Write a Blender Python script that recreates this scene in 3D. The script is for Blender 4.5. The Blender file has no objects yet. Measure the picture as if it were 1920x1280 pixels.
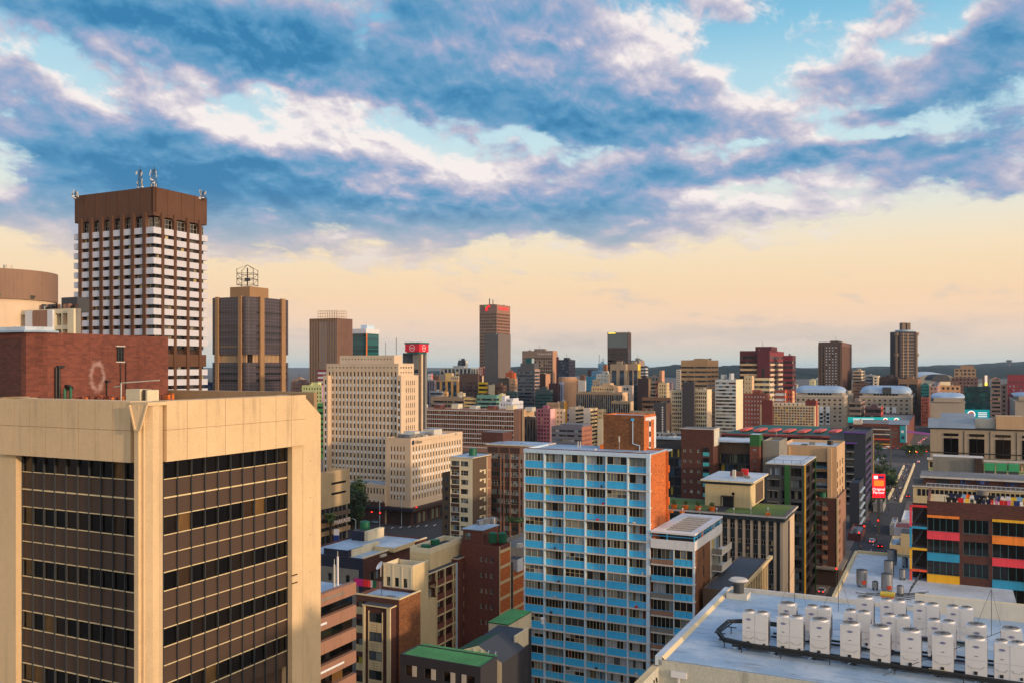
import bpy, math, random
from math import sin, cos, radians, atan, tan, pi
import numpy as np
random.seed(7)
SC = bpy.context.scene
COL = SC.collection
# ------------------------------------------------------------------ camera
# photograph 1920 x 1280: focal length 1680 px, eye level at row 686, eye 66 m above the streets
F, CX, HY, EYE = 1680.0, 960.0, 686.0, 66.0
cd = bpy.data.cameras.new('camera')
cam = bpy.data.objects.new('camera', cd)
COL.objects.link(cam)
cam.location = (0, 0, EYE)
cam.rotation_euler = (radians(90), 0, 0)
cd.sensor_width = 36.0
cd.lens = F / 1920 * 36.0
cd.shift_y = (HY - 640) / 1920
cd.clip_start = 0.5
cd.clip_end = 60000
SC.camera = cam
SC.view_settings.view_transform = 'Standard'
SC.view_settings.look = 'None'
SC.view_settings.exposure = 0.16
SC.view_settings.gamma = 1.0
# ------------------------------------------------------------------ colour helpers
def lin(c):
 c = c / 255.0
 return c / 12.92 if c <= 0.04045 else ((c + 0.055) / 1.055) ** 2.4
def rgb(r, g, b):
 return (lin(r), lin(g), lin(b), 1.0)
# ------------------------------------------------------------------ node helper
class NT:
 def __init__(s, tree):
  s.t = tree; s.n = tree.nodes; s.l = tree.links
 def new(s, ty, **kw):
  n = s.n.new(ty)
  for k, v in kw.items():
   setattr(n, k, v)
  return n
 def put(s, sock, v):
  if v is None: return
  if hasattr(v, 'is_output'): s.l.new(v, sock)
  else: sock.default_value = v
 def m(s, op, a, b=None, c=None, clamp=False):
  n = s.new('ShaderNodeMath', operation=op, use_clamp=clamp)
  s.put(n.inputs[0], a); s.put(n.inputs[1], b); s.put(n.inputs[2], c)
  return n.outputs[0]
 def mix(s, f, a, b, mode='MIX'):
  n = s.new('ShaderNodeMix', data_type='RGBA', blend_type=mode)
  s.put(n.inputs[0], f); s.put(n.inputs[6], a); s.put(n.inputs[7], b)
  return n.outputs[2]
 def ramp(s, f, stops, interp='LINEAR'):
  n = s.new('ShaderNodeValToRGB')
  cr = n.color_ramp; cr.interpolation = interp
  while len(cr.elements) < len(stops): cr.elements.new(0.5)
  for e, (p, c) in zip(cr.elements, stops):
   e.position = p
   e.color = c if len(c) == 4 else (*c, 1)
  s.put(n.inputs[0], f)
  return n.outputs[0]
 def noise(s, vec, scale, detail=4, rough=0.55, dist=0.0, dim='3D'):
  n = s.new('ShaderNodeTexNoise', noise_dimensions=dim)
  s.put(n.inputs['Vector'], vec)
  n.inputs['Scale'].default_value = scale
  n.inputs['Detail'].default_value = detail
  n.inputs['Roughness'].default_value = rough
  n.inputs['Distortion'].default_value = dist
  return n.outputs['Fac']
 def comb(s, x, y, z=0.0):
  n = s.new('ShaderNodeCombineXYZ')
  s.put(n.inputs[0], x); s.put(n.inputs[1], y); s.put(n.inputs[2], z)
  return n.outputs[0]
 def sstep(s, v, a, b):
  n = s.new('ShaderNodeMapRange', interpolation_type='SMOOTHSTEP')
  s.put(n.inputs[0], v)
  n.inputs[1].default_value = a; n.inputs[2].default_value = b
  n.inputs[3].default_value = 0; n.inputs[4].default_value = 1
  return n.outputs[0]
# ------------------------------------------------------------------ sun and sky
SUN_AZ, SUN_EL = 128.0, 9.0        # degrees; azimuth clockwise from the view direction
sl = bpy.data.lights.new('sun', 'SUN')
sl.energy = 2.5
sl.angle = radians(2.0)
sl.color = (1.0, 0.69, 0.43)
so = bpy.data.objects.new('sun', sl)
COL.objects.link(so)
so.rotation_euler = (radians(90 - SUN_EL), 0, radians(180 - SUN_AZ))
def make_world():
 w = bpy.data.worlds.new('World')
 SC.world = w
 w.use_nodes = True
 T = NT(w.node_tree); T.n.clear()
 tc = T.new('ShaderNodeTexCoord')
 sep = T.new('ShaderNodeSeparateXYZ')
 T.l.new(tc.outputs['Generated'], sep.inputs[0])
 X, Y, Z = sep.outputs
 el = T.m('ARCSINE', Z)
 az = T.m('ARCTAN2', X, Y)
 # a hand-drawn field of where cloud banks lie, as azimuth and height over the horizon (radians)
 def ang(px, py):
  a = atan((px - CX) / F)
  return a, atan((HY - py) / F * cos(a))
 warp = T.noise(T.comb(az, T.m('MULTIPLY', el, 1.9), 3.1), 9.0, 5, 0.55)
 warp2 = T.noise(T.comb(az, T.m('MULTIPLY', el, 1.9), 7.7), 9.0, 5, 0.55)
 azw = T.m('ADD', az, T.m('MULTIPLY', T.m('SUBTRACT', warp, 0.5), 0.16))
 elw = T.m('ADD', el, T.m('MULTIPLY', T.m('SUBTRACT', warp2, 0.5), 0.07))
 def blob(px, py, rx, ry, slope, wgt):
  a0, e0 = ang(px, py)
  da = T.m('SUBTRACT', azw, a0); de = T.m('SUBTRACT', elw, e0)
  de = T.m('ADD', de, T.m('MULTIPLY', da, slope))
  p = T.m('POWER', T.m('ABSOLUTE', T.m('MULTIPLY', da, F / rx)), 2.0)
  q = T.m('POWER', T.m('ABSOLUTE', T.m('MULTIPLY', de, F / ry)), 2.0)
  g = T.m('EXPONENT', T.m('MULTIPLY', T.m('ADD', p, q), -1.0))
  return T.m('MULTIPLY', g, wgt)
 def total(lst):
  r = None
  for b in lst:
   g = blob(*b)
   r = g if r is None else T.m('ADD', r, g)
  return r
 cover = T.m('MULTIPLY', total(CLOUDS), 0.80)
 dark = total(DARKS)
 # cloud texture; flattened towards the horizon
 st = T.m('DIVIDE', 1.0, T.m('ADD', T.m('MAXIMUM', el, 0.0), 0.13))
 def ctex(doff, scale, detail, rough, seed):
  e2 = T.m('ADD', el, doff)
  v = T.comb(T.m('ADD', T.m('MULTIPLY', az, 0.9), T.m('MULTIPLY', e2, 0.25)), T.m('MULTIPLY', T.m('LOGARITHM', T.m('ADD', T.m('MAXIMUM', e2, 0.0), 0.12), math.e), 0.55), seed)
  return T.noise(v, scale, detail, rough, 0.25)
 n1 = ctex(0.0, 10.0, 6, 0.52, 1.3)
 n2 = ctex(0.016, 10.0, 5, 0.50, 1.3)
 n3 = ctex(0.0, 27.0, 8, 0.60, 5.3)
 n3b = ctex(0.008, 27.0, 7, 0.58, 5.3)
 n0 = ctex(0.0, 5.5, 3, 0.5, 2.2)
 nn = T.m('ADD', T.m('ADD', T.m('MULTIPLY', n1, 0.48), T.m('MULTIPLY', n3, 0.44)), T.m('MULTIPLY', n0, 0.14))
 d0 = T.m('ADD', cover, T.m('MULTIPLY', T.m('SUBTRACT', nn, 0.53), 4.8))
 dens = T.sstep(d0, 0.14, 0.74)
 lit = T.m('ADD', T.m('MULTIPLY', T.m('SUBTRACT', n1, n2), 1.5), T.m('MULTIPLY', T.m('SUBTRACT', n3, n3b), 1.0))          # upper edges catch the light
 # clear sky colours by height
 g = T.ramp(T.m('MULTIPLY', T.m('MAXIMUM', el, 0.0), 2.0, clamp=True), [
  (0.0, rgb(190, 203, 206)), (0.020, rgb(216, 213, 202)), (0.05, rgb(230, 212, 196)), (0.08, rgb(240, 212, 190)), (0.11, rgb(247, 213, 182)), (0.15, rgb(249, 214, 176)), (0.20, rgb(248, 219, 180)),
  (0.25, rgb(246, 224, 190)), (0.30, rgb(238, 228, 206)), (0.36, rgb(222, 229, 222)), (0.44, rgb(206, 228, 231)), (0.50, rgb(194, 223, 232)), (0.62, rgb(172, 213, 230)), (0.72, rgb(130, 192, 222)), (1.0, rgb(60, 130, 190))])
 # sunset glow behind the camera, widened and boosted as fill for shaded faces
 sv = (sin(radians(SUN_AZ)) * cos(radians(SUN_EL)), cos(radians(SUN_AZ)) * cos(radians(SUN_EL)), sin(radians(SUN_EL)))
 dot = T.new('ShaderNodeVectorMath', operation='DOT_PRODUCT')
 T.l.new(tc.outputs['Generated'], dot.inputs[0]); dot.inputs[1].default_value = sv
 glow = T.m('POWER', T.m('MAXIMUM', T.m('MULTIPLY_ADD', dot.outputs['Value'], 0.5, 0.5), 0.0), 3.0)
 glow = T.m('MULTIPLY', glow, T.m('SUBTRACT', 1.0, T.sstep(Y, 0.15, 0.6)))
 nish = T.new('ShaderNodeTexSky', sky_type='NISHITA', sun_disc=False)
 nish.sun_elevation = radians(SUN_EL); nish.sun_rotation = radians(SUN_AZ)
 # cloud colours
 tone = T.m('ADD', T.m('MULTIPLY', T.m('SUBTRACT', ctex(0.0, 5.0, 5, 0.6, 9.0), 0.5), 1.1), T.m('MULTIPLY', dark, -0.40))
 tone = T.m('ADD', T.m('ADD', tone, lit), 0.74)
 thick = T.sstep(d0, 0.35, 1.5)
 tone = T.m('SUBTRACT', tone, T.m('MULTIPLY', thick, 0.40))
 tone = T.m('ADD', tone, T.m('MULTIPLY', T.m('SUBTRACT', n3, 0.5), 0.35), clamp=True)
 cc = T.ramp(tone, [(0.0, rgb(48, 122, 170)), (0.18, rgb(76, 142, 186)), (0.36, rgb(108, 156, 194)), (0.50, rgb(142, 164, 200)),
      (0.64, rgb(176, 178, 202)), (0.80, rgb(214, 206, 216)), (0.95, rgb(248, 238, 234))])
 # low clouds pale into the glow above the horizon
 lowf = T.sstep(el, 0.04, 0.19)
 cc = T.mix(lowf, rgb(208, 194, 186), cc)
 dens = T.m('MULTIPLY', dens, T.m('ADD', T.m('MULTIPLY', lowf, 0.45), 0.52))
 col = T.mix(dens, g, cc)
 bank = T.m('MULTIPLY', T.sstep(T.m('ADD', total(BANKS), T.m('MULTIPLY', T.m('SUBTRACT', n1, 0.5), 0.5)), 0.25, 0.8), 0.32)
 col = T.mix(bank, col, rgb(190, 186, 182))
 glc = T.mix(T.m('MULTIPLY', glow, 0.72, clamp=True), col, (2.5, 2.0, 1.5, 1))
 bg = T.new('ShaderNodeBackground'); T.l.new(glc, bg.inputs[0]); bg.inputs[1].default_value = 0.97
 bg2 = T.new('ShaderNodeBackground'); T.l.new(nish.outputs[0], bg2.inputs[0]); bg2.inputs[1].default_value = 0.05
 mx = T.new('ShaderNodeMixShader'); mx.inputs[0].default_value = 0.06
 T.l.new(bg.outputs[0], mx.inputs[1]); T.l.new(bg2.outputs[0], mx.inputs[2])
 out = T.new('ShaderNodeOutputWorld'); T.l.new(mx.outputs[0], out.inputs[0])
# (px, py, rx, ry, slope, weight) of the cloud banks, converted to sky angles above
CLOUDS = [
 (640, 130, 430, 75, 0.22, 1.1), (1040, 90, 330, 120, 0.05, 1.15), (330, 270, 500, 85, 0.18, 1.15), (800, 350, 430, 75, 0.10, 0.95),
 (250, 390, 420, 55, -0.05, 0.75), (1720, 150, 290, 62, -0.28, 1.2), (1230, 230, 190, 55, 0.0, 0.95), (1300, 325, 170, 24, -0.03, 1.25),
 (1350, 392, 420, 42, 0.0, 0.66), (1080, 432, 330, 34, 0.0, 0.66), (600, 470, 320, 30, 0.0, 0.62), (1850, 285, 130, 34, 0.0, 0.75),
 (150, 25, 300, 40, 0.12, 0.95), (860, 30, 300, 60, 0.0, 0.6), (1870, 60, 160, 60, 0.0, 0.6), (1610, 285, 150, 18, 0.0, 1.2), (1500, 300, 400, 60, 0, 0.12),
 (1600, 25, 260, 30, 0, 0.3), (80, 480, 200, 30, 0, 0.3), (1000, 300, 90, 30, 0, 0.5), (400, 60, 300, 60, 0.1, 0.5), (1870, 230, 140, 40, 0.2, 0.6),
 (50, 112, 120, 16, 0.2, -0.45), (310, 150, 260, 14, 0.32, -0.28), (700, 208, 330, 11, 0.12, -0.3), (120, 330, 300, 80, 0.0, 0.6), (100, 415, 330, 30, 0.0, 0.5), (1740, 325, 260, 28, 0.1, 0.65), (1250, 470, 300, 22, 0, 0.35), (1150, 175, 260, 60, 0, 0.5), (1400, 210, 120, 50, 0, 0.45), (60, 70, 260, 30, 0.1, 0.35), (480, 120, 200, 50, 0.25, 0.4), (1020, 262, 110, 20, 0.0, -0.55), (1395, 130, 40, 60, 0.0, -0.35),
 (1480, 50, 110, 36, -0.3, -0.5), (1060, 330, 60, 20, 0, -0.3), (1420, 258, 300, 20, 0, -0.6), (740, 20, 40, 60, 0, -0.3), (1610, 185, 90, 14, -0.2, -0.6), (1500, 480, 500, 40, 0, -0.5)]
DARKS = [
 (600, 110, 420, 80, 0.22, 0.7), (180, 340, 300, 70, 0.0, 0.45), (620, 400, 350, 40, 0.0, 0.5), (1780, 200, 260, 50, -0.2, 0.8), (1150, 230, 200, 60, 0, 0.6),
 (150, 20, 260, 40, 0.1, 0.7), (700, 240, 200, 40, 0.2, -0.7), (1150, 80, 200, 70, 0, -0.45), (1640, 80, 260, 35, -0.2, -0.7), (1350, 300, 200, 20, 0, -0.5),
 (420, 240, 300, 30, 0.2, -0.9), (860, 330, 160, 30, 0.1, -0.8), (1230, 130, 110, 40, 0, -0.6), (250, 300, 260, 40, 0, 0.5), (1320, 390, 300, 50, 0, -0.3)]
BANKS = [(1500, 628, 420, 24, -0.02, 1.0), (700, 640, 600, 22, 0.0, 0.3)]
make_world()
# ------------------------------------------------------------------ materials
MATS = {}
def mat(name, col, rough=0.85, var=0.18, stain=0.0, metal=0.0, kind='plain', fine=0.0, col2=None, emit=None, spec=0.5):
 """procedural surface: base colour, blotches, fine grain, rain streaks; 'brick' adds courses, 'sheet' adds ribs"""
 if name in MATS: return MATS[name]
 m = bpy.data.materials.new(name); MATS[name] = m
 m.use_nodes = True
 T = NT(m.node_tree)
 bs = T.n['Principled BSDF']
 bs.inputs['Roughness'].default_value = rough
 bs.inputs['Metallic'].default_value = metal
 bs.inputs['Specular IOR Level'].default_value = spec
 c = rgb(*col)
 if emit:
  bs.inputs['Emission Color'].default_value = c; bs.inputs['Emission Strength'].default_value = emit
  bs.inputs['Base Color'].default_value = c
  return m
 uv = T.new('ShaderNodeUVMap').outputs[0]
 ob = T.new('ShaderNodeTexCoord').outputs['Object']
 out = c
 if kind == 'brick':
  b = T.new('ShaderNodeTexBrick')
  T.l.new(uv, b.inputs['Vector'])
  b.inputs['Scale'].default_value = 1.0
  b.inputs['Brick Width'].default_value = 0.46; b.inputs['Row Height'].default_value = 0.17
  b.inputs['Mortar Size'].default_value = 0.018; b.inputs['Bias'].default_value = -0.1
  b.inputs['Color1'].default_value = c
  b.inputs['Color2'].default_value = rgb(*(col2 or [int(x * 0.7) for x in col]))
  b.inputs['Mortar'].default_value = rgb(*[int(x * 0.62 + 24) for x in col])
  out = b.outputs[0]
 elif kind == 'ribs':
  w = T.new('ShaderNodeTexWave', bands_direction='X'); T.l.new(uv, w.inputs['Vector'])
  w.inputs['Scale'].default_value = 1.6; w.inputs['Distortion'].default_value = 0
  out = T.mix(w.outputs[1], rgb(*[int(x * 0.78) for x in col]), c)
 elif kind in ('panel', 'grid'):
  b = T.new('ShaderNodeTexBrick'); T.l.new(uv, b.inputs['Vector'])
  b.offset = 0.0
  b.inputs['Scale'].default_value = 1.0
  b.inputs['Brick Width'].default_value = 1.5 if kind == 'panel' else 1.9; b.inputs['Row Height'].default_value = 3.0 if kind == 'panel' else 1.72
  b.inputs['Mortar Size'].default_value = 0.02 if kind == 'panel' else .12
  b.inputs['Color1'].default_value = c; b.inputs['Color2'].default_value = rgb(*[int(x * 0.95) for x in col])
  b.inputs['Mortar'].default_value = rgb(*[int(x * (0.7 if kind == 'panel' else 1.7)) for x in col])
  out = b.outputs[0]
 big = T.noise(ob, 0.13, 5, 0.6)
 f = T.m('MULTIPLY_ADD', T.m('SUBTRACT', big, 0.5), 2.2 * var * 2, 1.0)
 med = T.noise(ob, 1.7, 4, 0.6)
 f = T.m('MULTIPLY', f, T.m('MULTIPLY_ADD', T.m('SUBTRACT', med, 0.5), var * 2.0, 1.0))
 if fine:
  fn = T.noise(ob, 9.0, 3, 0.7)
  f = T.m('MULTIPLY', f, T.m('MULTIPLY_ADD', T.m('SUBTRACT', fn, 0.5), fine * 3.0, 1.0))
 if stain:
  mp = T.new('ShaderNodeMapping'); T.l.new(uv, mp.inputs[0]); mp.inputs[3].default_value = (1.3, 0.10, 1)
  sn = T.noise(mp.outputs[0], 1.0, 5, 0.7)
  f = T.m('MULTIPLY', f, T.m('SUBTRACT', 1.0, T.m('MULTIPLY', T.sstep(sn, 0.5, 0.75), stain)))
 g = T.comb(f, f, f)
 out = T.mix(1.0, out, g, 'MULTIPLY')
 T.put(bs.inputs['Base Color'], out)
 return m
def glass(name, stops, rough=0.12, spec=0.7, many=False):
 """window panes: each pane picks what stands behind it (dark room, curtain, blind, lamp)"""
 if name in MATS: return MATS[name]
 if not many: glass(name + '_m', stops, rough, spec, True)
 m = bpy.data.materials.new(name); MATS[name] = m
 m.use_nodes = True
 T = NT(m.node_tree); bs = T.n['Principled BSDF']
 g = T.new('ShaderNodeNewGeometry'); oi = T.new('ShaderNodeObjectInfo')
 if many: val = g.outputs['Random Per Island']
 else: val = T.m('FRACT', T.m('MULTIPLY_ADD', g.outputs['Random Per Island'], 0.26, T.m('MULTIPLY', oi.outputs['Random'], 7.31)))
 c = T.ramp(val, [(p, rgb(*q)) for p, q in stops], 'CONSTANT')
 ob = T.new('ShaderNodeTexCoord').outputs['Object']
 mp = T.new('ShaderNodeMapping'); T.l.new(ob, mp.inputs[0]); mp.inputs[3].default_value = (6.0, 6.0, 0.8)
 fold = T.noise(mp.outputs[0], 1.0, 3, 0.6)
 c = T.mix(1.0, c, T.comb(*[T.m('MULTIPLY_ADD', fold, 1.2, 0.4)] * 3), 'MULTIPLY')
 T.put(bs.inputs['Base Color'], c)
 bs.inputs['Roughness'].default_value = rough
 bs.inputs['Specular IOR Level'].default_value = spec
 return m
# real-world base colours (given as sRGB triples)
mat('beige_stone', (208, 180, 140), 0.9, 0.10, 0.22, fine=0.13)
mat('beige_stone_dark', (150, 124, 92), 0.9, 0.10, 0.2, fine=0.1)
mat('bronze_panel', (72, 54, 43), 0.6, 0.10, fine=0.22)
mat('black_steel', (26, 28, 30), 0.5, 0.1)
mat('dark_metal', (52, 56, 60), 0.5, 0.1)
mat('cream_line', (214, 194, 150), 0.6, 0.12)
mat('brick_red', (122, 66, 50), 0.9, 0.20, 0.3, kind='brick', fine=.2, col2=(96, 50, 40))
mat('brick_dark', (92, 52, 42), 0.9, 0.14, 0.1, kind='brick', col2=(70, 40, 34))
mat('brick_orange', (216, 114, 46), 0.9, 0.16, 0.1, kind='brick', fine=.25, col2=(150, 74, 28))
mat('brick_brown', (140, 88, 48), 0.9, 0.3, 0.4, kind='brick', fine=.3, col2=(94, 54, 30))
mat('brown_concrete', (92, 62, 44), 0.9, 0.10, 0.30, fine=0.05)
mat('white_panel', (216, 216, 226), 0.5, 0.05, 0.1, kind='ribs')
mat('white_paint', (212, 212, 214), 0.6, 0.08, 0.2)
mat('off_white', (196, 190, 176), 0.7, 0.12, 0.3)
mat('blue_paint', (62, 178, 232), 0.55, 0.12, 0.28)
mat('pale_frame', (190, 212, 228), 0.6, 0.08, 0.2)
mat('slab_edge', (200, 192, 182), 0.8, 0.14, 0.35)
mat('tan_concrete', (190, 158, 122), 0.9, 0.08, 0.15, fine=0.04)
mat('tan_light', (208, 184, 156), 0.9, 0.07, 0.12)
mat('cream_wall', (206, 184, 140), 0.9, 0.12, 0.3)
mat('cream_pale', (214, 200, 168), 0.9, 0.10, 0.3)
mat('brown_wall', (92, 76, 62), 0.9, 0.12, 0.2)
mat('brown_dark', (62, 46, 40), 0.9, 0.12, 0.2)
mat('pink_brown', (150, 112, 92), 0.9, 0.12, 0.3)
mat('grey_wall', (128, 124, 116), 0.9, 0.12, 0.3)
mat('grey_dark', (66, 68, 72), 0.85, 0.12, 0.15)
mat('slate', (46, 52, 62), 0.8, 0.12, 0.1)
mat('navy_wall', (30, 38, 58), 0.8, 0.15, 0.15)
mat('charcoal', (50, 50, 56), 0.85, 0.1, 0.1)
mat('roof_grey', (112, 112, 112), 0.9, 0.34, .25, fine=0.12)
mat('roof_dark', (62, 64, 70), 0.9, 0.34, .2, fine=0.12)
mat('roof_blue', (150, 172, 192), 0.55, 0.26, .25, fine=0.10)
mat('roof_white', (186, 196, 204), 0.6, 0.26, .25, fine=0.10)
mat('roof_green', (74, 142, 80), 0.85, 0.34, .3, fine=0.4)
mat('roof_deepgreen', (26, 82, 50), 0.8, 0.2, kind='ribs')
mat('roof_charcoal', (64, 70, 82), 0.7, 0.08, kind='ribs')
mat('roof_metal', (150, 160, 166), 0.45, 0.12, kind='ribs')
mat('tank_green', (10, 92, 62), 0.5, 0.08)
mat('red_paint', (196, 40, 36), 0.5, 0.06)
mat('teal_glass', (14, 92, 96), 0.2, 0.12)
mat('orange_paint', (226, 112, 30), 0.5, 0.06)
mat('steel', (150, 152, 154), 0.35, 0.1, metal=0.7)
glass('glass_black', [(0, (10, 9, 10)), (0.55, (18, 15, 14)), (0.78, (34, 27, 23)), (0.9, (56, 42, 30)), (.97, (104, 78, 46))], 0.06, 0.6)
glass('glass_dark', [(0, (22, 24, 30)), (0.35, (34, 36, 42)), (0.6, (52, 50, 50)), (0.78, (78, 74, 66)), (0.9, (128, 122, 104)), (.97, (176, 160, 110))], 0.15, 0.5)
glass('glass_home', [(0, (20, 22, 24)), (0.14, (60, 62, 62)), (0.24, (112, 118, 118)), (0.36, (34, 34, 36)), (0.44, (134, 134, 122)), (0.54, (76, 82, 88)), (0.64, (150, 156, 164)), (0.74, (28, 28, 30)), (0.82, (98, 92, 80)), (0.89, (128, 146, 158)), (0.95, (90, 40, 38)), (0.965, (70, 104, 128)), (0.99, (176, 158, 60))], 0.3, 0.4)
glass('glass_office', [(0, (26, 28, 34)), (0.5, (40, 42, 48)), (0.75, (60, 66, 60)), (0.90, (112, 112, 84)), (0.97, (170, 150, 40))], 0.15, 0.5)
glass('glass_blue', [(0, (22, 34, 54)), (0.4, (34, 50, 70)), (0.7, (48, 72, 92)), (0.9, (90, 110, 124))], 0.12, 0.7)
glass('glass_teal', [(0, (8, 50, 54)), (0.4, (14, 66, 68)), (0.8, (20, 84, 84))], 0.12, 0.7)
glass('glass_lit', [(0, (40, 44, 48)), (0.4, (110, 116, 96)), (0.6, (70, 96, 120)), (0.8, (196, 170, 70)), (0.9, (60, 60, 56))], 0.2, 0.5)
mat('lamp_red', (255, 36, 16), emit=6.0)
mat('lamp_amber', (255, 170, 60), emit=5.0)
mat('lamp_white', (255, 236, 200), emit=4.0)
# ------------------------------------------------------------------ mesh builder
class MB:
 def __init__(s):
  s.v = []; s.f = []; s.m = []; s.mats = []
 def mi(s, name):
  if name not in s.mats: s.mats.append(name)
  return s.mats.index(name)
 def face(s, pts, m):
  k = len(s.v); s.v += pts; s.f.append(tuple(range(k, k + len(pts)))); s.m.append(s.mi(m))
 def box(s, x0, x1, y0, y1, z0, z1, m, top=None, bottom=True):
  t = top or m
  s.face([(x0, y0, z0), (x1, y0, z0), (x1, y0, z1), (x0, y0, z1)], m)
  s.face([(x1, y0, z0), (x1, y1, z0), (x1, y1, z1), (x1, y0, z1)], m)
  s.face([(x1, y1, z0), (x0, y1, z0), (x0, y1, z1), (x1, y1, z1)], m)
  s.face([(x0, y1, z0), (x0, y0, z0), (x0, y0, z1), (x0, y1, z1)], m)
  s.face([(x0, y0, z1), (x1, y0, z1), (x1, y1, z1), (x0, y1, z1)], t)
  if bottom: s.face([(x0, y1, z0), (x1, y1, z0), (x1, y0, z0), (x0, y0, z0)], m)
  return s
 def prism(s, poly, z0, z1, m, top=None, bot=True):
  n = len(poly)
  for i in range(n):
   a, b = poly[i], poly[(i + 1) % n]
   s.face([(a[0], a[1], z0), (b[0], b[1], z0), (b[0], b[1], z1), (a[0], a[1], z1)], m)
  s.face([(p[0], p[1], z1) for p in poly], top or m)
  if bot: s.face([(p[0], p[1], z0) for p in reversed(poly)], m)
  return s
 def cyl(s, x, y, z0, z1, r, m, n=14, r1=None, top=None):
  r1 = r if r1 is None else r1
  a = [(x + r * cos(2 * pi * i / n), y + r * sin(2 * pi * i / n), z0) for i in range(n)]
  b = [(x + r1 * cos(2 * pi * i / n), y + r1 * sin(2 * pi * i / n), z1) for i in range(n)]
  for i in range(n):
   j = (i + 1) % n
   s.face([a[i], a[j], b[j], b[i]], m)
  s.face(b, top or m); s.face(a[::-1], m)
  return s
 def bar(s, p, q, w, m):
  """a square bar between two points"""
  px, py, pz = p; qx, qy, qz = q
  d = np.array([qx - px, qy - py, qz - pz], float); L = np.linalg.norm(d)
  if L < 1e-6: return s
  d /= L
  up = np.array([0, 0, 1.0]) if abs(d[2]) < 0.9 else np.array([1.0, 0, 0])
  a = np.cross(d, up); a /= np.linalg.norm(a); b = np.cross(a, d)
  h = w / 2; P = np.array(p, float); Q = np.array(q, float)
  c = [-a * h - b * h, a * h - b * h, a * h + b * h, -a * h + b * h]
  A = [tuple(P + k) for k in c]; Bq = [tuple(Q + k) for k in c]
  for i in range(4):
   j = (i + 1) % 4
   s.face([A[j], A[i], Bq[i], Bq[j]], m)
  s.face(A, m); s.face(Bq[::-1], m)
  return s
 def mesh(s, name):
  me = bpy.data.meshes.new(name)
  me.from_pydata(s.v, [], s.f)
  for mm in s.mats: me.materials.append(MATS[mm])
  me.polygons.foreach_set('material_index', s.m)
  uvl = me.uv_layers.new(name='UVMap')
  uv = np.zeros((len(s.v), 2))
  i = 0
  for f in s.f:
   a, b, c = s.v[f[0]], s.v[f[1]], s.v[f[2]]
   ux, uy, uz = b[0] - a[0], b[1] - a[1], b[2] - a[2]
   vx, vy, vz = c[0] - a[0], c[1] - a[1], c[2] - a[2]
   nx = abs(uy * vz - uz * vy); ny = abs(uz * vx - ux * vz); nz = abs(ux * vy - uy * vx)
   for k in f:
    p = s.v[k]
    if nz > nx and nz > ny: uv[i] = (p[0], p[1])
    elif nx > ny: uv[i] = (p[1], p[2])
    else: uv[i] = (p[0], p[2])
    i += 1
  uvl.data.foreach_set('uv', uv.ravel())
  me.update()
  return me
 def build(s, name, parent=None, label=None, kind=None):
  if not s.f: return None
  o = bpy.data.objects.new(name, s.mesh(name)); COL.objects.link(o)
  if parent: o.parent = parent
  if label: o['label'] = label
  if kind: o['kind'] = kind
  return o
def tag(o, label, cat, group=None, kind=None):
 if label: o['label'] = label
 if cat: o['category'] = cat
 if group: o['group'] = group
 if kind: o['kind'] = kind
 return o
def empty(name, loc, rz=0.0):
 o = bpy.data.objects.new(name, None); COL.objects.link(o)
 o.location = loc; o.rotation_euler = (0, 0, rz); o.empty_display_size = 0.5
 return o
def inst(src, parent, loc, rz=0.0, name=None):
 o = src.copy(); COL.objects.link(o); o.parent = parent
 o.location = loc; o.rotation_euler = (0, 0, rz)
 if name: o.name = name
 return o
def copy_tree(src, loc, rz=None):
 o = src.copy(); COL.objects.link(o); o.location = loc
 if rz is not None: o.rotation_euler = (0, 0, rz)
 for ch in CH.get(src.name, []):
  c = ch.copy(); COL.objects.link(c); c.parent = o
  for g in CH.get(ch.name, []):
   d = g.copy(); COL.objects.link(d); d.parent = c
 return o
CH = {}
def note(src):
 """remember a prototype's parts so that copy_tree can copy them"""
 kids = [o for o in COL.objects if o.parent == src]
 CH[src.name] = kids
 for k in kids: CH[k.name] = [o for o in COL.objects if o.parent == k]
YAW = radians(26.0)
def world(x, D):                     # pixel column and depth -> ground point
 return ((x - CX) / F * D, D)
def zat(y, D):                       # pixel row and depth -> height
 return EYE - (y - HY) / F * D
def solve(xc, D, xl, xr, yaw=YAW):
 """corner of a building and the widths of its two faces, from the pixel columns of its edges"""
 X, Y = world(xc, D)
 u = (cos(yaw), -sin(yaw)); v = (sin(yaw), cos(yaw))
 kl = (xl - CX) / F; kr = (xr - CX) / F
 wl = (X - kl * Y) / (u[0] - kl * u[1])
 den = (v[0] - kr * v[1])
 wr = (kr * Y - X) / den if abs(den) > 1e-6 else 12.0
 return X, Y, wl, wr
def loc_uv(root_xy, yaw, px, D):     # pixel+depth -> local coordinates in a building frame
 X, Y = world(px, D)
 dx, dy = X - root_xy[0], Y - root_xy[1]
 return dx * cos(yaw) - dy * sin(yaw), dx * sin(yaw) + dy * cos(yaw)
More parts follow.
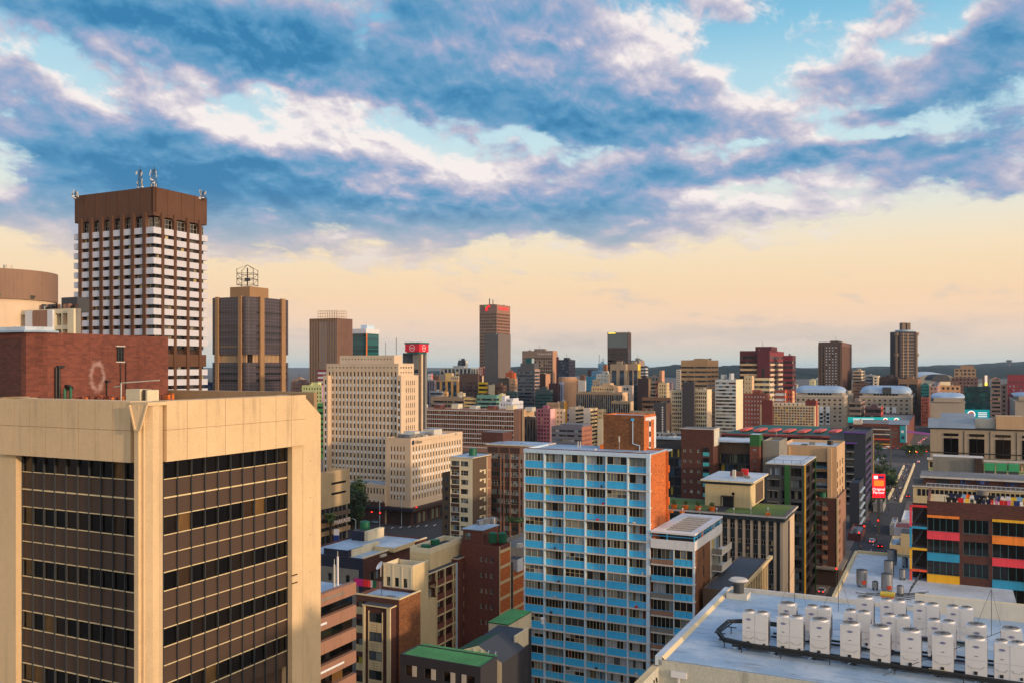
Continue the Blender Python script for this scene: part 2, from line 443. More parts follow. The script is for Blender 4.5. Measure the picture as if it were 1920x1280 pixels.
# ------------------------------------------------------------------ windows and facades
WIN = {}
def MANY(n): return n + '_m' if n + '_m' in MATS else n
def win_mesh(w, h, nx, ny, fm, gm, fw=0.06):
 key = (round(w, 2), round(h, 2), nx, ny, fm, gm)
 if key in WIN: return WIN[key]
 b = MB()
 for i in range(nx):
  for j in range(ny):
   x0, x1 = w * i / nx, w * (i + 1) / nx
   z0, z1 = h * j / ny, h * (j + 1) / ny
   b.face([(x0, 0.04, z0), (x1, 0.04, z0), (x1, 0.04, z1), (x0, 0.04, z1)], gm)
 if fm:
  for i in range(nx + 1):
   x = min(max(w * i / nx, fw / 2), w - fw / 2)
   b.box(x - fw / 2, x + fw / 2, -0.02, 0.03, 0, h, fm)
  for j in range(ny + 1):
   z = min(max(h * j / ny, fw / 2), h - fw / 2)
   b.box(0, w, -0.017, 0.027, z - fw / 2 + 0.003, z + fw / 2 - 0.003, fm)
 WIN[key] = b.mesh('window')
 return WIN[key]
FACES = {'F': ((1, 0), (0, 1), 0.0), 'R': ((0, 1), (-1, 0), pi / 2), 'L': ((0, -1), (1, 0), -pi / 2)}
class Bld:
 def __init__(s, name, label, cat, xc, D, xl, xr, yt, yaw=YAW, z0=0.0, depth=None, group=None):
  X, Y, wl, wr = solve(xc, D, xl, xr, yaw)
  if depth: wr = depth
  s.X, s.Y, s.W, s.Dp, s.yaw = X, Y, wl, wr, yaw
  s.D = D; s.h = zat(yt, D) - z0; s.z0 = z0
  s.root = empty(name, (X, Y, z0), -yaw)
  tag(s.root, label, cat, group)
  s.wall = MB(); s.roof = MB(); s.wins = []; s.rest = MB()
  s.label = label
 def lz(s, y, D=None):            # pixel row -> local height at the corner's depth
  return zat(y, D or s.D) - s.z0
 def face_frame(s, face):
  S, N, r = FACES[face]
  O = {'F': (-s.W, 0), 'R': (0, 0), 'L': (-s.W, s.Dp)}[face]
  L = s.W if face == 'F' else s.Dp
  return O, S, N, r, L
 def panelled(s, face, z0, z1, cols, rows, m, dep=0.2, sm=None, sdep=0.08, win=None, O=None, jit=0, mb=None):
  """one wall plane with window openings: cols and rows are lists of (start, end)"""
  O0, S, N, r, L = s.face_frame(face)
  if O is not None: O0 = O[0]; L = O[1]
  mb = mb or s.wall
  def P(a, z, d): return (O0[0] + S[0] * a + N[0] * d, O0[1] + S[1] * a + N[1] * d, z)
  def q(a0, a1, za, zb, d, mm): mb.face([P(a0, za, d), P(a1, za, d), P(a1, zb, d), P(a0, zb, d)], mm)
  def reveal(a0, a1, za, zb, d, mm):
   mb.face([P(a0, za, 0), P(a0, za, d), P(a0, zb, d), P(a0, zb, 0)][::-1], mm)
   mb.face([P(a1, za, 0), P(a1, za, d), P(a1, zb, d), P(a1, zb, 0)], mm)
   mb.face([P(a0, za, 0), P(a1, za, 0), P(a1, za, d), P(a0, za, d)], mm)
   mb.face([P(a0, zb, 0), P(a1, zb, 0), P(a1, zb, d), P(a0, zb, d)][::-1], mm)
  rows = [(max(a, z0), min(b, z1)) for a, b in rows if b > z0 + 0.05 and a < z1 - 0.05]
  if not cols or not rows:
   q(0, L, z0, z1, 0, m); return
  if sm:
   zl, zh = rows[0][0], rows[-1][1]
   if zl > z0: q(0, L, z0, zl, 0, m)
   if zh < z1: q(0, L, zh, z1, 0, m)
   a = 0
   for c0, c1 in cols:
    if c0 > a + 1e-4: q(a, c0, zl, zh, 0, m)
    reveal(c0, c1, zl, zh, dep, m)
    for i in range(len(rows) - 1):
     za, zb = rows[i][1], rows[i + 1][0]
     if zb > za:
      q(c0, c1, za, zb, sdep, sm)
      mb.face([P(c0, zb, sdep), P(c1, zb, sdep), P(c1, zb, dep), P(c0, zb, dep)], sm)
      mb.face([P(c0, za, sdep), P(c1, za, sdep), P(c1, za, dep), P(c0, za, dep)][::-1], sm)
    a = c1
   if a < L - 1e-4: q(a, L, zl, zh, 0, m)
  else:
   z = z0
   for za, zb in rows:
    if za > z + 1e-4: q(0, L, z, za, 0, m)
    a = 0
    for c0, c1 in cols:
     if c0 > a + 1e-4: q(a, c0, za, zb, 0, m)
     reveal(c0, c1, za, zb, dep, m)
     a = c1
    if a < L - 1e-4: q(a, L, za, zb, 0, m)
    z = zb
   if z < z1 - 1e-4: q(0, L, z, z1, 0, m)
  for za, zb in rows:
   for c0, c1 in cols:
    p = P(c0, za, dep)
    s.wins.append((p, r, c1 - c0, zb - za, win))
 def shell(s, skip=(), parapet=0.9, roofm='roof_grey', wallm='grey_wall', z1=None):
  """left-over plain walls, parapet and roof"""
  z1 = z1 or s.h; W, Dp = s.W, s.Dp; t = 0.25
  b = s.wall
  if 'F' not in skip: b.face([(-W, 0, 0), (0, 0, 0), (0, 0, z1), (-W, 0, z1)], wallm)
  if 'R' not in skip: b.face([(0, 0, 0), (0, Dp, 0), (0, Dp, z1), (0, 0, z1)], wallm)
  if 'L' not in skip: b.face([(-W, Dp, 0), (-W, 0, 0), (-W, 0, z1), (-W, Dp, z1)], wallm)
  b.face([(0, Dp, 0), (-W, Dp, 0), (-W, Dp, z1), (0, Dp, z1)], wallm)
  zr = z1 - parapet
  o = [(-W, 0), (0, 0), (0, Dp), (-W, Dp)]
  i = [(-W + t, t), (-t, t), (-t, Dp - t), (-W + t, Dp - t)]
  for k in range(4):
   j = (k + 1) % 4
   b.face([(*o[k], z1), (*o[j], z1), (*i[j], z1), (*i[k], z1)], wallm)
   b.face([(*i[j], zr), (*i[k], zr), (*i[k], z1), (*i[j], z1)], wallm)
  s.roof.face([(*p, zr) for p in i], roofm)
 def finish(s, default=None, limit=100):
  s.wall.build('wall', s.root)
  s.roof.build('roof', s.root)
  n = 0
  c, sn = cos(-s.yaw), sin(-s.yaw)
  def dist(w):
   p = w[0]; X = s.X + p[0] * c - p[1] * sn; Y = s.Y + p[0] * sn + p[1] * c
   return (X * X + Y * Y + (EYE - s.z0 - p[2]) ** 2) + (1e7 if abs(X) > 0.6 * Y or EYE - s.z0 - p[2] > 0.37 * Y else 0)
  s.wins.sort(key=dist)
  for k, (p, r, w, h, win) in enumerate(s.wins):
   win = win or default or (2, 1, 'dark_metal', 'glass_dark')
   if isinstance(win, list): win = win[(k * 7) % len(win)]
   me = win_mesh(w, h, *win)
   if k < limit:
    o = bpy.data.objects.new('window', me); COL.objects.link(o); o.parent = s.root
    o.location = p; o.rotation_euler = (0, 0, r)
   else:
    cr, sr = cos(r), sin(r)
    for pl in me.polygons:
     s.rest.face([(p[0] + v[0] * cr - v[1] * sr, p[1] + v[0] * sr + v[1] * cr, p[2] + v[2])
         for v in (me.vertices[i].co for i in pl.vertices)], MANY(me.materials[pl.material_index].name))
  s.rest.build('windows', s.root, kind='stuff')
  return s
def evenly(L, n, frac, m0=0.0, m1=0.0):
 """n openings across a length, each taking frac of its bay; margins at both ends"""
 w = (L - m0 - m1) / n
 return [(m0 + w * (i + 0.5 - frac / 2), m0 + w * (i + 0.5 + frac / 2)) for i in range(n)]
def floors(top, pitch, hf, zmin=0.0, n=99):
 """window rows going down from top"""
 r = []; k = 0
 while top - pitch * k - pitch > zmin and k < n:
  z1 = top - pitch * k
  r.append((z1 - pitch * hf, z1)); k += 1
 return r[::-1]
# ------------------------------------------------------------------ distant buildings: one mesh each
FARW = {}
def wallmat(c, kind='plain'):
 k = 'wall_%d_%d_%d%s' % (*c, '' if kind == 'plain' else kind)
 return mat(k, c, 0.85, 0.10, 0.15, kind=kind) and k
GL = 'glass_dark'
def far(label, xl, xc, xr, yt, D, col, style='punch', side=None, gl='glass_dark', name='office_building', px=2.6, pz=3.5, fx=0.55, fz=0.5,
  cap=2.0, roof='roof_grey', box=None, zmin=0.0, depth=None, cat='building', sidestyle=None, group=None, colside=None, yaw=YAW, finish=True):
 X, Y, W, Dp = solve(xc, D, xl, xr, yaw)
 if xr <= xc or depth: Dp = depth or 14.0
 Dp = max(Dp, 3.0)
 h = zat(yt, D)
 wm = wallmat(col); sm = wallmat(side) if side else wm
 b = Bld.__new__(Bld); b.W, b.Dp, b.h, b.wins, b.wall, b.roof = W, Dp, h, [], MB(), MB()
 def one(face, st, m, L):
  if st == 'blank' or L < 3: return b.panelled(face, 0, h, [], [], m)
  if st == 'ribbon':
   cols = evenly(L, 1, 0.96) if L < 14 else evenly(L, max(1, round(L / 14)), 0.97)
   rows = floors(h - cap, pz, fz, zmin)
  elif st == 'piers':
   cols = evenly(L, max(2, round(L / px)), fx); rows = [(zmin, h - cap)]
  else:
   cols = evenly(L, max(1, round(L / px)), fx, 0.8, 0.8); rows = floors(h - cap, pz, fz, zmin)
  b.panelled(face, 0, h, cols, rows, m, dep=0.35)
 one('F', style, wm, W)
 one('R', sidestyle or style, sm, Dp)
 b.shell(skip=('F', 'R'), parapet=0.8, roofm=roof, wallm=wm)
 mb = b.wall
 for f, m in zip(b.roof.f, b.roof.m): mb.face([b.roof.v[i] for i in f], b.roof.mats[m])
 for (p, r, w, hh, win) in b.wins:
  S = (cos(r), sin(r))
  k = max(1, round(w / 2.4)) if style != 'piers' else 1
  kz = max(1, round(hh / pz)) if (style == 'piers' or sidestyle == 'piers') else 1
  for i in range(k):
   for j in range(kz):
    a0, a1 = w * i / k, w * (i + 1) / k; z0, z1 = p[2] + hh * j / kz, p[2] + hh * (j + 1) / kz
    mb.face([(p[0] + S[0] * a0, p[1] + S[1] * a0, z0), (p[0] + S[0] * a1, p[1] + S[1] * a1, z0),
       (p[0] + S[0] * a1, p[1] + S[1] * a1, z1), (p[0] + S[0] * a0, p[1] + S[1] * a0, z1)], MANY(gl))
 if box is None and W > 9 and Dp > 6: box = [(0.35, 0.7, 0.3, 0.7, 2.6)]
 for (a, c, d, e, hh) in (box or []):
  mb.box(-W * (1 - a), -W * (1 - c), Dp * d, Dp * e, h - 0.9, h + hh, wm, top='roof_grey')
 if D < 1500:
  rr = random.Random(int(xl * 7 + yt))
  for k in range(int(min(8, 2 + W * Dp / 120))):
   x, y = -W * rr.uniform(0.08, 0.9), Dp * rr.uniform(0.1, 0.85); w = rr.uniform(0.8, 2.4); q = rr.uniform(0.8, 2.2)
   if rr.random() < 0.25: mb.cyl(x, y, h - 0.8, h + q - 0.3, w * 0.4, 'roof_grey', 8)
   else: mb.box(x, x + w, y, y + w * 0.8, h - 0.8, h - 0.6 + q * 0.8, rr.choice(['roof_grey', 'off_white', 'grey_dark', wm]))
  if rr.random() < 0.3: mb.bar((-W * 0.5, Dp * 0.5, h - 0.8), (-W * 0.5, Dp * 0.5, h + rr.uniform(4, 8)), 0.12 + D / 8000, 'dark_metal')
 if not finish: return b, mb, (X, Y), W, Dp, h
 o = mb.build(name); o.location = (X, Y, 0); o.rotation_euler = (0, 0, -yaw)
 tag(o, label, cat, group)
 return o
# ------------------------------------------------------------------ ground, streets, hills
U = (cos(YAW), -sin(YAW)); V = (sin(YAW), cos(YAW))
def uvw(u, v): return (u * U[0] + v * V[0], u * U[1] + v * V[1])
def sheet(name, poly_uv, z, m, kind='structure'):
 b = MB(); b.face([(*uvw(u, v), z) for u, v in poly_uv], m)
 return tag(b.build(name), None, None, kind=kind)
def rect(u0, u1, v0, v1): return [(u0, v0), (u1, v0), (u1, v1), (u0, v1)]
mat('asphalt', (54, 53, 56), 0.9, 0.14, fine=0.06)
mat('city_ground', (92, 86, 80), 0.95, 0.2)
mat('paving', (104, 94, 86), 0.9, 0.14, fine=0.08)
mat('road_paint', (200, 200, 196), 0.8, 0.1)
mat('lawn', (88, 108, 46), 0.95, 0.2, fine=0.1)
mat('soil', (120, 92, 66), 0.95, 0.2)
def hillmat():
 m = bpy.data.materials.new('hill_cover'); MATS['hill_cover'] = m; m.use_nodes = True
 T = NT(m.node_tree); bs = T.n['Principled BSDF']; bs.inputs['Roughness'].default_value = 1.0
 bs.inputs['Specular IOR Level'].default_value = 0.0
 ob = T.new('ShaderNodeTexCoord').outputs['Object']
 a = T.noise(ob, 0.012, 6, 0.7); b = T.noise(ob, 0.06, 4, 0.7)
 c = T.mix(T.sstep(a, 0.42, 0.6), rgb(22, 42, 44), rgb(48, 62, 58))
 c = T.mix(T.sstep(b, 0.60, 0.66), c, rgb(150, 130, 112))
 T.put(bs.inputs['Base Color'], c)
hillmat()
g = MB(); g.face([(-30000, -3000, 0), (30000, -3000, 0), (30000, 40000, 0), (-30000, 40000, 0)], 'city_ground')
tag(g.build('ground'), None, None, kind='structure')
# main street on the right, running away along the block grid
SU0, SU1 = -31.5, -19.0
sheet('street', rect(SU0 - 0.5, SU1 + 0.5, 60, 480), 0.02, 'asphalt')
sheet('street', rect(-20.6, -8.0, 480, 900), 0.02, 'asphalt')
sheet('street', rect(-60.0, -20.6, 668, 690), 0.016, 'asphalt')
sheet('parking_lot', rect(-130, -9, 668, 800), 0.010, 'asphalt')
for a, b_ in ((-36.5, -32.0), (-18.5, -14)):
 m_ = MB(); p = [(*uvw(u, v),) for u, v in rect(a, b_, 60, 470)]
 m_.prism(p, 0.0, 0.14, 'paving'); tag(m_.build('pavement'), None, None, kind='structure')
# cross street and the junction by the tall cream block on the left
def pj(x, y):
 D = EYE * F / (y - HY); X, Y = world(x, D); return (X * U[0] + Y * U[1], X * V[0] + Y * V[1])
sheet('street', rect(-420, 420, 296, 311), 0.024, 'asphalt')
sheet('street', rect(-222, -204, 40, 900), 0.028, 'asphalt')
jb = MB()
def quadp(pts, m, z):
 jb.face([(*world(x, EYE * F / (y - HY)), z) for x, y in pts], m)
quadp([(600, 1040), (860, 1010), (900, 962), (640, 978)], 'asphalt', 0.034)
tag(jb.build('junction_road'), None, None, kind='structure')
mk = MB()
for k in range(9):   # lane dashes and a crossing on the right-hand street
 u = -25.2; v = 300 + k * 11
 mk.face([(*uvw(a, c), 0.034) for a, c in rect(u - 0.1, u + 0.1, v, v + 4)], 'road_paint')
for k in range(8):
 mk.face([(*uvw(a, c), 0.034) for a, c in rect(SU0 + 0.8 + k * 1.5, SU0 + 1.5 + k * 1.5, 315, 318.5)], 'road_paint')
for k in range(7):
 mk.face([(*uvw(a, c), 0.034) for a, c in rect(-15.2, -15.0, 490 + k * 18, 497 + k * 18)], 'road_paint')
tag(mk.build('road_markings'), None, None, kind='structure')
mk = MB()
for k in range(8):
 x = 700 + k * 16; y = 992 - k * 1.0
 D = EYE * F / (y - HY); X, Y = world(x, D)
 mk.face([(X, Y, 0.045), (X + 0.5, Y, 0.045), (X + 1.1, Y + 3.6, 0.045), (X + 0.6, Y + 3.6, 0.045)], 'road_paint')
tag(mk.build('road_markings'), None, None, kind='structure')
# hills: two ridges
def ridge(name, Y0, pts, depth, m, seed, rough=8.0):
 """pts: pixel column, pixel row of the skyline"""
 rr = random.Random(seed); N = 220; M = 8
 xs = [p[0] for p in pts]; ys = [p[1] for p in pts]
 v = []; f = []
 for j in range(M):
  t = j / (M - 1)
  for i in range(N):
   px = xs[0] + (xs[-1] - xs[0]) * i / (N - 1)
   y = np.interp(px, xs, ys)
   top = zat(y, Y0)
   z = top * math.sin(pi * min(1.0, t * 1.0) * 0.5) ** 0.8 if t <= 1 else 0
   if t > 0.1: z += rr.uniform(-1, 1) * rough * 0.5 * t
   v.append(((px - CX) / F * Y0 * (1 + 0.02 * (1 - t)), Y0 - depth * (1 - t), z if j else -20))
 for j in range(M - 1):
  for i in range(N - 1):
   a = j * N + i; f.append((a, a + 1, a + N + 1, a + N))
 me = bpy.data.meshes.new(name); me.from_pydata(v, [], f); me.materials.append(MATS[m])
 for p in me.polygons: p.use_smooth = False
 o = bpy.data.objects.new(name, me); COL.objects.link(o); tag(o, None, None, kind='structure')
ridge('hills', 9000, [(-200, 712), (400, 712), (560, 708), (760, 698), (950, 688), (1010, 684), (1079, 688), (1120, 689), (1180, 692), (1230, 687), (1262, 684), (1300, 687), (1390, 690),
      (1480, 692), (1520, 690), (1600, 689), (1640, 686), (1720, 687), (1760, 684), (1800, 684), (1850, 681), (1880, 679), (1920, 677), (2200, 672)], 3200, 'hill_cover', 3)
ridge('hills', 7000, [(1180, 700), (1210, 694), (1240, 688), (1265, 683), (1290, 686), (1340, 692), (1345, 686), (1385, 684), (1400, 686), (1480, 694), (1600, 694), (1680, 690), (1800, 690), (1920, 684), (2100, 680)], 2600, 'hill_cover', 5)
# ------------------------------------------------------------------ 1. the beige stone office block, nearest on the left
def beige_block():
 b = Bld('office_block', 'nearest beige stone office block with bronze panel walls and dark window bands', 'office building', 280, 56.0, -46, 600, 752)
 H = b.h; st = 'beige_stone'; W = b.W; Dp = b.Dp
 s0, s1 = 1.0, 12.72            # glazing on the left face, measured from the corner
 r0, r1 = 0.96, 13.55
 zc = b.lz(865, 56.8)           # underside of the crown
 body = b.wall
 rec = 0.55
 # structure behind the curtain wall
 body.box(-W + 1.0, -1.0, 1.0, Dp - 1.0, 0, H - 1.6, 'bronze_panel')
 # crown: proud stone bands with a sloped return at the ends
 b.wall = body
 cr = MB()
 seam = b.lz(805.3, 57)
 def band(face, a0, a1):
  for za, zb, pr in ((zc, seam - 0.015, 0.0), (seam + 0.015, H, 0.0)):
   n = 8
   for k in range(n):
    x0 = a0 + (a1 - a0) * k / n + 0.018; x1 = a0 + (a1 - a0) * (k + 1) / n - 0.018
    if face == 'F': cr.box(-x1, -x0, -0.35, 0.95, za, zb, st)
    else: cr.box(-0.95, 0.35, x0, x1, za, zb, st)
  if face == 'F': cr.box(-a1 + 0.03, -a0 - 0.03, -0.31, 0.9, zc + 0.02, H - 0.02, 'beige_stone_dark')
  else: cr.box(-0.9, 0.31, a0 + 0.03, a1 - 0.03, zc + 0.02, H - 0.02, 'beige_stone_dark')
 band('F', 1.25, 14.0); band('R', 1.05, 14.75)
 cr.build('crown_band', b.root)
 # corner pier with a groove and a carved wedge at the top
 cp = MB()
 cp.prism([(-1.0, 0.1), (-0.62, -0.62), (-0.25, -0.62), (-0.25, -0.4), (-0.05, -0.4), (-0.05, -0.3), (0.35, -0.05), (0.35, 0.45), (0.12, 0.95), (-0.9, 1.2)][::1], 0, H - 0.25, st)
 cp.build('corner_pier', b.root)
 wd = MB()
 wd.face([(-0.95, -0.66, H - 0.2), (0.38, -0.52, H - 0.2), (0.0, -0.68, H - 1.75), (-0.42, -0.70, H - 1.75)][::-1], st)
 for p, q_ in (((-0.95, -0.70, H - 0.2), (-0.42, -0.74, H - 1.75)), ((0.40, -0.55, H - 0.2), (0.0, -0.72, H - 1.75)), ((-0.42, -0.74, H - 1.75), (0.0, -0.72, H - 1.75))):
  wd.bar(p, q_, 0.10, st)
 wd.box(-1.0, 0.42, -0.5, 1.0, H - 0.24, H - 0.03, st)
 wd.build('corner_wedge', b.root)
 # end piers with chamfered heads
 def pier(face, a0, a1, a2):
  p = MB()
  hz = b.lz(781, 68) if face == 'R' else H - 1.9
  def pt(a, d, z): return ((-a, d, z) if face == 'F' else (-d, a, z))
  d0, d1 = 0.0, 1.6
  prof = [(a0, 0.0), (a2, 0.0), (a2, hz), (a1, H), (a0, H)]
  for d, fl in ((d0, 1), (d1, 0)):
   f_ = [pt(a, d, z) for a, z in prof]
   if (face == 'F') == bool(fl): f_ = f_[::-1]
   p.face(f_, st)
  for i in range(5):
   (a, z), (c, z2) = prof[i], prof[(i + 1) % 5]
   f_ = [pt(a, d0, z), pt(c, d0, z2), pt(c, d1, z2), pt(a, d1, z)]
   if face == 'F': f_ = f_
   else: f_ = f_[::-1]
   p.face(f_, st)
  # vertical joint and weep holes
  x = a0 + (a1 - a0)
  for zz in np.arange(47, hz - 1, 2.9):
   q0 = pt(x + 0.9, -0.003, zz)
   if face == 'F': p.box(q0[0] - 0.03, q0[0] + 0.03, -0.012, 0, zz, zz + 0.06, 'black_steel')
   else: p.box(0, 0.012, q0[1] - 0.03, q0[1] + 0.03, zz, zz + 0.06, 'black_steel')
  if face == 'R': p.box(0.002, 0.010, x - 0.008, x + 0.008, 20, zc, 'beige_stone_dark')
  p.build('end_pier', b.root)
 pier('R', r1, 14.8, 17.0); pier('F', s1, 14.05, 16.8)
 # curtain wall rows
 zt0 = b.lz(933.5, 57.5)
 zlow = 44.0
 rows = []; z = zt0
 while z > zlow:
  rows += [(z - 1.2, z, 'p'), (z - 2.4, z - 1.2, 'w'), (z - 3.6, z - 2.4, 'p')]; z -= 3.6
 rows = [(zt0, zt0 + 1.2, 'p'), (zt0 + 1.2, zc + 0.3, 'w')] + rows
 rr = random.Random(4)
 for face, a0, a1 in (('F', s0, s1), ('R', r0, r1)):
  O0, S, N, r, L = b.face_frame(face)
  def P(a, d, z):       # a measured from the corner
   return (-a, d, z) if face == 'F' else (-d, a, z)
  n = 10; aa = a0 + 0.55; w = (a1 - aa) / n
  lines = MB(); mull = MB()
  for (za, zb, ty) in rows:
   panels = MB()
   for i in range(n):
    x0, x1 = aa + i * w, aa + (i + 1) * w
    if ty == 'p':
     t = rr.uniform(-0.012, 0.012)
     pts = [P(x0 + .03, rec + t, za + .02), P(x1 - .03, rec, za + .02), P(x1 - .03, rec, zb - .02), P(x0 + .03, rec + t, zb - .02)]
     if face == 'F': pts = pts[::-1]
     panels.face(pts, 'bronze_panel')
    else:
     k0 = x1 if face == 'F' else x0
     me = win_mesh(w - 0.06, zb - za - 0.04, 1, 1, None, 'glass_black')
     o = bpy.data.objects.new('window', me); COL.objects.link(o); o.parent = b.root
     p0 = P(x1 - .03 if face == 'F' else x0 + .03, rec, za + 0.02)
     o.location = p0; o.rotation_euler = (0, 0, r)
   th = 0.045 if abs((zb - zt0) % 3.6) < 0.01 else 0.028
   A = P(a0 if face == 'F' else aa, rec - 0.05, zb); B_ = P(a1, rec - 0.05, zb)
   if ty != 'w' or True:
    pz = zb
    if face == 'F': lines.box(-a1, -aa, rec - 0.09, rec - 0.02, pz - th, pz + th, 'cream_line')
    else: lines.box(-rec + 0.02, -rec + 0.09, aa, a1, pz - th, pz + th, 'cream_line')
   # narrow casement column next to the corner pier
   if ty == 'w' and za < zt0:
    if face == 'F':
     me = win_mesh(0.42, zb - za - 0.1, 1, 2, 'black_steel', 'glass_blue'); x = -aa + 0.06
     o = bpy.data.objects.new('window', me); COL.objects.link(o); o.parent = b.root; o.location = (x, rec - 0.08, za + 0.05)
    else:
     me = win_mesh(0.42, zb - za - 0.1, 1, 2, 'black_steel', 'glass_blue')
     o = bpy.data.objects.new('window', me); COL.objects.link(o); o.parent = b.root; o.location = (-rec + 0.08, aa - 0.48, za + 0.05); o.rotation_euler = (0, 0, r)
   else:
    pts = [P(a0 - 0.4, rec + 0.02, za), P(aa - .04, rec + 0.02, za), P(aa - .04, rec + 0.02, zb), P(a0 - 0.4, rec + 0.02, zb)]
    if face == 'F': pts = pts[::-1]
    panels.face(pts, 'bronze_panel')
   panels.build('spandrel_row', b.root)
  for i in range(n + 1):
   x = aa + i * w
   if face == 'F': mull.box(-x - 0.03, -x + 0.03, rec - 0.13, rec + 0.02, 40, zc + 0.2, 'dark_metal')
   else: mull.box(-rec - 0.02, -rec + 0.13, x - 0.03, x + 0.03, 40, zc + 0.2, 'dark_metal')
  lines.build('horizontal_trim', b.root); mull.build('mullions', b.root)
 # roof with parapets
 b.roof.face([(-W + 1, 0.9, H - 1.5), (-0.9, 0.9, H - 1.5), (-0.9, Dp - 0.5, H - 1.5), (-W + 1, Dp - 0.5, H - 1.5)], 'roof_grey')
 b.wall.box(-W + 0.8, -0.2, Dp - 0.5, Dp - 0.1, 0, H + 0.15, 'beige_stone_dark', top='cream_line')
 b.wall.box(-W + 0.4, -W + 0.8, 1.5, Dp - 0.1, 0, H - 0.02, 'beige_stone_dark')
 b.wall.box(-0.95, -0.15, 14.6, Dp - 0.1, 0, H - 2.4, st)
 b.finish()
 bh = MB()      # a ledge bracket pair on the right pier
 for zz in (50.05, 49.45): bh.box(0.0, 0.07, 13.5, 14.1, zz, zz + 0.07, 'black_steel')
 bh.build('bracket', b.root)
 k = MB()       # white roof kiosk with a brown door, behind the front parapet
 x, y = loc_uv((b.X, b.Y), YAW, 236, 62);
 k.box(x, x + 1.35, y, y + 1.0, H - 1.5, H + 0.62, 'cream_pale')
 k.box(x + 1.36, x + 1.9, y + 0.2, y + 1.0, H - 1.5, H + 0.60, 'brown_wall')
 k.box(x + 1.9, x + 2.05, y, y + 1.0, H - 1.5, H + 0.58, 'cream_pale')
 o = k.build('roof_kiosk', b.root)
 pp = MB()
 x2 = x - 0.35
 for q in (((x2, y - 0.1, H - 1.5), (x2, y - 0.1, H + 1.05)), ((x2, y - 0.1, H + 1.05), (x2 + 3.2, y + 0.3, H + 1.25)), ((x2, y - .1, H + .85), (x2 - .8, y, H + .75))): pp.bar(*q, 0.07, 'off_white')
 pp.build('roof_pipe', b.root)
 return b
BG = beige_block()
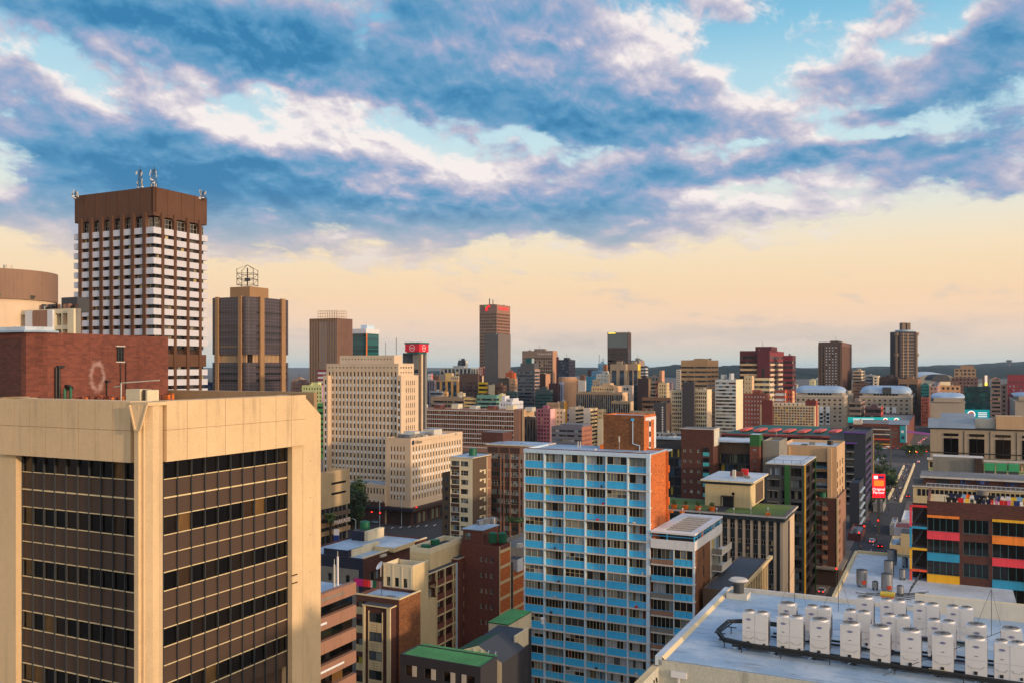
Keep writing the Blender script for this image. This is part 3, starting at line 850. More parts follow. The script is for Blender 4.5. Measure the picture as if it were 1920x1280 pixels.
# ------------------------------------------------------------------ 2. dark brick block behind it
def brick_block():
 D = 66.0
 X, Y = world(72, D)
 root = empty('brick_building', (X, Y, 0), -YAW)
 tag(root, 'windowless dark red brick block rising behind the beige office block', 'brick building')
 H = zat(622.5, D); L = 12.2
 w = MB()
 w.prism([(-26, -0.2), (-1.1, -0.2), (0, 0.75), (0, L), (-26, L)], 0, H, 'brick_red', top='roof_grey')
 w.box(-26, -1.6, -0.15, -0.02 - 0.2, 40, H - 0.4, 'brick_dark')
 w.build('wall', root)
 c = MB(); c.prism([(-26, -0.45), (-1.0, -0.45), (0.12, 0.6), (0.12, 1.6), (-26, 1.6)], H + 0.003, H + 0.14, 'roof_blue')
 c.prism([(-26, -0.2), (-1.2, -0.2), (-0.3, 0.7), (-0.3, 1.5), (-26, 1.5)], H + 0.14, H + 0.42, 'roof_white')
 c.build('roof_coping', root)
 # shaft window, pipes, lamp
 me = win_mesh(0.62, 1.15, 2, 3, 'black_steel', 'glass_black')
 s_ = 6.9
 o = bpy.data.objects.new('window', me); COL.objects.link(o); o.parent = root; o.location = (0.09, s_, H - 2.1); o.rotation_euler = (0, 0, pi / 2)
 f = MB(); f.box(0.0, 0.12, s_ - 0.1, s_ + 0.75, H - 0.93, H - 0.85, 'slab_edge'); f.box(0.0, 0.10, s_ - 0.1, s_ + 0.75, H - 2.2, H - 2.12, 'slab_edge'); f.build('window_sill', root)
 p = MB()
 for y in (1.35, 1.62): p.cyl(0.14, y, 55, H - 2.55, 0.09, 'black_steel', 10)
 p.box(0.02, 0.26, 1.45, 2.0, H - 2.62, H - 2.45, 'black_steel')
 p.build('flue_pipe', root)
 p = MB(); p.bar((0.05, 7.2, H - 2.1), (0.05, 7.3, H - 5.6), 0.05, 'black_steel'); p.bar((0.05, 7.75, H - 2.1), (0.05, 7.75, H - 4.6), 0.06, 'black_steel'); p.bar((0.05, 5.9, H - 3.7), (0.05, 5.9, H - 5.6), 0.08, 'black_steel')
 p.build('cable_run', root)
 p = MB(); p.box(0.02, 0.4, 2.15, 2.4, H - 4.1, H - 3.9, 'black_steel'); p.box(0.2, 0.5, 2.2, 2.55, H - 4.25, H - 4.0, 'black_steel'); p.box(0.02, 0.35, 5.75, 6.05, H - 3.75, H - 3.62, 'black_steel'); p.build('wall_lamp', root)
 # weathered render patch left on the bricks
 m = mat('render_patch', (158, 134, 126), 0.9, 0.25)
 me_ = MATS['brick_red']
 T = NT(me_.node_tree); bs = T.n['Principled BSDF']
 src = bs.inputs['Base Color'].links[0].from_socket
 ob = T.new('ShaderNodeTexCoord').outputs['Object']; sp = T.new('ShaderNodeSeparateXYZ'); T.l.new(ob, sp.inputs[0])
 # nothing else uses this patch position: it is tied to the wall's own coordinates
 dy = T.m('DIVIDE', T.m('SUBTRACT', sp.outputs[1], 5.1), 0.95); dz = T.m('DIVIDE', T.m('SUBTRACT', sp.outputs[2], H - 3.3), 1.6)
 rad = T.m('SQRT', T.m('ADD', T.m('MULTIPLY', dy, dy), T.m('MULTIPLY', dz, dz)))
 ring = T.m('SUBTRACT', 1.0, T.m('ABSOLUTE', T.m('MULTIPLY', T.m('SUBTRACT', rad, 0.62), 2.2)))
 n = T.noise(ob, 2.5, 5, 0.7)
 fac = T.sstep(T.m('ADD', ring, T.m('MULTIPLY', T.m('SUBTRACT', n, 0.5), 1.8)), 0.35, 1.2)
 T.put(bs.inputs['Base Color'], T.mix(T.m('MULTIPLY', fac, 0.6), src, rgb(176, 150, 144)))
 # rubble line and green gas bottles at the foot, on the beige roof
 r = MB(); rr = random.Random(3)
 for k in range(60):
  y = rr.uniform(2.0, 12.0); x = rr.uniform(0.15, 0.7); s = rr.uniform(0.12, 0.3); z = BG.h - 0.35 + rr.uniform(-0.15, 0.12)
  r.box(x, x + s * 1.3, y, y + s, z - 1.2, z + s * 0.5, rr.choice(['brick_orange', 'brick_red', 'brick_red']))
 tag(r.build('brick_rubble', None), 'strip of loose orange brick rubble at the foot of the dark brick block', 'rubble', kind='stuff')
 o = [q for q in COL.objects if q.name.startswith('brick_rubble')][0]; o.location = (X, Y, 0); o.rotation_euler = (0, 0, -YAW)
 for k in range(2):
  g = MB(); yy = 1.62 + k * 0.5
  g.cyl(0, 0, 0, 1.0 + 0.08 * k, 0.11, 'tank_green', 10); g.cyl(0, 0, 1.0 + .08 * k, 1.12 + .08 * k, 0.05, 'tank_green', 8)
  o = g.build('gas_bottle'); px, py = X + (0.75) * U[0] + yy * V[0], Y + 0.75 * U[1] + yy * V[1]
  o.location = (px, py, BG.h - 0.55)
  tag(o, 'green gas bottle against the dark brick wall, ' + ('left one beside the black flue' if k == 0 else 'right one of the pair'), 'gas bottle', 'green gas bottles by the brick wall')
brick_block()
# ------------------------------------------------------------------ 3. round drum building and terrace block, far left
def drum():
 D = 205.0
 X, Y = world(-2, D)
 root = empty('round_building', (X, Y, 0)); tag(root, 'brown ribbed round drum on a pale round base, cut by the left picture edge', 'round building')
 R = 99 / F * D
 w = MB(); w.cyl(0, 0, zat(566, D), zat(512, D), R, wallmat((150, 118, 98), 'ribs'), 64, top='roof_grey')
 o = w.build('drum_wall', root)
 w = MB(); w.cyl(0, 0, 0, zat(566, D), R * 0.96, 'tan_light', 48)
 for k in range(14):
  a = -pi / 2 - 1.2 + k * 0.19
  x, y = R * 0.962 * cos(a), R * 0.962 * sin(a)
  if k % 3 == 0: w.bar((x, y, zat(563, D)), (x + 0.2, y, zat(557, D)), 1.2, 'glass_dark')
 w.build('base_wall', root)
 w = MB()
 w.cyl(R * 0.45, -R * 0.5, zat(513, D), zat(503, D), 0.9, 'off_white', 10); w.bar((R * .27, -R * .6, zat(514, D)), (R * .27, -R * .6, zat(501, D)), .12, 'dark_metal'); w.bar((0, -R * .6, zat(514, D)), (0, -R * .6, zat(501, D)), .12, 'dark_metal')
 w.build('roof_mast', root)
 b = Bld('terrace_block', 'pale terrace block with red balcony backs, between the round drum and the white-banded tower', 'apartment building', 142, 190.0, -60, 152, 578)
 H = b.h; W = b.W
 cols = []; k = 1 / F * 190 * 1.13
 def c(x0, x1):
  f = lambda x: loc_uv((b.X, b.Y), YAW, x, 190 + (142 - x) * 0.055)[0] + W
  return (f(x0), f(x1))
 cols = [c(-40, -2), c(2, 38), c(99, 112), c(115, 128)]
 b.panelled('F', 0, H, cols, [(H - 3.5 - 3.4 * i, H - 1.0 - 3.4 * i) for i in range(5)][::-1], 'cream_pale', dep=1.4, win=(2, 1, 'off_white', 'glass_home'))
 b.shell(skip=('F',), parapet=0.6, roofm='roof_dark', wallm='grey_wall')
 w = MB()
 for x0, x1, m in ((40, 55, 'white_paint'), (56, 86, 'pink_brown'), (87, 98, 'white_paint'), (129, 142, 'cream_pale')):
  a, q = c(x0, x1); w.box(a - W, q - W, -0.5, -0.02, 0, H - 0.2, m)
 w.build('bay_pilaster', b.root)
 a, q = c(115, 128)
 for i in range(4):
  r = MB(); r.box(a - W + .1, q - W - .1, 1.1, 1.3, H - 3.4 - 3.4 * i, H - 1.2 - 3.4 * i, 'red_paint'); r.build('balcony_back', b.root)
 rl = MB()
 for i in range(5):
  rl.box(-W, -W + c(0, 27)[1], -1.2, -0.02, H - 4.4 - 3.4 * i, H - 3.5 - 3.4 * i, 'white_paint')
 rl.build('balcony', b.root)
 rr = random.Random(8); p = MB()
 for k in range(26):
  x = -W + rr.uniform(c(60, 70)[0], W - 1); p.box(x, x + rr.uniform(.3, 1.4), .4, 1.2, H - .6, H + rr.uniform(.3, 1.2), rr.choice(['black_steel', 'grey_dark', 'off_white', 'brown_dark', 'pink_brown']))
 p.build('roof_terrace_furniture', b.root, kind='stuff')
 r = MB(); r.box(-W + c(95, 128)[0], -W + c(95, 128)[1], 2, 5, H - .6, H + 2.6, 'grey_dark', top='roof_metal'); r.build('roof_cabin', b.root)
 b.finish(limit=40)
drum()
# ------------------------------------------------------------------ 4. tall tower with white balcony bands and brown fins
def banded_tower():
 b = Bld('tower', 'tall brown tower with white balcony bands and a solid brown crown', 'high-rise tower', 288, 293.0, 140, 388, 350)
 H, W, Dp = b.h, b.W, b.Dp
 zc = b.lz(404); P = 3.32
 br = 'brown_concrete'
 b.wall.box(-W + 1.3, -1.3, 1.3, Dp - 1.3, 0, zc, 'brown_dark')
 nl = [0.37 + 0, ]
 # fin positions measured from the corner
 def sF(x): return -loc_uv((b.X, b.Y), YAW, x, 293 + (288 - x) * 0.107)[0]
 def sR(x):
  k = (x - CX) / F; return (k * b.Y - b.X) / (sin(YAW) - k * cos(YAW))
 fF = [sF(x) for x in (272, 250, 230, 210, 190.5, 170.5, 150)]
 fR = [sR(x) for x in (303.7, 327, 351, 374)]
 crown = MB()
 # crown with shallow flutes
 def crownface(face, L, fins):
  n = 7 if face == 'F' else 4
  for i in range(n):
   a0, a1 = L * i / n, L * (i + 1) / n
   if face == 'F':
    crown.box(-a1, -a0 - 0.12, 0.0, 1.2, zc + 1.2, H, br); crown.box(-a0 - 0.12, -a0, -0.12, 1.2, zc, H + 0.05, br)
   else:
    crown.box(-1.2, 0.0, a0 + 0.12, a1, zc + 1.2, H, br); crown.box(-1.2, 0.12, a0, a0 + 0.12, zc, H + 0.05, br)
 crownface('F', W, fF); crownface('R', Dp, fR)
 crown.box(-W + 0.3, -0.3, 0.9, Dp - 0.02, zc, H - 1.5, br, top='roof_dark'); crown.box(-W, -W + 1, 0.5, Dp, zc, H - 0.01, br)
 crown.box(-W, -0.1, Dp - .6, Dp, zc, H - .02, br)
 # arched soffits between the fins
 crown.box(-W + .02, -.02, 0.02, 0.9, zc, zc + 1.25, br); crown.box(-0.9, -0.02, 0.02, Dp - .02, zc + .003, zc + 1.247, br)
 crown.build('crown', b.root)
 for i, s in enumerate(fF):
  f = MB(); f.box(-s - 0.72, -s + 0.72, -0.55, 1.4, 0, zc + 1.2, br); f.box(-s - .95, -s + .95, -.35, 1.2, zc - .7, zc, br); f.build('fin', b.root)
 for i, s in enumerate(fR):
  f = MB(); f.box(-1.4, 0.55, s - 0.55, s + 0.55, 0, zc + 1.2, br); f.box(-1.2, .35, s - .75, s + .75, zc - .7, zc, br); f.build('fin', b.root)
 # balcony bands: one continuous ring of panels per storey
 ztop = b.lz(425.5); k = 0
 blank = (b.lz(687), b.lz(663))
 while True:
  z1 = ztop - P * k; z0 = z1 - 2.05
  if z0 < 40: break
  k += 1
  if z1 > blank[0] + .5 and z0 < blank[1]: continue
  m = MB()
  m.box(-W - 0.1, -0.02, -0.26, 0.9, z0, z1, 'white_panel'); m.box(-0.9, 0.28, -0.28, Dp + 0.05, z0 + .002, z1 + .002, 'white_panel')
  m.build('balcony_band', b.root)
 bl = MB(); bl.box(-W + .6, -0.6, 0.2, 1.4, blank[0], blank[1], 'brown_concrete'); bl.box(-1.4, 0.15, 0.3, Dp - .5, blank[0] + .01, blank[1] - .01, 'brown_concrete'); bl.build('blank_storey', b.root)
 # windows per storey behind the bands
 edgesF = sorted([0.8] + fF + [W - .4]); edgesR = sorted([0.6] + fR + [Dp - .4])
 for j in range(k + 1):
  za = ztop - P * j + 0.0; zb = za + P - 2.05 if j else b.lz(407)
  if j == 0: za = ztop
  if za > blank[0] - .5 and zb < blank[1] + .9: continue
  for a, c in zip(edgesF[:-1], edgesF[1:]):
   if c - a < 1.5: continue
   b.wins.append(((-c + 0.7, 0.75, za), 0.0, c - a - 1.4, zb - za, (3, 2, 'off_white', 'glass_black') if j == 0 else (3, 1, 'dark_metal', 'glass_dark')))
  for a, c in zip(edgesR[:-1], edgesR[1:]):
   if c - a < 1.5: continue
   b.wins.append(((-0.75, a + 0.55, za), pi / 2, c - a - 1.1, zb - za, (3, 2, 'off_white', 'glass_black') if j == 0 else (3, 1, 'dark_metal', 'glass_dark')))
 b.finish(limit=95)
 # antenna masts and dishes
 def mast(name, px, D, y0, y1, label, w=1.3):
  x, y = world(px, D); r = empty(name, (x, y, zat(y0, D) - 1.2)); tag(r, label, 'antenna mast', 'antenna masts on tower roofs')
  h = zat(y1, D) - zat(y0, D) + 1.2; m = MB()
  n = 6
  for i in range(n):
   za, zb = h * .85 * i / n, h * .85 * (i + 1) / n; ww = w * (1 - i / n * .6); w2 = w * (1 - (i + 1) / n * .6)
   for sx, sy in ((-1, -1), (1, -1), (1, 1), (-1, 1)):
    m.bar((sx * ww / 2, sy * ww / 2, za), (sx * w2 / 2, sy * w2 / 2, zb), 0.14, 'dark_metal')
   m.bar((-ww / 2, -ww / 2, za), (w2 / 2, -w2 / 2, zb), 0.10, 'dark_metal'); m.bar((ww / 2, -ww / 2, za), (-w2 / 2, w2 / 2, zb), .10, 'dark_metal')
  m.bar((0, 0, h * .8), (0, 0, h), 0.12, 'dark_metal'); m.build('lattice', r)
  a = MB(); rr = random.Random(px)
  for i in range(9):
   z = h * rr.uniform(.1, .75); sx = rr.choice((-1, 1)) * rr.uniform(.5, 1.1); a.box(sx - .12, sx + .12, -.9, -.75, z, z + 1.0, 'off_white')
  for i in range(3):
   z = h * rr.uniform(.05, .4); sx = rr.uniform(-1.2, 1.2); a.cyl(sx, -1.0, z, z + .25, .5, 'white_paint', 10)
  a.build('antenna_panels', r)
 mast('antenna_mast', 263, 306, 352, 312, 'thin lattice mast with white antennas, left one on the banded tower roof', 1.5)
 mast('antenna_mast', 289, 298, 350, 311, 'lattice mast with dishes over the corner of the banded tower', 1.8)
 mast('antenna_mast', 382, 312, 370, 357, 'short antenna cluster on the right corner of the banded tower', 1.6)
 mast('antenna_mast', 143, 306, 368, 357, 'short antenna cluster on the left corner of the banded tower', 1.2)
banded_tower()
# ------------------------------------------------------------------ 5. dark glass tower with stone piers
mat('pier_brown', (150, 116, 82), .9, .08, .2)
def dark_tower():
 D = 452.0
 b = Bld('tower', 'dark glass tower with four tan stone piers and an aerial frame on its roof', 'high-rise tower', 469, D, 393, 545, 556)
 H, W, Dp = b.h, b.W, b.Dp
 mat('glass_wall_dark', (52, 44, 50), 0.25, 0.25, kind='grid'); MATS['glass_wall_dark'].node_tree.nodes['Principled BSDF'].inputs['Specular IOR Level'].default_value = 0.6
 def sF(x):
  k = (x - CX) / F; return -(k * b.Y - b.X) / (cos(YAW) + k * sin(YAW))
 def sR(x):
  k = (x - CX) / F; return (k * b.Y - b.X) / (sin(YAW) - k * cos(YAW))
 za, zb = b.lz(679), b.lz(664)
 for z0, z1 in ((zb, H), (0, za)):
  b.wall.prism([(-W, 2), (-W + 2, 0), (-3, 0), (0, 3), (0, Dp - 2), (-2, Dp), (-W, Dp)], z0, z1, 'glass_wall_dark', top='roof_dark')
 b.wall.prism([(-W + 3, 3), (-3, 3), (-3, Dp - 3), (-W + 3, Dp - 3)], za, zb, 'brown_dark')
 for i in range(26):
  a = i / 25
  b.wall.bar((-W + 2.5 + a * (W - 6), 1.2, za), (-W + 2.5 + a * (W - 6), 1.2, zb), .5, 'tan_concrete'); b.wall.bar((-1.2, 3.5 + a * (Dp - 6), za), (-1.2, 3.5 + a * (Dp - 6), zb), .5, 'tan_concrete')
 w = MB(); w2 = 0
 for k in range(40):
  z = H - 8.2 - k * 3.45
  if z < 55: break
  if za - 1 < z < zb + 1.5: continue
  if k % 2 and z > zb + 12: continue
  f = MB(); f.box(-W + 3, -4, -0.02, 0.5, z, z + .8, 'glass_black'); f.box(-0.5, 0.02, 4, Dp - 3, z, z + .8, 'glass_black'); f.build('window_band', b.root)
 for s in (sF(408), sF(451)):
  p = MB(); p.box(-s - 1.0, -s + 1.0, -.8, .5, 0, H + .4, 'pier_brown'); p.build('pier', b.root)
 for s in (sR(490), sR(530)):
  p = MB(); p.box(-.5, .8, s - 1.5, s + 1.5, 0, H + .4, 'pier_brown'); p.build('pier', b.root)
 X, Y, pw, pd = solve(469, D + 2, 432, 507)
 p = MB(); p.box(-pw - 3.5, -3.5, 3.5, pd + 3.5 - 1, H - .5, b.lz(535.5), 'pier_brown', top='roof_grey'); p.build('penthouse', b.root)
 b.finish()
 x, y = world(464, D + 12); z0 = zat(535, D + 12)
 r = empty('roof_aerial', (x, y, z0 - .3)); tag(r, 'rusty square aerial frame with a pitched top on the dark glass tower', 'aerial frame')
 m = MB(); a = 4.2; h = 8.2
 pts = [(-a, -a), (a, -a), (a, a), (-a, a)]
 for i in range(4):
  p, q = pts[i], pts[(i + 1) % 4]
  m.bar((*p, 0), (*p, h + .3), .26, 'brown_dark');
  for z in (0.3, 3.4, 6.2): m.bar((*p, z), (*q, z), .2, 'brown_dark')
  m.bar((*p, 0.3), (*q, 3.4), .14, 'brown_dark'); m.bar((*p, 3.4), (*q, 6.2), .14, 'brown_dark'); m.bar((*p, h), (0, 0, h + 2.6), .16, 'brown_dark')
 m.bar((0, 0, 0), (0, 0, h + 1), .5, 'brown_dark'); m.box(-1.2, 1.2, -1, 1, 2.5, 4, 'dark_metal')
 m.build('frame', r)
dark_tower()
def text(name, body, parent, loc, rot, size, m, ext=0.02, align='CENTER', sx=1.0):
 cu = bpy.data.curves.new(name, 'FONT'); cu.body = body; cu.size = size; cu.extrude = ext
 cu.align_x = align; cu.align_y = 'CENTER'; cu.materials.append(MATS[m])
 t = bpy.data.objects.new(name, cu); COL.objects.link(t)
 me = bpy.data.meshes.new_from_object(t.evaluated_get(bpy.context.evaluated_depsgraph_get()))
 bpy.data.objects.remove(t); me.name = name
 if not me.materials: me.materials.append(MATS[m])
 o = bpy.data.objects.new(name, me); COL.objects.link(o); o.parent = parent
 o.location = loc; o.rotation_euler = rot; o.scale = (sx, 1, 1)
 return o
FR = (pi / 2, 0, 0); RR = (pi / 2, 0, pi / 2)      # facing out of a front wall / of a right-hand wall
def simple(name, label, cat, xc, D, xl, xr, yt, F_=None, R_=None, wm='tan_concrete', rm='roof_grey', win=None, parapet=0.9, limit=100, zmin=0, depth=None, wr=None, fin=True, group=None):
 """F_/R_ = (columns, column share, storey height, window share, drop below the top, spandrel material, depth[, margins])"""
 b = Bld(name, label, cat, xc, D, xl, xr, yt, depth=depth, group=group)
 for face, sp, m in (('F', F_, wm), ('R', R_, wr or wm)):
  if not sp: continue
  L = b.W if face == 'F' else b.Dp
  mg = sp[7] if len(sp) > 7 else (0.6, 0.6)
  cols = evenly(L, sp[0], sp[1], *mg); rows = floors(b.h - sp[4], sp[2], sp[3], zmin)
  b.panelled(face, 0, b.h, cols, rows, m, dep=sp[6], sm=sp[5], sdep=sp[6] * .4, win=sp[8] if len(sp) > 8 else win)
 b.shell(skip=[k for k, s in (('F', F_), ('R', R_)) if s], parapet=parapet, roofm=rm, wallm=wm)
 if wr and not R_:
  b.wall.box(0.0, 0.03, 0, b.Dp, 0, b.h, wr)
 if b.Dp > 5 and b.W > 5: clutter(b, 5, int(xl * 3 + yt), 1.3)
 if fin: b.finish(default=win, limit=limit)
 return b
def clutter(b, n, seed, hmax=1.6, mats=('off_white', 'grey_wall', 'steel', 'roof_grey'), x=(0.08, 0.9), y=(0.1, 0.85)):
 """roof plant: small boxes, vents and tanks, each a part of its own"""
 rr = random.Random(seed)
 for k in range(n):
  m = MB(); xx = -b.W * rr.uniform(*x); yy = b.Dp * rr.uniform(*y); w = rr.uniform(.5, 1.8); h = rr.uniform(.4, hmax)
  z = b.h - 0.9
  if rr.random() < .3: m.cyl(xx, yy, z, z + h, w * .4, rr.choice(mats), 10); nm = 'roof_vent'
  else: m.box(xx, xx + w, yy, yy + w * rr.uniform(.6, 1.4), z, z + h, rr.choice(mats)); nm = 'roof_box'
  m.build(nm, b.root)
mat('sp_pale', (222, 228, 232), 0.6, 0.1, 0.2)
mat('sp_brown', (70, 48, 40), 0.8, 0.15, 0.2)
mat('sp_teal', (52, 60, 66), 0.7, 0.1)
mat('sign_red', (206, 14, 44), 0.5, 0.04)
mat('sign_white', (232, 226, 226), 0.5, 0.02)
# ------------------------------------------------------------------ striped tower, green glass tower, red sign tower
def striped_tower():
 b = simple('tower', 'dark tower with close vertical pale ribs and open scaffold on its roof', 'high-rise tower', 632, 800, 581, 660, 596.5, wm='charcoal', fin=False)
 for face, L in (('F', b.W), ('R', b.Dp)):
  n = 17 if face == 'F' else 14
  for i in range(n + 1):
   a = L * i / n; f = MB()
   if face == 'F': f.box(-a - .28, -a + .28, -.4, .1, 0, b.h + .1, 'pier_brown')
   else: f.box(-.1, .4, a - .3, a + .3, 0, b.h + .1, 'pink_brown')
   f.build('rib', b.root)
 for i in range(3):
  f = MB(); f.box(-b.W * (i + 1) / 3 + .4, -b.W * i / 3 - .4, -.08, .2, 20, b.h - 3, 'glass_blue'); f.build('glazing', b.root)
 m = MB(); x0, x1, y0, y1 = -b.W * .72, 1 - b.W * .0, 2, b.Dp * .7; x0 = -b.W * .75; x1 = -1.5
 for i in range(9):
  x = x0 + (x1 - x0) * i / 8
  for y in (y0, y1): m.bar((x, y, b.h - 1), (x, y, b.h + 7.2), .28, 'tan_concrete')
 for z in (b.h + 2, b.h + 4.6, b.h + 7):
  for y in (y0, y1): m.bar((x0, y, z), (x1, y, z), .28, 'tan_concrete')
  for x in (x0, x1): m.bar((x, y0, z), (x, y1, z), .28, 'tan_concrete')
 m.build('roof_scaffold', b.root); b.finish()
striped_tower()
def green_tower():
 b = Bld('tower', 'green glass tower with a white roof band, right of the ribbed tower', 'high-rise tower', 686, 850, 657, 710, 625)
 rows = floors(b.h - .5, 3.6, .72, 30)
 b.panelled('F', 0, b.h, [(.3, b.W - .3)], rows, 'teal_glass', dep=.15, win=(1, 1, None, 'glass_teal'))
 b.panelled('R', 0, b.h, [(1.5, b.Dp - .3)], rows, 'teal_glass', dep=.15, win=(1, 1, None, 'glass_teal'))
 b.shell(skip=('F', 'R'), wallm='teal_glass')
 c = MB(); c.box(-b.W - .4, .4, -.4, b.Dp + .4, b.h, b.h + 4.4, 'white_paint'); c.build('roof_band', b.root)
 c = MB(); c.box(-b.W * .5, -2, b.Dp * .2, b.Dp * .8, b.h + 4.4, b.h + 8, 'pale_frame'); c.bar((-5, 8, b.h + 8), (-5, 8, b.h + 13.5), .3, 'white_paint'); c.build('plant_room', b.root)
 c = MB(); c.box(.02, .5, .1, 1.6, 0, b.h, 'orange_paint'); c.build('corner_strip', b.root)
 b.finish()
green_tower()
def sign_tower():
 b = Bld('tower', 'grey tower carrying a square red sign box with white ring logos', 'high-rise tower', 785, 650, 754, 801, 661)
 b.wall.box(-b.W, -b.W * .35, 1.0, b.Dp, 0, b.h, 'grey_wall', top='roof_grey')
 zt = b.lz(657)
 b.wall.box(-b.W * .36, 0, 0, b.Dp * .95, 0, zt, 'grey_wall')
 f = MB(); f.box(-b.W - .02, -b.W * .36 - .1, .9, 1.2, b.h - 7.0, b.h - .1, 'grey_dark'); f.box(-b.W, -.3, -.05, .9, b.h - 14.5, b.h - 12, 'glass_dark'); f.build('dark_band', b.root)
 for a in (0.33, .62):
  f = MB(); f.box(-.3, .6, b.Dp * a - .9, b.Dp * a + .9, 0, zt, 'tan_light' if a < .5 else 'grey_dark'); f.build('rib', b.root)
 f = MB(); f.box(-.2, .35, .2, 2.4, 0, zt, 'brown_wall'); f.build('dark_strip', b.root)
 # sign box
 D = 650; X, Y, w, d = solve(786, D - 3, 759.5, 803.5)
 lx, ly = loc_uv((b.X, b.Y), YAW, 786, D - 3)
 z0, z1 = b.lz(659.5), b.lz(644.5)
 s = MB(); s.box(lx - w, lx, ly, ly + d, z0, z1, 'sign_red'); s.build('sign_box', b.root)
 s = MB(); s.box(lx - w - .4, lx + .4, ly - .4, ly + d + .4, z1, z1 + 1.0, 'teal_glass'); s.box(lx - w + 1, lx - 1, ly + 1, ly + d - 1, z0 - 1.4, z0, 'teal_glass'); s.build('sign_trim', b.root)
 def ring(cx, cy, cz, r, face):
  m = MB(); n = 20
  for i in range(n):
   a, c = 2 * pi * i / n, 2 * pi * (i + 1) / n
   for (ra, rb_) in ((r, r * .86),):
    pts = [(ra * cos(a), ra * sin(a)), (ra * cos(c), ra * sin(c)), (rb_ * cos(c), rb_ * sin(c)), (rb_ * cos(a), rb_ * sin(a))]
    if face == 'F': m.face([(cx + p[0], cy - .06, cz + p[1]) for p in pts], 'sign_white')
    else: m.face([(cx + .06, cy + p[0], cz + p[1]) for p in pts], 'sign_white')
  m.build('ring_logo', b.root)
 zc = (z0 + z1) / 2
 ring(lx - w * .5, ly, zc, 2.35, 'F'); ring(lx, ly + d * .5, zc, 2.35, 'R')
 text('sign_text', 'absa', b.root, (lx - w * .5, ly - .08, zc), FR, 1.9, 'sign_white')
 text('sign_text', 'absa', b.root, (lx + .08, ly + d * .5, zc), RR, 1.9, 'sign_white')
 b.finish()
sign_tower()
for px, D, y0, y1, lb in ((743, 900, 700, 633, 'tall thin aerial pole left of the red sign box'), (723, 1100, 700, 642, 'thin far aerial mast above the cream tower roof')):
 m = MB(); h = zat(y1, D); m.cyl(0, 0, 0, h, .45, 'dark_metal', 8, r1=.3); o = m.build('aerial_pole'); x, y = world(px, D); o.location = (x, y, 0); tag(o, lb, 'aerial pole')
# ------------------------------------------------------------------ big cream stepped tower with its corner block
def cream_tower():
 D = 398.0
 W_ = (1, 2, 'dark_metal', 'glass_office')
 b = Bld('office_tower', 'tall cream stepped office tower with rows of narrow dark windows', 'office tower', 747, D, 612, 776, 681)
 H, W, Dp = b.h, b.W, b.Dp
 cols = evenly(W, 19, 0.46, 0.6, 0.6)
 rows = floors(b.lz(696.5), 3.36, 0.62, 13)
 b.panelled('F', 0, H, cols, rows, 'tan_light', dep=.35, sm='sp_pale', sdep=.15, win=W_)
 b.shell(skip=('F',), parapet=1.0, roofm='roof_blue', wallm='tan_light')
 # small square openings under the cornice
 for i in range(19):
  x = -W + .6 + (W - 1.2) * (i + .5) / 19
  b.wall.box(x - .35, x + .35, -.02, .1, b.lz(689.5), b.lz(687.5), 'glass_black')
 for i in range(5):
  y = Dp * (i + 1) / 6
  b.wall.box(-.1, .02, y - .45, y + .45, b.lz(690), b.lz(687), 'glass_black'); b.wall.box(-.1, .02, y - .45, y + .45, b.lz(699), b.lz(697), 'glass_black')
 b.finish(limit=100)
 # penthouse: setback storey
 lx, ly = loc_uv((b.X, b.Y), YAW, 739, D + 6)
 X, Y, pw, pd = solve(739, D + 6, 637, 754)
 p = MB(); p.box(lx - pw, lx, ly, ly + pd, H - 1, zat(665.5, D + 6), 'tan_light', top='roof_grey')
 for i in range(16):
  x = lx - pw + pw * (i + 1) / 17; p.box(x - .2, x + .2, ly - .02, ly + .1, zat(674, D + 6), zat(671, D + 6), 'glass_black')
 p.build('penthouse', b.root)
 # right wing, one step lower, with its own windows
 lx, ly = loc_uv((b.X, b.Y), YAW, 750, D - 3)
 X, Y, ww, wd = solve(750, D - 3, 745, 784.5)
 w = Bld('office_wing', 'cream right-hand wing of the stepped tower, one step lower, five narrow windows per floor', 'office building', 752, D - 1.5, 744, 784.5, 703)
 w.panelled('R', 0, w.h, evenly(w.Dp, 5, .42, 3.5, 2.5), floors(w.lz(713), 3.36, .62, 18), 'tan_light', dep=.35, sm='tan_light', sdep=.12, win=W_)
 w.panelled('F', 0, w.h, [(w.W * .25, w.W * .7)] if w.W > 1.5 else [], floors(w.lz(713), 3.36, .62, 18), 'tan_light', dep=.3, sm='sp_pale', win=W_)
 w.shell(skip=('R', 'F'), wallm='tan_light'); w.finish()
 w = simple('office_wing', 'narrow left-hand shoulder of the cream stepped tower', 'office building', 614.5, D + 14, 606, 616, 703, F_=(1, .45, 3.36, .62, 2, 'sp_pale', .3, (.2, .2), W_), wm='tan_light', depth=8)
cream_tower()
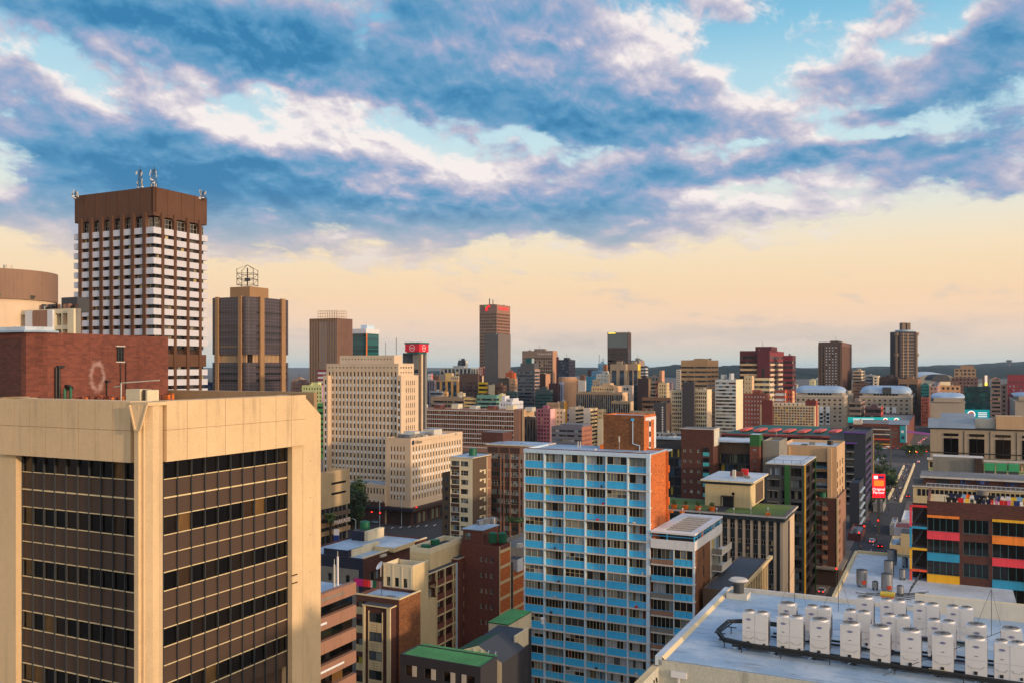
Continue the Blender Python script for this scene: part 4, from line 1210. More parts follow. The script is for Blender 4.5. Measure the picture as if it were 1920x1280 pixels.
def corner_block():
 D = 371.0; W_ = (1, 2, 'dark_metal', 'glass_office')
 b = simple('office_block', 'cream seven-bay corner block with a blue logo sign, in front of the stepped tower', 'office building', 770, D, 722.6, 867, 821,
  F_=(5, .42, 3.36, .62, 3.6, 'sp_pale', .35, (2.2, 2.6), W_), R_=(18, .42, 3.36, .62, 3.6, 'sp_pale', .35, (1.0, 1.0), W_), wm='tan_light', rm='roof_blue', zmin=7, parapet=1.0, limit=98)
 for i in range(5):
  m = 0
 o = MB()
 for i in range(18):
  y = 1 + (b.Dp - 2) * (i + .5) / 18; o.box(-.02, .03, y - .4, y + .4, b.h - 1.9, b.h - 1.2, 'tan_concrete')
 o.build('frieze', b.root)
 s = MB(); s.cyl(0, 0, 0, .15, 1.0, 'navy_wall', 16); q = s.build('logo_disc', b.root); q.rotation_euler = (0, pi / 2, 0); q.location = (.03, 1.8, b.h - 1.9)
 text('sign_text', 'Edison', b.root, (.08, 6.1, b.h - 1.9), RR, 2.0, 'navy_wall')
 for k, (y0, y1, h) in enumerate(((6, 24, 2.0), (26, 33, 2.8), (10, 14, 3.0))):
  m = MB(); m.box(-b.W * .8, -b.W * .35, y0, y1, b.h - 1, b.h - 1 + h, 'off_white' if k else 'roof_grey', top='roof_blue'); m.build('plant_room', b.root)
 for k in range(4):
  m = MB(); m.bar((-b.W * .9, 2 + k * 2, b.h - 1), (-b.W * .9, 2 + k * 2, b.h + 1.4), .15, 'black_steel'); m.build('roof_pipe', b.root)
 clutter(b, 8, 5)
 # ground floor arcade and canopy along both streets
 c = MB(); c.box(-b.W - 16, 2.6, -2.6, 0, b.lz(957), b.lz(951), 'brown_dark'); c.box(0.003, 2.6, 0, b.Dp, b.lz(957), b.lz(951) - .01, 'brown_dark'); c.build('canopy', b.root)
 c = MB(); c.box(-b.W - 16, 2.66, -2.66, -2.61, b.lz(955.6), b.lz(952), 'navy_wall'); c.build('canopy_fascia', b.root)
 c = MB(); c.box(-b.W, .06, -.06, 0, 0, b.lz(957), 'brown_dark'); c.box(.001, .07, 0, b.Dp, 0, b.lz(957), 'brown_dark')
 for k in range(12): c.box(.07, .3, 1 + k * 3.6, 1.7 + k * 3.6, 0, b.lz(958), 'brick_dark'); c.box(.02, .09, 2.3 + k * 3.6, 4 + k * 3.6, .5, 4.5, 'glass_lit' if k % 3 else 'glass_dark')
 c.build('arcade', b.root)
 p = simple('podium', 'lower cream podium left of the corner block, behind the big street tree', 'office building', 722, D + 4, 640, 724, 908,
  F_=(14, .5, 3.4, .7, 1.6, 'sp_pale', .3, (.8, .2), W_), wm='tan_light', rm='roof_blue', zmin=8.5, depth=14, parapet=.6)
 q = MB()
 for i in range(10):
  q.box(-p.W + 1 + i * p.W / 10, -p.W + 1.6 + i * p.W / 10, -.3, 0, 0, 9.5, 'brick_dark')
 q.box(-p.W, 0, -.22, -.02, 0, 8.9, 'brown_dark'); q.build('arcade', p.root)
corner_block()
mk = MB()
# long grid-fronted building
def long_grid():
 b = simple('office_slab', 'long low office slab with a grid front and brown end pier, right of the cream tower', 'office building', 963, 680, 770, 983, 768,
  F_=(46, .66, 3.5, .52, 1.8, 'sp_brown', .5, (.2, .2), (1, 1, None, 'glass_dark')), wm='pink_brown', rm='roof_white', zmin=2, depth=20, fin=False)
 l = MB()
 for k in range(9):
  z = b.h - 1.8 - 3.5 * k + .1; l.box(-b.W, 0, -.25, 0, z, z + .45, 'sp_pale')
 l.build('sun_ledge', b.root, kind='stuff')
 p = MB(); p.box(0, 5.2, .1, 20, 0, b.h + .6, 'pink_brown'); p.box(6.4, 8.2, 1, 20, 0, b.h + .5, 'tan_concrete'); p.build('end_pier', b.root)
 b.finish(limit=95)
 for k in range(7):
  m = MB(); x = -b.W + k * 16 + 3; m.box(x, x + 6, 5, 12, b.h - .9, b.h + 2.2 + (k % 3) * .6, ('off_white', 'brick_red', 'cream_pale')[k % 3], top='roof_blue'); m.build('plant_room', b.root)
long_grid()
# ------------------------------------------------------------------ parkade
mat('park_wall', (172, 150, 116), .9, .1, .3)
def parkade():
 b = Bld('parking_garage', 'beige multi-storey parkade with open decks, PARKADE lettering on its lower band', 'parking garage', 560, 305, 520, 656, 893)
 H = b.h; Dp = b.Dp
 b.wall.box(-b.W, -1.2, 1.2, Dp - 1, 0, H - 1.5, 'brown_dark')
 w = MB(); w.box(-1.2, 0, 0, Dp, H - 13.0, H, 'park_wall'); w.box(-b.W, -1.3, 0, 1.2, H - 10, H, 'park_wall'); w.box(-b.W, -1.2, Dp - .5, Dp, 0, H - .2, 'cream_wall'); w.build('upper_wall', b.root)
 for z in (H - 4.9, H - 8.6):
  s = MB(); s.box(-.5, .04, Dp * .62, Dp - 2.5, z, z + .75, 'glass_black'); s.build('slot_opening', b.root)
 for k, z in enumerate((H - 15.6, H - 18.6, H - 21.6)):
  s = MB(); s.box(-1.2, .25, 0, Dp, z - 1.0, z + .55, ('brown_wall', 'pier_brown', 'beige_stone_dark')[k]); s.build('deck_band', b.root)
 s = MB()
 for i in range(12): s.box(-1.1, -.1, Dp * i / 12, Dp * i / 12 + .6, 0, H - 13, 'grey_dark')
 s.build('column_row', b.root)
 text('sign_text', 'PARKADE', b.root, (.32, Dp - 5.0, H - 18.7), RR, 1.9, 'sign_white', sx=1.15)
 b.roof.face([(-b.W, 1, H - 1.4), (-1, 1, H - 1.4), (-1, Dp - 1, H - 1.4), (-b.W, Dp - 1, H - 1.4)], 'brick_orange')
 b.finish()
parkade()
# ------------------------------------------------------------------ two apartment blocks by the junction
HOME = [(4, 1, 'dark_metal', 'glass_home'), (3, 2, 'off_white', 'glass_home'), (5, 1, 'steel', 'glass_home')]
def flats():
 b = Bld('apartment_tower', 'narrow cream apartment tower with a brown side wall, behind the red brick block', 'apartment building', 886, 268, 844, 920, 858.5)
 H, W, Dp = b.h, b.W, b.Dp
 cols = [(.35, 3.0), (3.35, 5.7)] if W > 6 else [(W * .05, W * .44), (W * .5, W * .86)]
 k = W / 6.6; cols = [(.25 * k, 2.75 * k), (3.05 * k, 5.3 * k)]
 b.panelled('F', 0, H, cols, floors(H - 1.0, 2.78, .55, 6), 'cream_pale', dep=.25, win=HOME)
 sp = MB()
 for i in range(11):
  z = H - 1.0 - 2.78 * i - 2.78;
  s = MB(); s.box(-W + cols[0][0], -W + cols[0][1], -.05, .1, z + .1, z + 1.1, 'sp_brown'); s.build('spandrel', b.root)
 # brown side with lighter end strip, pipes and ledges
 b.wall.face([(0, 0, 0), (0, Dp, 0), (0, Dp, H), (0, 0, H)], 'brown_wall')
 b.shell(skip=('F', 'R'), parapet=.5, roofm='roof_blue', wallm='cream_pale')
 c = MB(); c.box(-W - .2, .25, -.2, Dp + .1, H, H + .22, 'cream_pale', top='roof_blue'); c.build('roof_slab', b.root)
 e = MB(); e.box(.01, .06, Dp - 2.6, Dp, 0, H - .3, 'pink_brown'); e.box(.01, .12, Dp - 2.75, Dp - 2.5, 0, H - .3, 'cream_pale'); e.build('side_strip', b.root)
 for i in range(9):
  z = H - 4.6 - 2.78 * i
  m = MB(); m.box(0, .18, Dp * .38, Dp * .48, z, z + .7, 'cream_pale'); m.box(0, .12, Dp * .50, Dp * .70, z + .3, z + .55, 'cream_pale'); m.box(0, .1, Dp * .62, Dp * .70, z - .9, z + .3, 'cream_pale'); m.build('bathroom_vent', b.root)
  m = MB(); m.box(.06, .12, Dp - 2.6, Dp, z, z + .15, 'cream_line'); m.build('side_ledge', b.root)
 clutter(b, 5, 2, 1.2)
 b.finish()
 t = MB(); t.cyl(0, 0, 0, 2.2, 1.2, 'tank_green', 14); t.build('water_tank', b.root).location = (-W * .4, Dp * .5, H + .22)
 d = simple('apartment_wing', 'dull dark brown flank with blue windows, left of the narrow cream apartment tower', 'apartment building', 845, 276, 829, 846, 886,
    F_=(1, .5, 2.9, .4, 1.5, None, .2), wm='brown_wall', depth=8, win=(2, 1, 'dark_metal', 'glass_blue'))
 b = Bld('apartment_block', 'wide brown apartment block with brown spandrels, behind the narrow cream tower', 'apartment building', 1010, 276, 913, 1012, 837, depth=13)
 H, W, Dp = b.h, b.W, b.Dp
 u = W / 97.0
 cols = [(8 * u, 25 * u), (27 * u, 31.5 * u), (33 * u, 43 * u), (45.5 * u, 60 * u), (63 * u, 67 * u), (70 * u, 84 * u), (86 * u, 94 * u)]
 b.panelled('F', 0, H, cols, floors(H - 2.6, 2.82, .56, 5), 'pink_brown', dep=.2, sm='sp_brown', sdep=.12, win=HOME)
 b.shell(skip=('F',), parapet=.6, roofm='roof_blue', wallm='pink_brown')
 c = MB(); c.box(-W - .3, .3, -.3, Dp, H, H + .3, 'cream_pale', top='roof_blue'); c.build('roof_slab', b.root)
 for i, (a, q) in enumerate(((2, 22), (24, 42), (44, 62))):
  m = MB(); m.box(-W + a * u, -W + q * u, -.08, .05, H - 2.4, H - .6, 'sp_brown'); m.build('attic_panel', b.root)
 m = MB(); lx, ly = loc_uv((b.X, b.Y), YAW, 943, 292); m.box(lx - 8, lx, ly, ly + 7, H, zat(811, 290), 'brick_dark', top='roof_grey'); m.build('stair_tower', b.root)
 clutter(b, 10, 9, 1.6)
 b.finish()
flats()
# ------------------------------------------------------------------ navy and brick building with the blue roof
def brick_shed():
 # corner (680, 1047) in the photograph
 D = 200.0
 b = Bld('warehouse', 'low brick and navy building with a pale blue flat roof and cream parapet', 'commercial building', 681, D, 560, 800, 1047)
 H, W, Dp = b.h, b.W, b.Dp
 b.panelled('R', 0, H, [(2.5 + 5.2 * i, 6.4 + 5.2 * i) for i in range(int((Dp - 4) / 5.2))], [(H - 5.6, H - 3.6), (H - 9.4, H - 7.2)][::-1], 'brick_dark', dep=.3, win=(4, 1, 'dark_metal', 'glass_home'))
 b.wall.face([(-W, 0, 0), (0, 0, 0), (0, 0, H), (-W, 0, H)], 'navy_wall')
 b.shell(skip=('F', 'R'), parapet=.35, roofm='roof_blue', wallm='brick_dark')
 p = MB(); p.box(-W + 1, -1.2, -.04, 0, 0, H - 2.6, 'grey_wall'); p.build('grey_render', b.root)
 c = MB(); c.box(-.3, .12, 0, Dp, H, H + .28, 'cream_pale'); c.build('parapet_coping', b.root)
 for x in (-9.5, -4.6):
  o = bpy.data.objects.new('window', win_mesh(.9, 1.6, 1, 2, 'dark_metal', 'glass_dark')); COL.objects.link(o); o.parent = b.root; o.location = (x, -.12, H - 5.6)
 # raised parts
 def bx(name, px0, px1, D0, y0, dep, m, top, zb=None):
  lx, ly = loc_uv((b.X, b.Y), YAW, px1, D0); lx0, ly0 = loc_uv((b.X, b.Y), YAW, px0, D0 + (px1 - px0) * .05)
  k = MB(); k.box(lx0, lx, ly, ly + dep, zb or H - .4, zat(y0, D0), m, top=top); return k.build(name, b.root)
 bx('front_block', 604, 652, 203, 1031, 6, 'navy_wall', 'roof_blue', 0)
 bx('front_block_return', 652.2, 660, 204, 1030, 11, 'cream_pale', 'cream_pale')
 bx('lift_tower', 657, 681, 222, 996, 3.0, 'navy_wall', 'roof_dark')
 bx('stair_wall', 682, 690, 222, 996, 7, 'cream_pale', 'cream_pale')
 k = MB(); lx, ly = loc_uv((b.X, b.Y), YAW, 702, 211)
 k.box(lx, lx + 5.5, ly, ly + 9, H - .35, H + .7, 'cream_wall', top='roof_white'); k.build('raised_roof', b.root)
 t = MB(); t.cyl(0, 0, 0, 2.6, 1.25, 'tank_green', 16, top='tank_green'); t.cyl(0, 0, 2.6, 2.8, 1.1, 'tank_green', 16, r1=.5); o = t.build('water_tank'); x, y = world(684, 226); o.location = (x, y, zat(996, 226)); tag(o, 'round green water tank on the navy stair tower near the parkade', 'water tank')
 clutter(b, 7, 14, .8, x=(.05, .5), y=(.1, .6))
 b.finish()
 return b
brick_shed()
# ------------------------------------------------------------------ stepped cream building with galleries
def stepped():
 D = 176.0
 b = Bld('apartment_block', 'cream stepped apartment block with brick galleries and three small windows high on its end wall', 'apartment building', 774, D, 718, 876, 1062)
 H, W, Dp = b.h, b.W, b.Dp
 def sR(x):
  k = (x - CX) / F; return (k * b.Y - b.X) / (sin(YAW) - k * cos(YAW))
 e = sR(803); e2 = sR(817)
 b.panelled('F', 0, H, [(.75, 1.75), (2.75, 3.75), (4.75, 5.75)] if W > 6 else evenly(W, 3, .3), [(H - 4.3, H - 2.5)], 'cream_pale', dep=.2, win=(2, 2, 'black_steel', 'glass_dark'))
 b.wall.face([(0, 0, 0), (0, e, 0), (0, e, H), (0, 0, H)], 'cream_wall')
 b.wall.face([(-W, e, H - 1.2), (-W, 0, H - 1.2), (-W, 0, H), (-W, e, H)], 'cream_pale'); b.wall.box(-W, -W + .3, 0, e, 0, H - 1.2, 'cream_pale')
 b.wall.box(-W + .3, -.3, e - .3, e, H - 1.6, H - .2, 'cream_pale')
 for k in ((-W, .3), (-.3, 0)): pass
 b.wall.box(-W + .001, -.001, .001, .3, H - 1.2, H + .18, 'cream_pale'); b.wall.box(-.3, -.001, .3, e, H - 1.2, H + .18, 'cream_pale')
 b.roof.face([(-W, 0, H - 1.2), (0, 0, H - 1.2), (0, e, H - 1.2), (-W, e, H - 1.2)], 'roof_grey')
 for x in (.3, W * .33, W * .64, W - .35):
  p = MB(); p.box(-W + x - .14, -W + x + .14, -.07, 0, 0, H - .1, 'cream_pale'); p.build('pilaster', b.root)
 # gallery wing, recessed behind the corner strip
 hw = b.lz(1056, 190); g = MB()
 g.box(-W * .9, -1.5, e, Dp, 0, hw - .3, 'brick_dark', top='roof_dark'); g.box(-W * .95, .15, e, Dp + .3, hw - .3, hw, 'cream_pale', top='roof_charcoal'); g.build('gallery_wing', b.root)
 s = MB(); s.box(-1.4, .05, e, e2, 0, hw - 5.5, 'cream_wall'); s.build('lower_strip', b.root)
 P = 3.05
 for i in range(8):
  z = hw - .3 - P * (i + 1)
  f = MB(); f.box(-1.5, .1, e2, Dp - 5, z - .3, z, 'cream_wall'); f.box(-.15, .02, e2, Dp - 5, z, z + 1.15, 'brick_red'); f.build('gallery_floor', b.root)
  for y in (e + 1.8, e + 5.2):
   o = bpy.data.objects.new('window', win_mesh(1.6, 1.5, 2, 1, 'cream_line', 'glass_home')); COL.objects.link(o); o.parent = b.root; o.location = (-1.40, y, z + 1.0); o.rotation_euler = (0, 0, pi / 2)
 for y in (e2 + .1, e2 + 3.5, e2 + 7.0, Dp - 5.3):
  f = MB(); f.box(-.2, .16, y, y + .3, 0, hw - .3, 'cream_wall'); f.build('gallery_post', b.root)
 # roof block with two tanks
 lx, ly = loc_uv((b.X, b.Y), YAW, 806, 184); x2 = loc_uv((b.X, b.Y), YAW, 776, 187.5)[0]
 zt = zat(1028, 184); L = 14.0
 k = MB(); k.box(x2, lx, ly, ly + L, hw - .5, zt - 1.0, 'cream_wall', top='roof_dark')
 for a in ((x2, lx, ly, ly + .3), (x2, lx, ly + L - .3, ly + L), (x2, x2 + .3, ly + .3, ly + L - .3), (lx - .3, lx, ly + .3, ly + L - .3)): k.box(*a, zt - 1.0, zt, 'cream_pale')
 k.build('tank_room', b.root)
 for i in range(2):
  t = MB(); t.cyl(0, 0, 0, 1.1, 1.0, 'tank_green', 14); o = t.build('water_tank');
  X, Y = world(798 + i * 18, 188 + i * 5.5); o.location = (X, Y, zt - 1.0); tag(o, 'green tank inside the cream tank room parapet, ' + ('nearer one' if i == 0 else 'farther one'), 'water tank')
 # brick tower at the far end
 t = MB(); t.box(-W * .8, .4, Dp - 4.8, Dp + 1.5, 0, hw + .6, 'brick_red', top='roof_charcoal')
 t.box(-W * .8, .5, Dp - 4.9, Dp + 1.6, hw + .6, hw + .8, 'cream_pale', top='roof_charcoal'); t.build('brick_end', b.root)
 for i in range(5):
  o = bpy.data.objects.new('window', win_mesh(.8, 1.3, 1, 2, 'cream_line', 'glass_dark')); COL.objects.link(o); o.parent = b.root; o.location = (.46, Dp - 2.4, hw - 4.0 - 3.05 * i); o.rotation_euler = (0, 0, pi / 2)
 p = MB(); p.bar((.25, Dp - 5.1, 0), (.25, Dp - 5.1, hw), .3, 'pale_frame'); p.build('drain_pipe', b.root)
 b.finish()
 # satellite dish
 d = empty('satellite_dish', (*world(714, 178), zat(1061, 178))); tag(d, 'large white satellite dish at the left edge of the cream stepped roof', 'satellite dish')
 m = MB(); n = 18
 for i in range(n):
  a, c = 2 * pi * i / n, 2 * pi * (i + 1) / n
  for r0_, r1_, h0, h1 in ((0, .45, 0, .1), (.45, .95, .1, .38)):
   m.face([(r0_ * cos(a), r0_ * sin(a), h0), (r1_ * cos(a), r1_ * sin(a), h1), (r1_ * cos(c), r1_ * sin(c), h1), (r0_ * cos(c), r0_ * sin(c), h0)], 'sign_white')
 o = m.build('dish', d); o.rotation_euler = (radians(52), 0, radians(-62))
 m = MB(); m.bar((0, .1, -2), (0, .1, 0), .14, 'off_white'); m.build('pole', d)
stepped()
# ------------------------------------------------------------------ bay-fronted brick building with cream frame, lower left-centre
def bay_block():
 D = 150.0
 b = Bld('apartment_block', 'brick apartment block with a cream-framed window bay and laundry on its blue roof', 'apartment building', 748, D, 668, 788, 1124)
 H, W, Dp = b.h, b.W, b.Dp
 P = 3.2
 b.panelled('F', 0, H, [(.2, 2.2)], floors(H - 1.0, P, .5, 8), 'brick_dark', dep=.25, win=(2, 1, 'dark_metal', 'glass_home'))
 b.shell(skip=('F',), parapet=.5, roofm='roof_blue', wallm='brick_dark');
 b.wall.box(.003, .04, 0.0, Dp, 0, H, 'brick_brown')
 c = MB(); c.box(-W - .1, .2, -.12, .2, H, H + .2, 'cream_line'); c.box(-.15, .2, .2, Dp, H + .003, H + .197, 'cream_line'); c.build('roof_coping', b.root)
 for i in range(6):
  z = H - 2.9 - P * i; s = MB(); s.box(-W, -W + 2.5, -.06, .04, z - .4, z + .8, 'cream_wall'); s.build('spandrel', b.root)
 # projecting bay
 hb = b.lz(1147, 147); x0, x1 = -W + 2.7, -.55
 f = MB(); f.box(x0, x1, -1.6, -.02, 0, hb, 'brick_dark', top='roof_dark'); f.build('bay', b.root)
 for a, q in ((x0 - .02, x0 + .38), (x1 - .65, x1 + .02)):
  g = MB(); g.box(a, q, -1.9, -1.6, 0, hb + .12, 'cream_line'); g.build('bay_frame', b.root)
 g = MB(); g.box(x0 - .1, x1 + .1, -1.95, .0, hb + .12, hb + .34, 'cream_line', top='roof_dark'); g.build('bay_cap', b.root)
 wx0, wx1 = x0 + 1.15, x1 - 1.65
 g = MB(); g.box(wx0 - .12, wx0, -1.8, -1.6, 4, hb - .7, 'cream_line'); g.box(wx1, wx1 + .12, -1.8, -1.6, 4, hb - .7, 'cream_line'); g.build('window_surround', b.root)
 for i in range(6):
  z = hb - 1.0 - P * i - 1.5
  o = bpy.data.objects.new('window', win_mesh(wx1 - wx0, 1.5, 2, 1, 'dark_metal', 'glass_home')); COL.objects.link(o); o.parent = b.root; o.location = (wx0, -1.66, z)
  s = MB(); s.box(wx0, wx1, -1.76, -1.6, z - 1.65, z - .05, 'cream_wall')
  for q in range(4):
   for r in range(3): s.box(wx0 + .45 + q * .36, wx0 + .55 + q * .36, -1.775, -1.76, z - 1.4 + r * .42, z - 1.26 + r * .42, 'brown_dark')
  s.build('pierced_panel', b.root)
 clutter(b, 5, 4, .7)
 b.finish()
 # washing on the line
 cols = [('magenta', (176, 16, 110), 1.9), ('red', (196, 24, 34), 1.0), ('bright red', (222, 50, 44), .55), ('pale pink', (196, 170, 170), .45), ('dark green', (14, 84, 54), .8), ('brown', (120, 80, 74), .6), ('grey-brown', (150, 110, 110), .5)]
 px = 664; lx = 0
 X0, Y0 = world(664, 157); z = zat(1083, 157)
 x = 0
 for nme, c, w in cols:
  m = MB(); m.box(0, w * .94, 0, .03, -1.25, 0, wallmat(c)); o = m.build('washing_cloth'); o.location = (X0 + x * U[0], Y0 + x * U[1], z); o.rotation_euler = (0, 0, -YAW); x += w
  tag(o, nme + ' cloth on the washing line over the blue roof', 'laundry', 'washing on the blue roof')
 l = MB(); l.bar((0, .02, .02), (x, .02, .02), .03, 'black_steel'); l.bar((x, 0, -2.6), (x, 0, .1), .08, 'dark_metal'); l.bar((-.1, 0, -2.6), (-.1, 0, .1), .08, 'dark_metal')
 o = l.build('washing_line'); o.location = (X0, Y0, z); o.rotation_euler = (0, 0, -YAW); tag(o, 'washing line between two posts on the blue roof', 'washing line')
bay_block()
# ------------------------------------------------------------------ block with tan and black bands, next to the beige block
def banded_block():
 D = 118.0
 X, Y = world(668, 132)
 root = empty('office_block', (X, Y, 0), -YAW); tag(root, 'pinkish-tan office block with black ribbon windows beside the right pier of the beige block', 'office building')
 # its right-hand wall recedes away from the viewer and ends at x = 668
 H = zat(1090, 132); L = 34.0
 w = MB(); w.box(-14, -.9, -L, 0, 0, H - .6, 'brown_dark', top='roof_blue'); w.build('wall', root)
 P = 3.35
 for i in range(10):
  z = H - P * i
  b = MB()
  n = 9
  for k in range(n):
   b.box(-.9, 0, -L + L * k / n + .02, -L + L * (k + 1) / n - .02, z - 1.75, z, 'pink_brown')
  b.build('stone_band', root)
  s = MB(); s.box(0, .05, -L, -3 - (i % 3) * 4, z - 1.0, z - .7, 'sp_pale' if i % 2 else 'grey_wall'); s.build('ledge', root)
  g = MB()
  for k in range(14): g.face([(-.7, -L + L * k / 14, z - P), (-.7, -L + L * (k + 1) / 14, z - P), (-.7, -L + L * (k + 1) / 14, z - 1.7), (-.7, -L + L * k / 14, z - 1.7)], 'glass_black')
  g.build('window_band', root)
 for k, (y, hh) in enumerate(((-3, 4.2), (-3.8, 3.2), (-9, 3.6))):
  m = MB(); m.box(-1.2, -1.0, y - .1, y + .1, H - .6, H + hh, 'sign_white' if k == 0 else 'off_white'); m.bar((-1.1, y, H - .6), (-1.1, y, H + hh + .8), .06, 'off_white'); m.build('antenna', root)
banded_block()
# ------------------------------------------------------------------ red brick block with two green tanks
def tank_block():
 D = 190.0
 b = Bld('apartment_block', 'red brick block with two green water tanks, left of the bright blue flats', 'apartment building', 936, D, 864, 957, 1024)
 H, W, Dp = b.h, b.W, b.Dp
 b.panelled('F', 0, H, [(W * .5, W * .57), (W * .64, W * .69), (W * .76, W * .84)], [(H - 3.6 - 3.35 * i, H - 2.6 - 3.35 * i) for i in range(8)][::-1], 'brick_red', dep=.15, win=(2, 1, 'off_white', 'glass_dark'))
 b.shell(skip=('F',), parapet=1.3, roofm='roof_blue', wallm='brick_red')
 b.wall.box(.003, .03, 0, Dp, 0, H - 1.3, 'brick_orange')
 for i in range(8):
  s = MB(); s.box(.02, .08, .25, Dp - .1, H - 1.5 - 3.35 * i, H - .9 - 3.35 * i, 'cream_wall'); s.build('floor_band', b.root)
 s = MB(); s.box(.02, .1, 0, .28, 0, H, 'cream_wall'); s.box(.02, .1, Dp - .28, Dp, 0, H, 'cream_wall'); s.build('corner_strip', b.root)
 lx, ly = loc_uv((b.X, b.Y), YAW, 905, 193); lz_ = zat(994, 193)
 k = MB(); k.box(-W, lx, 1.0, 8.5, H - 1.5, lz_, 'brick_red', top='roof_blue'); k.box(-W - .2, lx + .2, .8, 8.7, lz_, lz_ + .15, 'roof_blue'); k.build('roof_house', b.root)
 o = bpy.data.objects.new('window', win_mesh(1.5, 1.6, 2, 2, 'dark_metal', 'glass_home')); COL.objects.link(o); o.parent = b.root; o.location = (-W + .4, .95, H + .6)
 o = bpy.data.objects.new('window', win_mesh(.5, .8, 1, 1, 'dark_metal', 'glass_dark')); COL.objects.link(o); o.parent = b.root; o.location = (lx + .1, 2.0, H + 1.3); o.rotation_euler = (0, 0, pi / 2)
 b.finish()
 for i, px in enumerate((924, 942)):
  t = MB(); t.cyl(0, 0, 0, 2.0, .92, 'tank_green', 18); t.cyl(0, 0, 2.0, 2.2, .85, 'tank_green', 18, r1=.3)
  for z in (.4, .8, 1.2, 1.6): t.cyl(0, 0, z, z + .06, .95, 'tank_green', 18)
  o = t.build('water_tank'); o.location = (*world(px, 193.5), zat(1013, 193.5) - .3); tag(o, ('left' if i == 0 else 'right') + ' one of two green ribbed tanks on the red brick roof', 'water tank', 'green tanks on the brick roof')
 # silver duct on the roof house
 d = MB(); n = 12; pts = [world(896, 199), world(905, 200), world(918, 202)]
 for i in range(n): pass
 d.bar((*pts[0], lz_ + .6), (*pts[1], lz_ + .75), 1.0, 'steel'); d.bar((*pts[1], lz_ + .75), (*pts[2], lz_ + .7), 1.1, 'steel'); d.cyl(pts[2][0] + .8, pts[2][1], lz_ - .8, lz_ + 1.3, .8, 'steel', 14)
 o = d.build('air_duct'); tag(o, 'bent silver air duct lying on the red brick roof house', 'air duct')
 # wing to the right with light strip
 w = simple('apartment_wing', 'brick wing with cream floor bands, tight against the left edge of the blue flats', 'apartment building', 962, 197, 953, 988, 1070, wm='brick_orange', rm='roof_white', parapet=.4, fin=False)
 for i in range(8):
  s = MB(); s.box(.01, .06, 0, w.Dp, w.h - 1.9 - 3.35 * i, w.h - 1.3 - 3.35 * i, 'cream_wall'); s.build('floor_band', w.root)
 s = MB(); s.box(-w.W - .1, .05, -.1, .0, 0, w.h + 2, 'grey_wall'); s.build('concrete_strip', w.root)
 s = MB(); s.box(-2, .6, 1, 4, w.h - .4, w.h + 2.4, 'white_paint', top='roof_dark'); s.build('roof_room', w.root)
 w.finish()
 g = simple('warehouse', 'grey-walled building with a pale flat roof, behind the two green tanks', 'commercial building', 1010, 232, 918, 1040, 1030, wm='grey_wall', rm='roof_grey', F_=(9, .3, 3.4, .4, 2.2, None, .2), depth=26, win=(2, 1, 'dark_metal', 'glass_dark'))
 hd = MB()
tank_block()
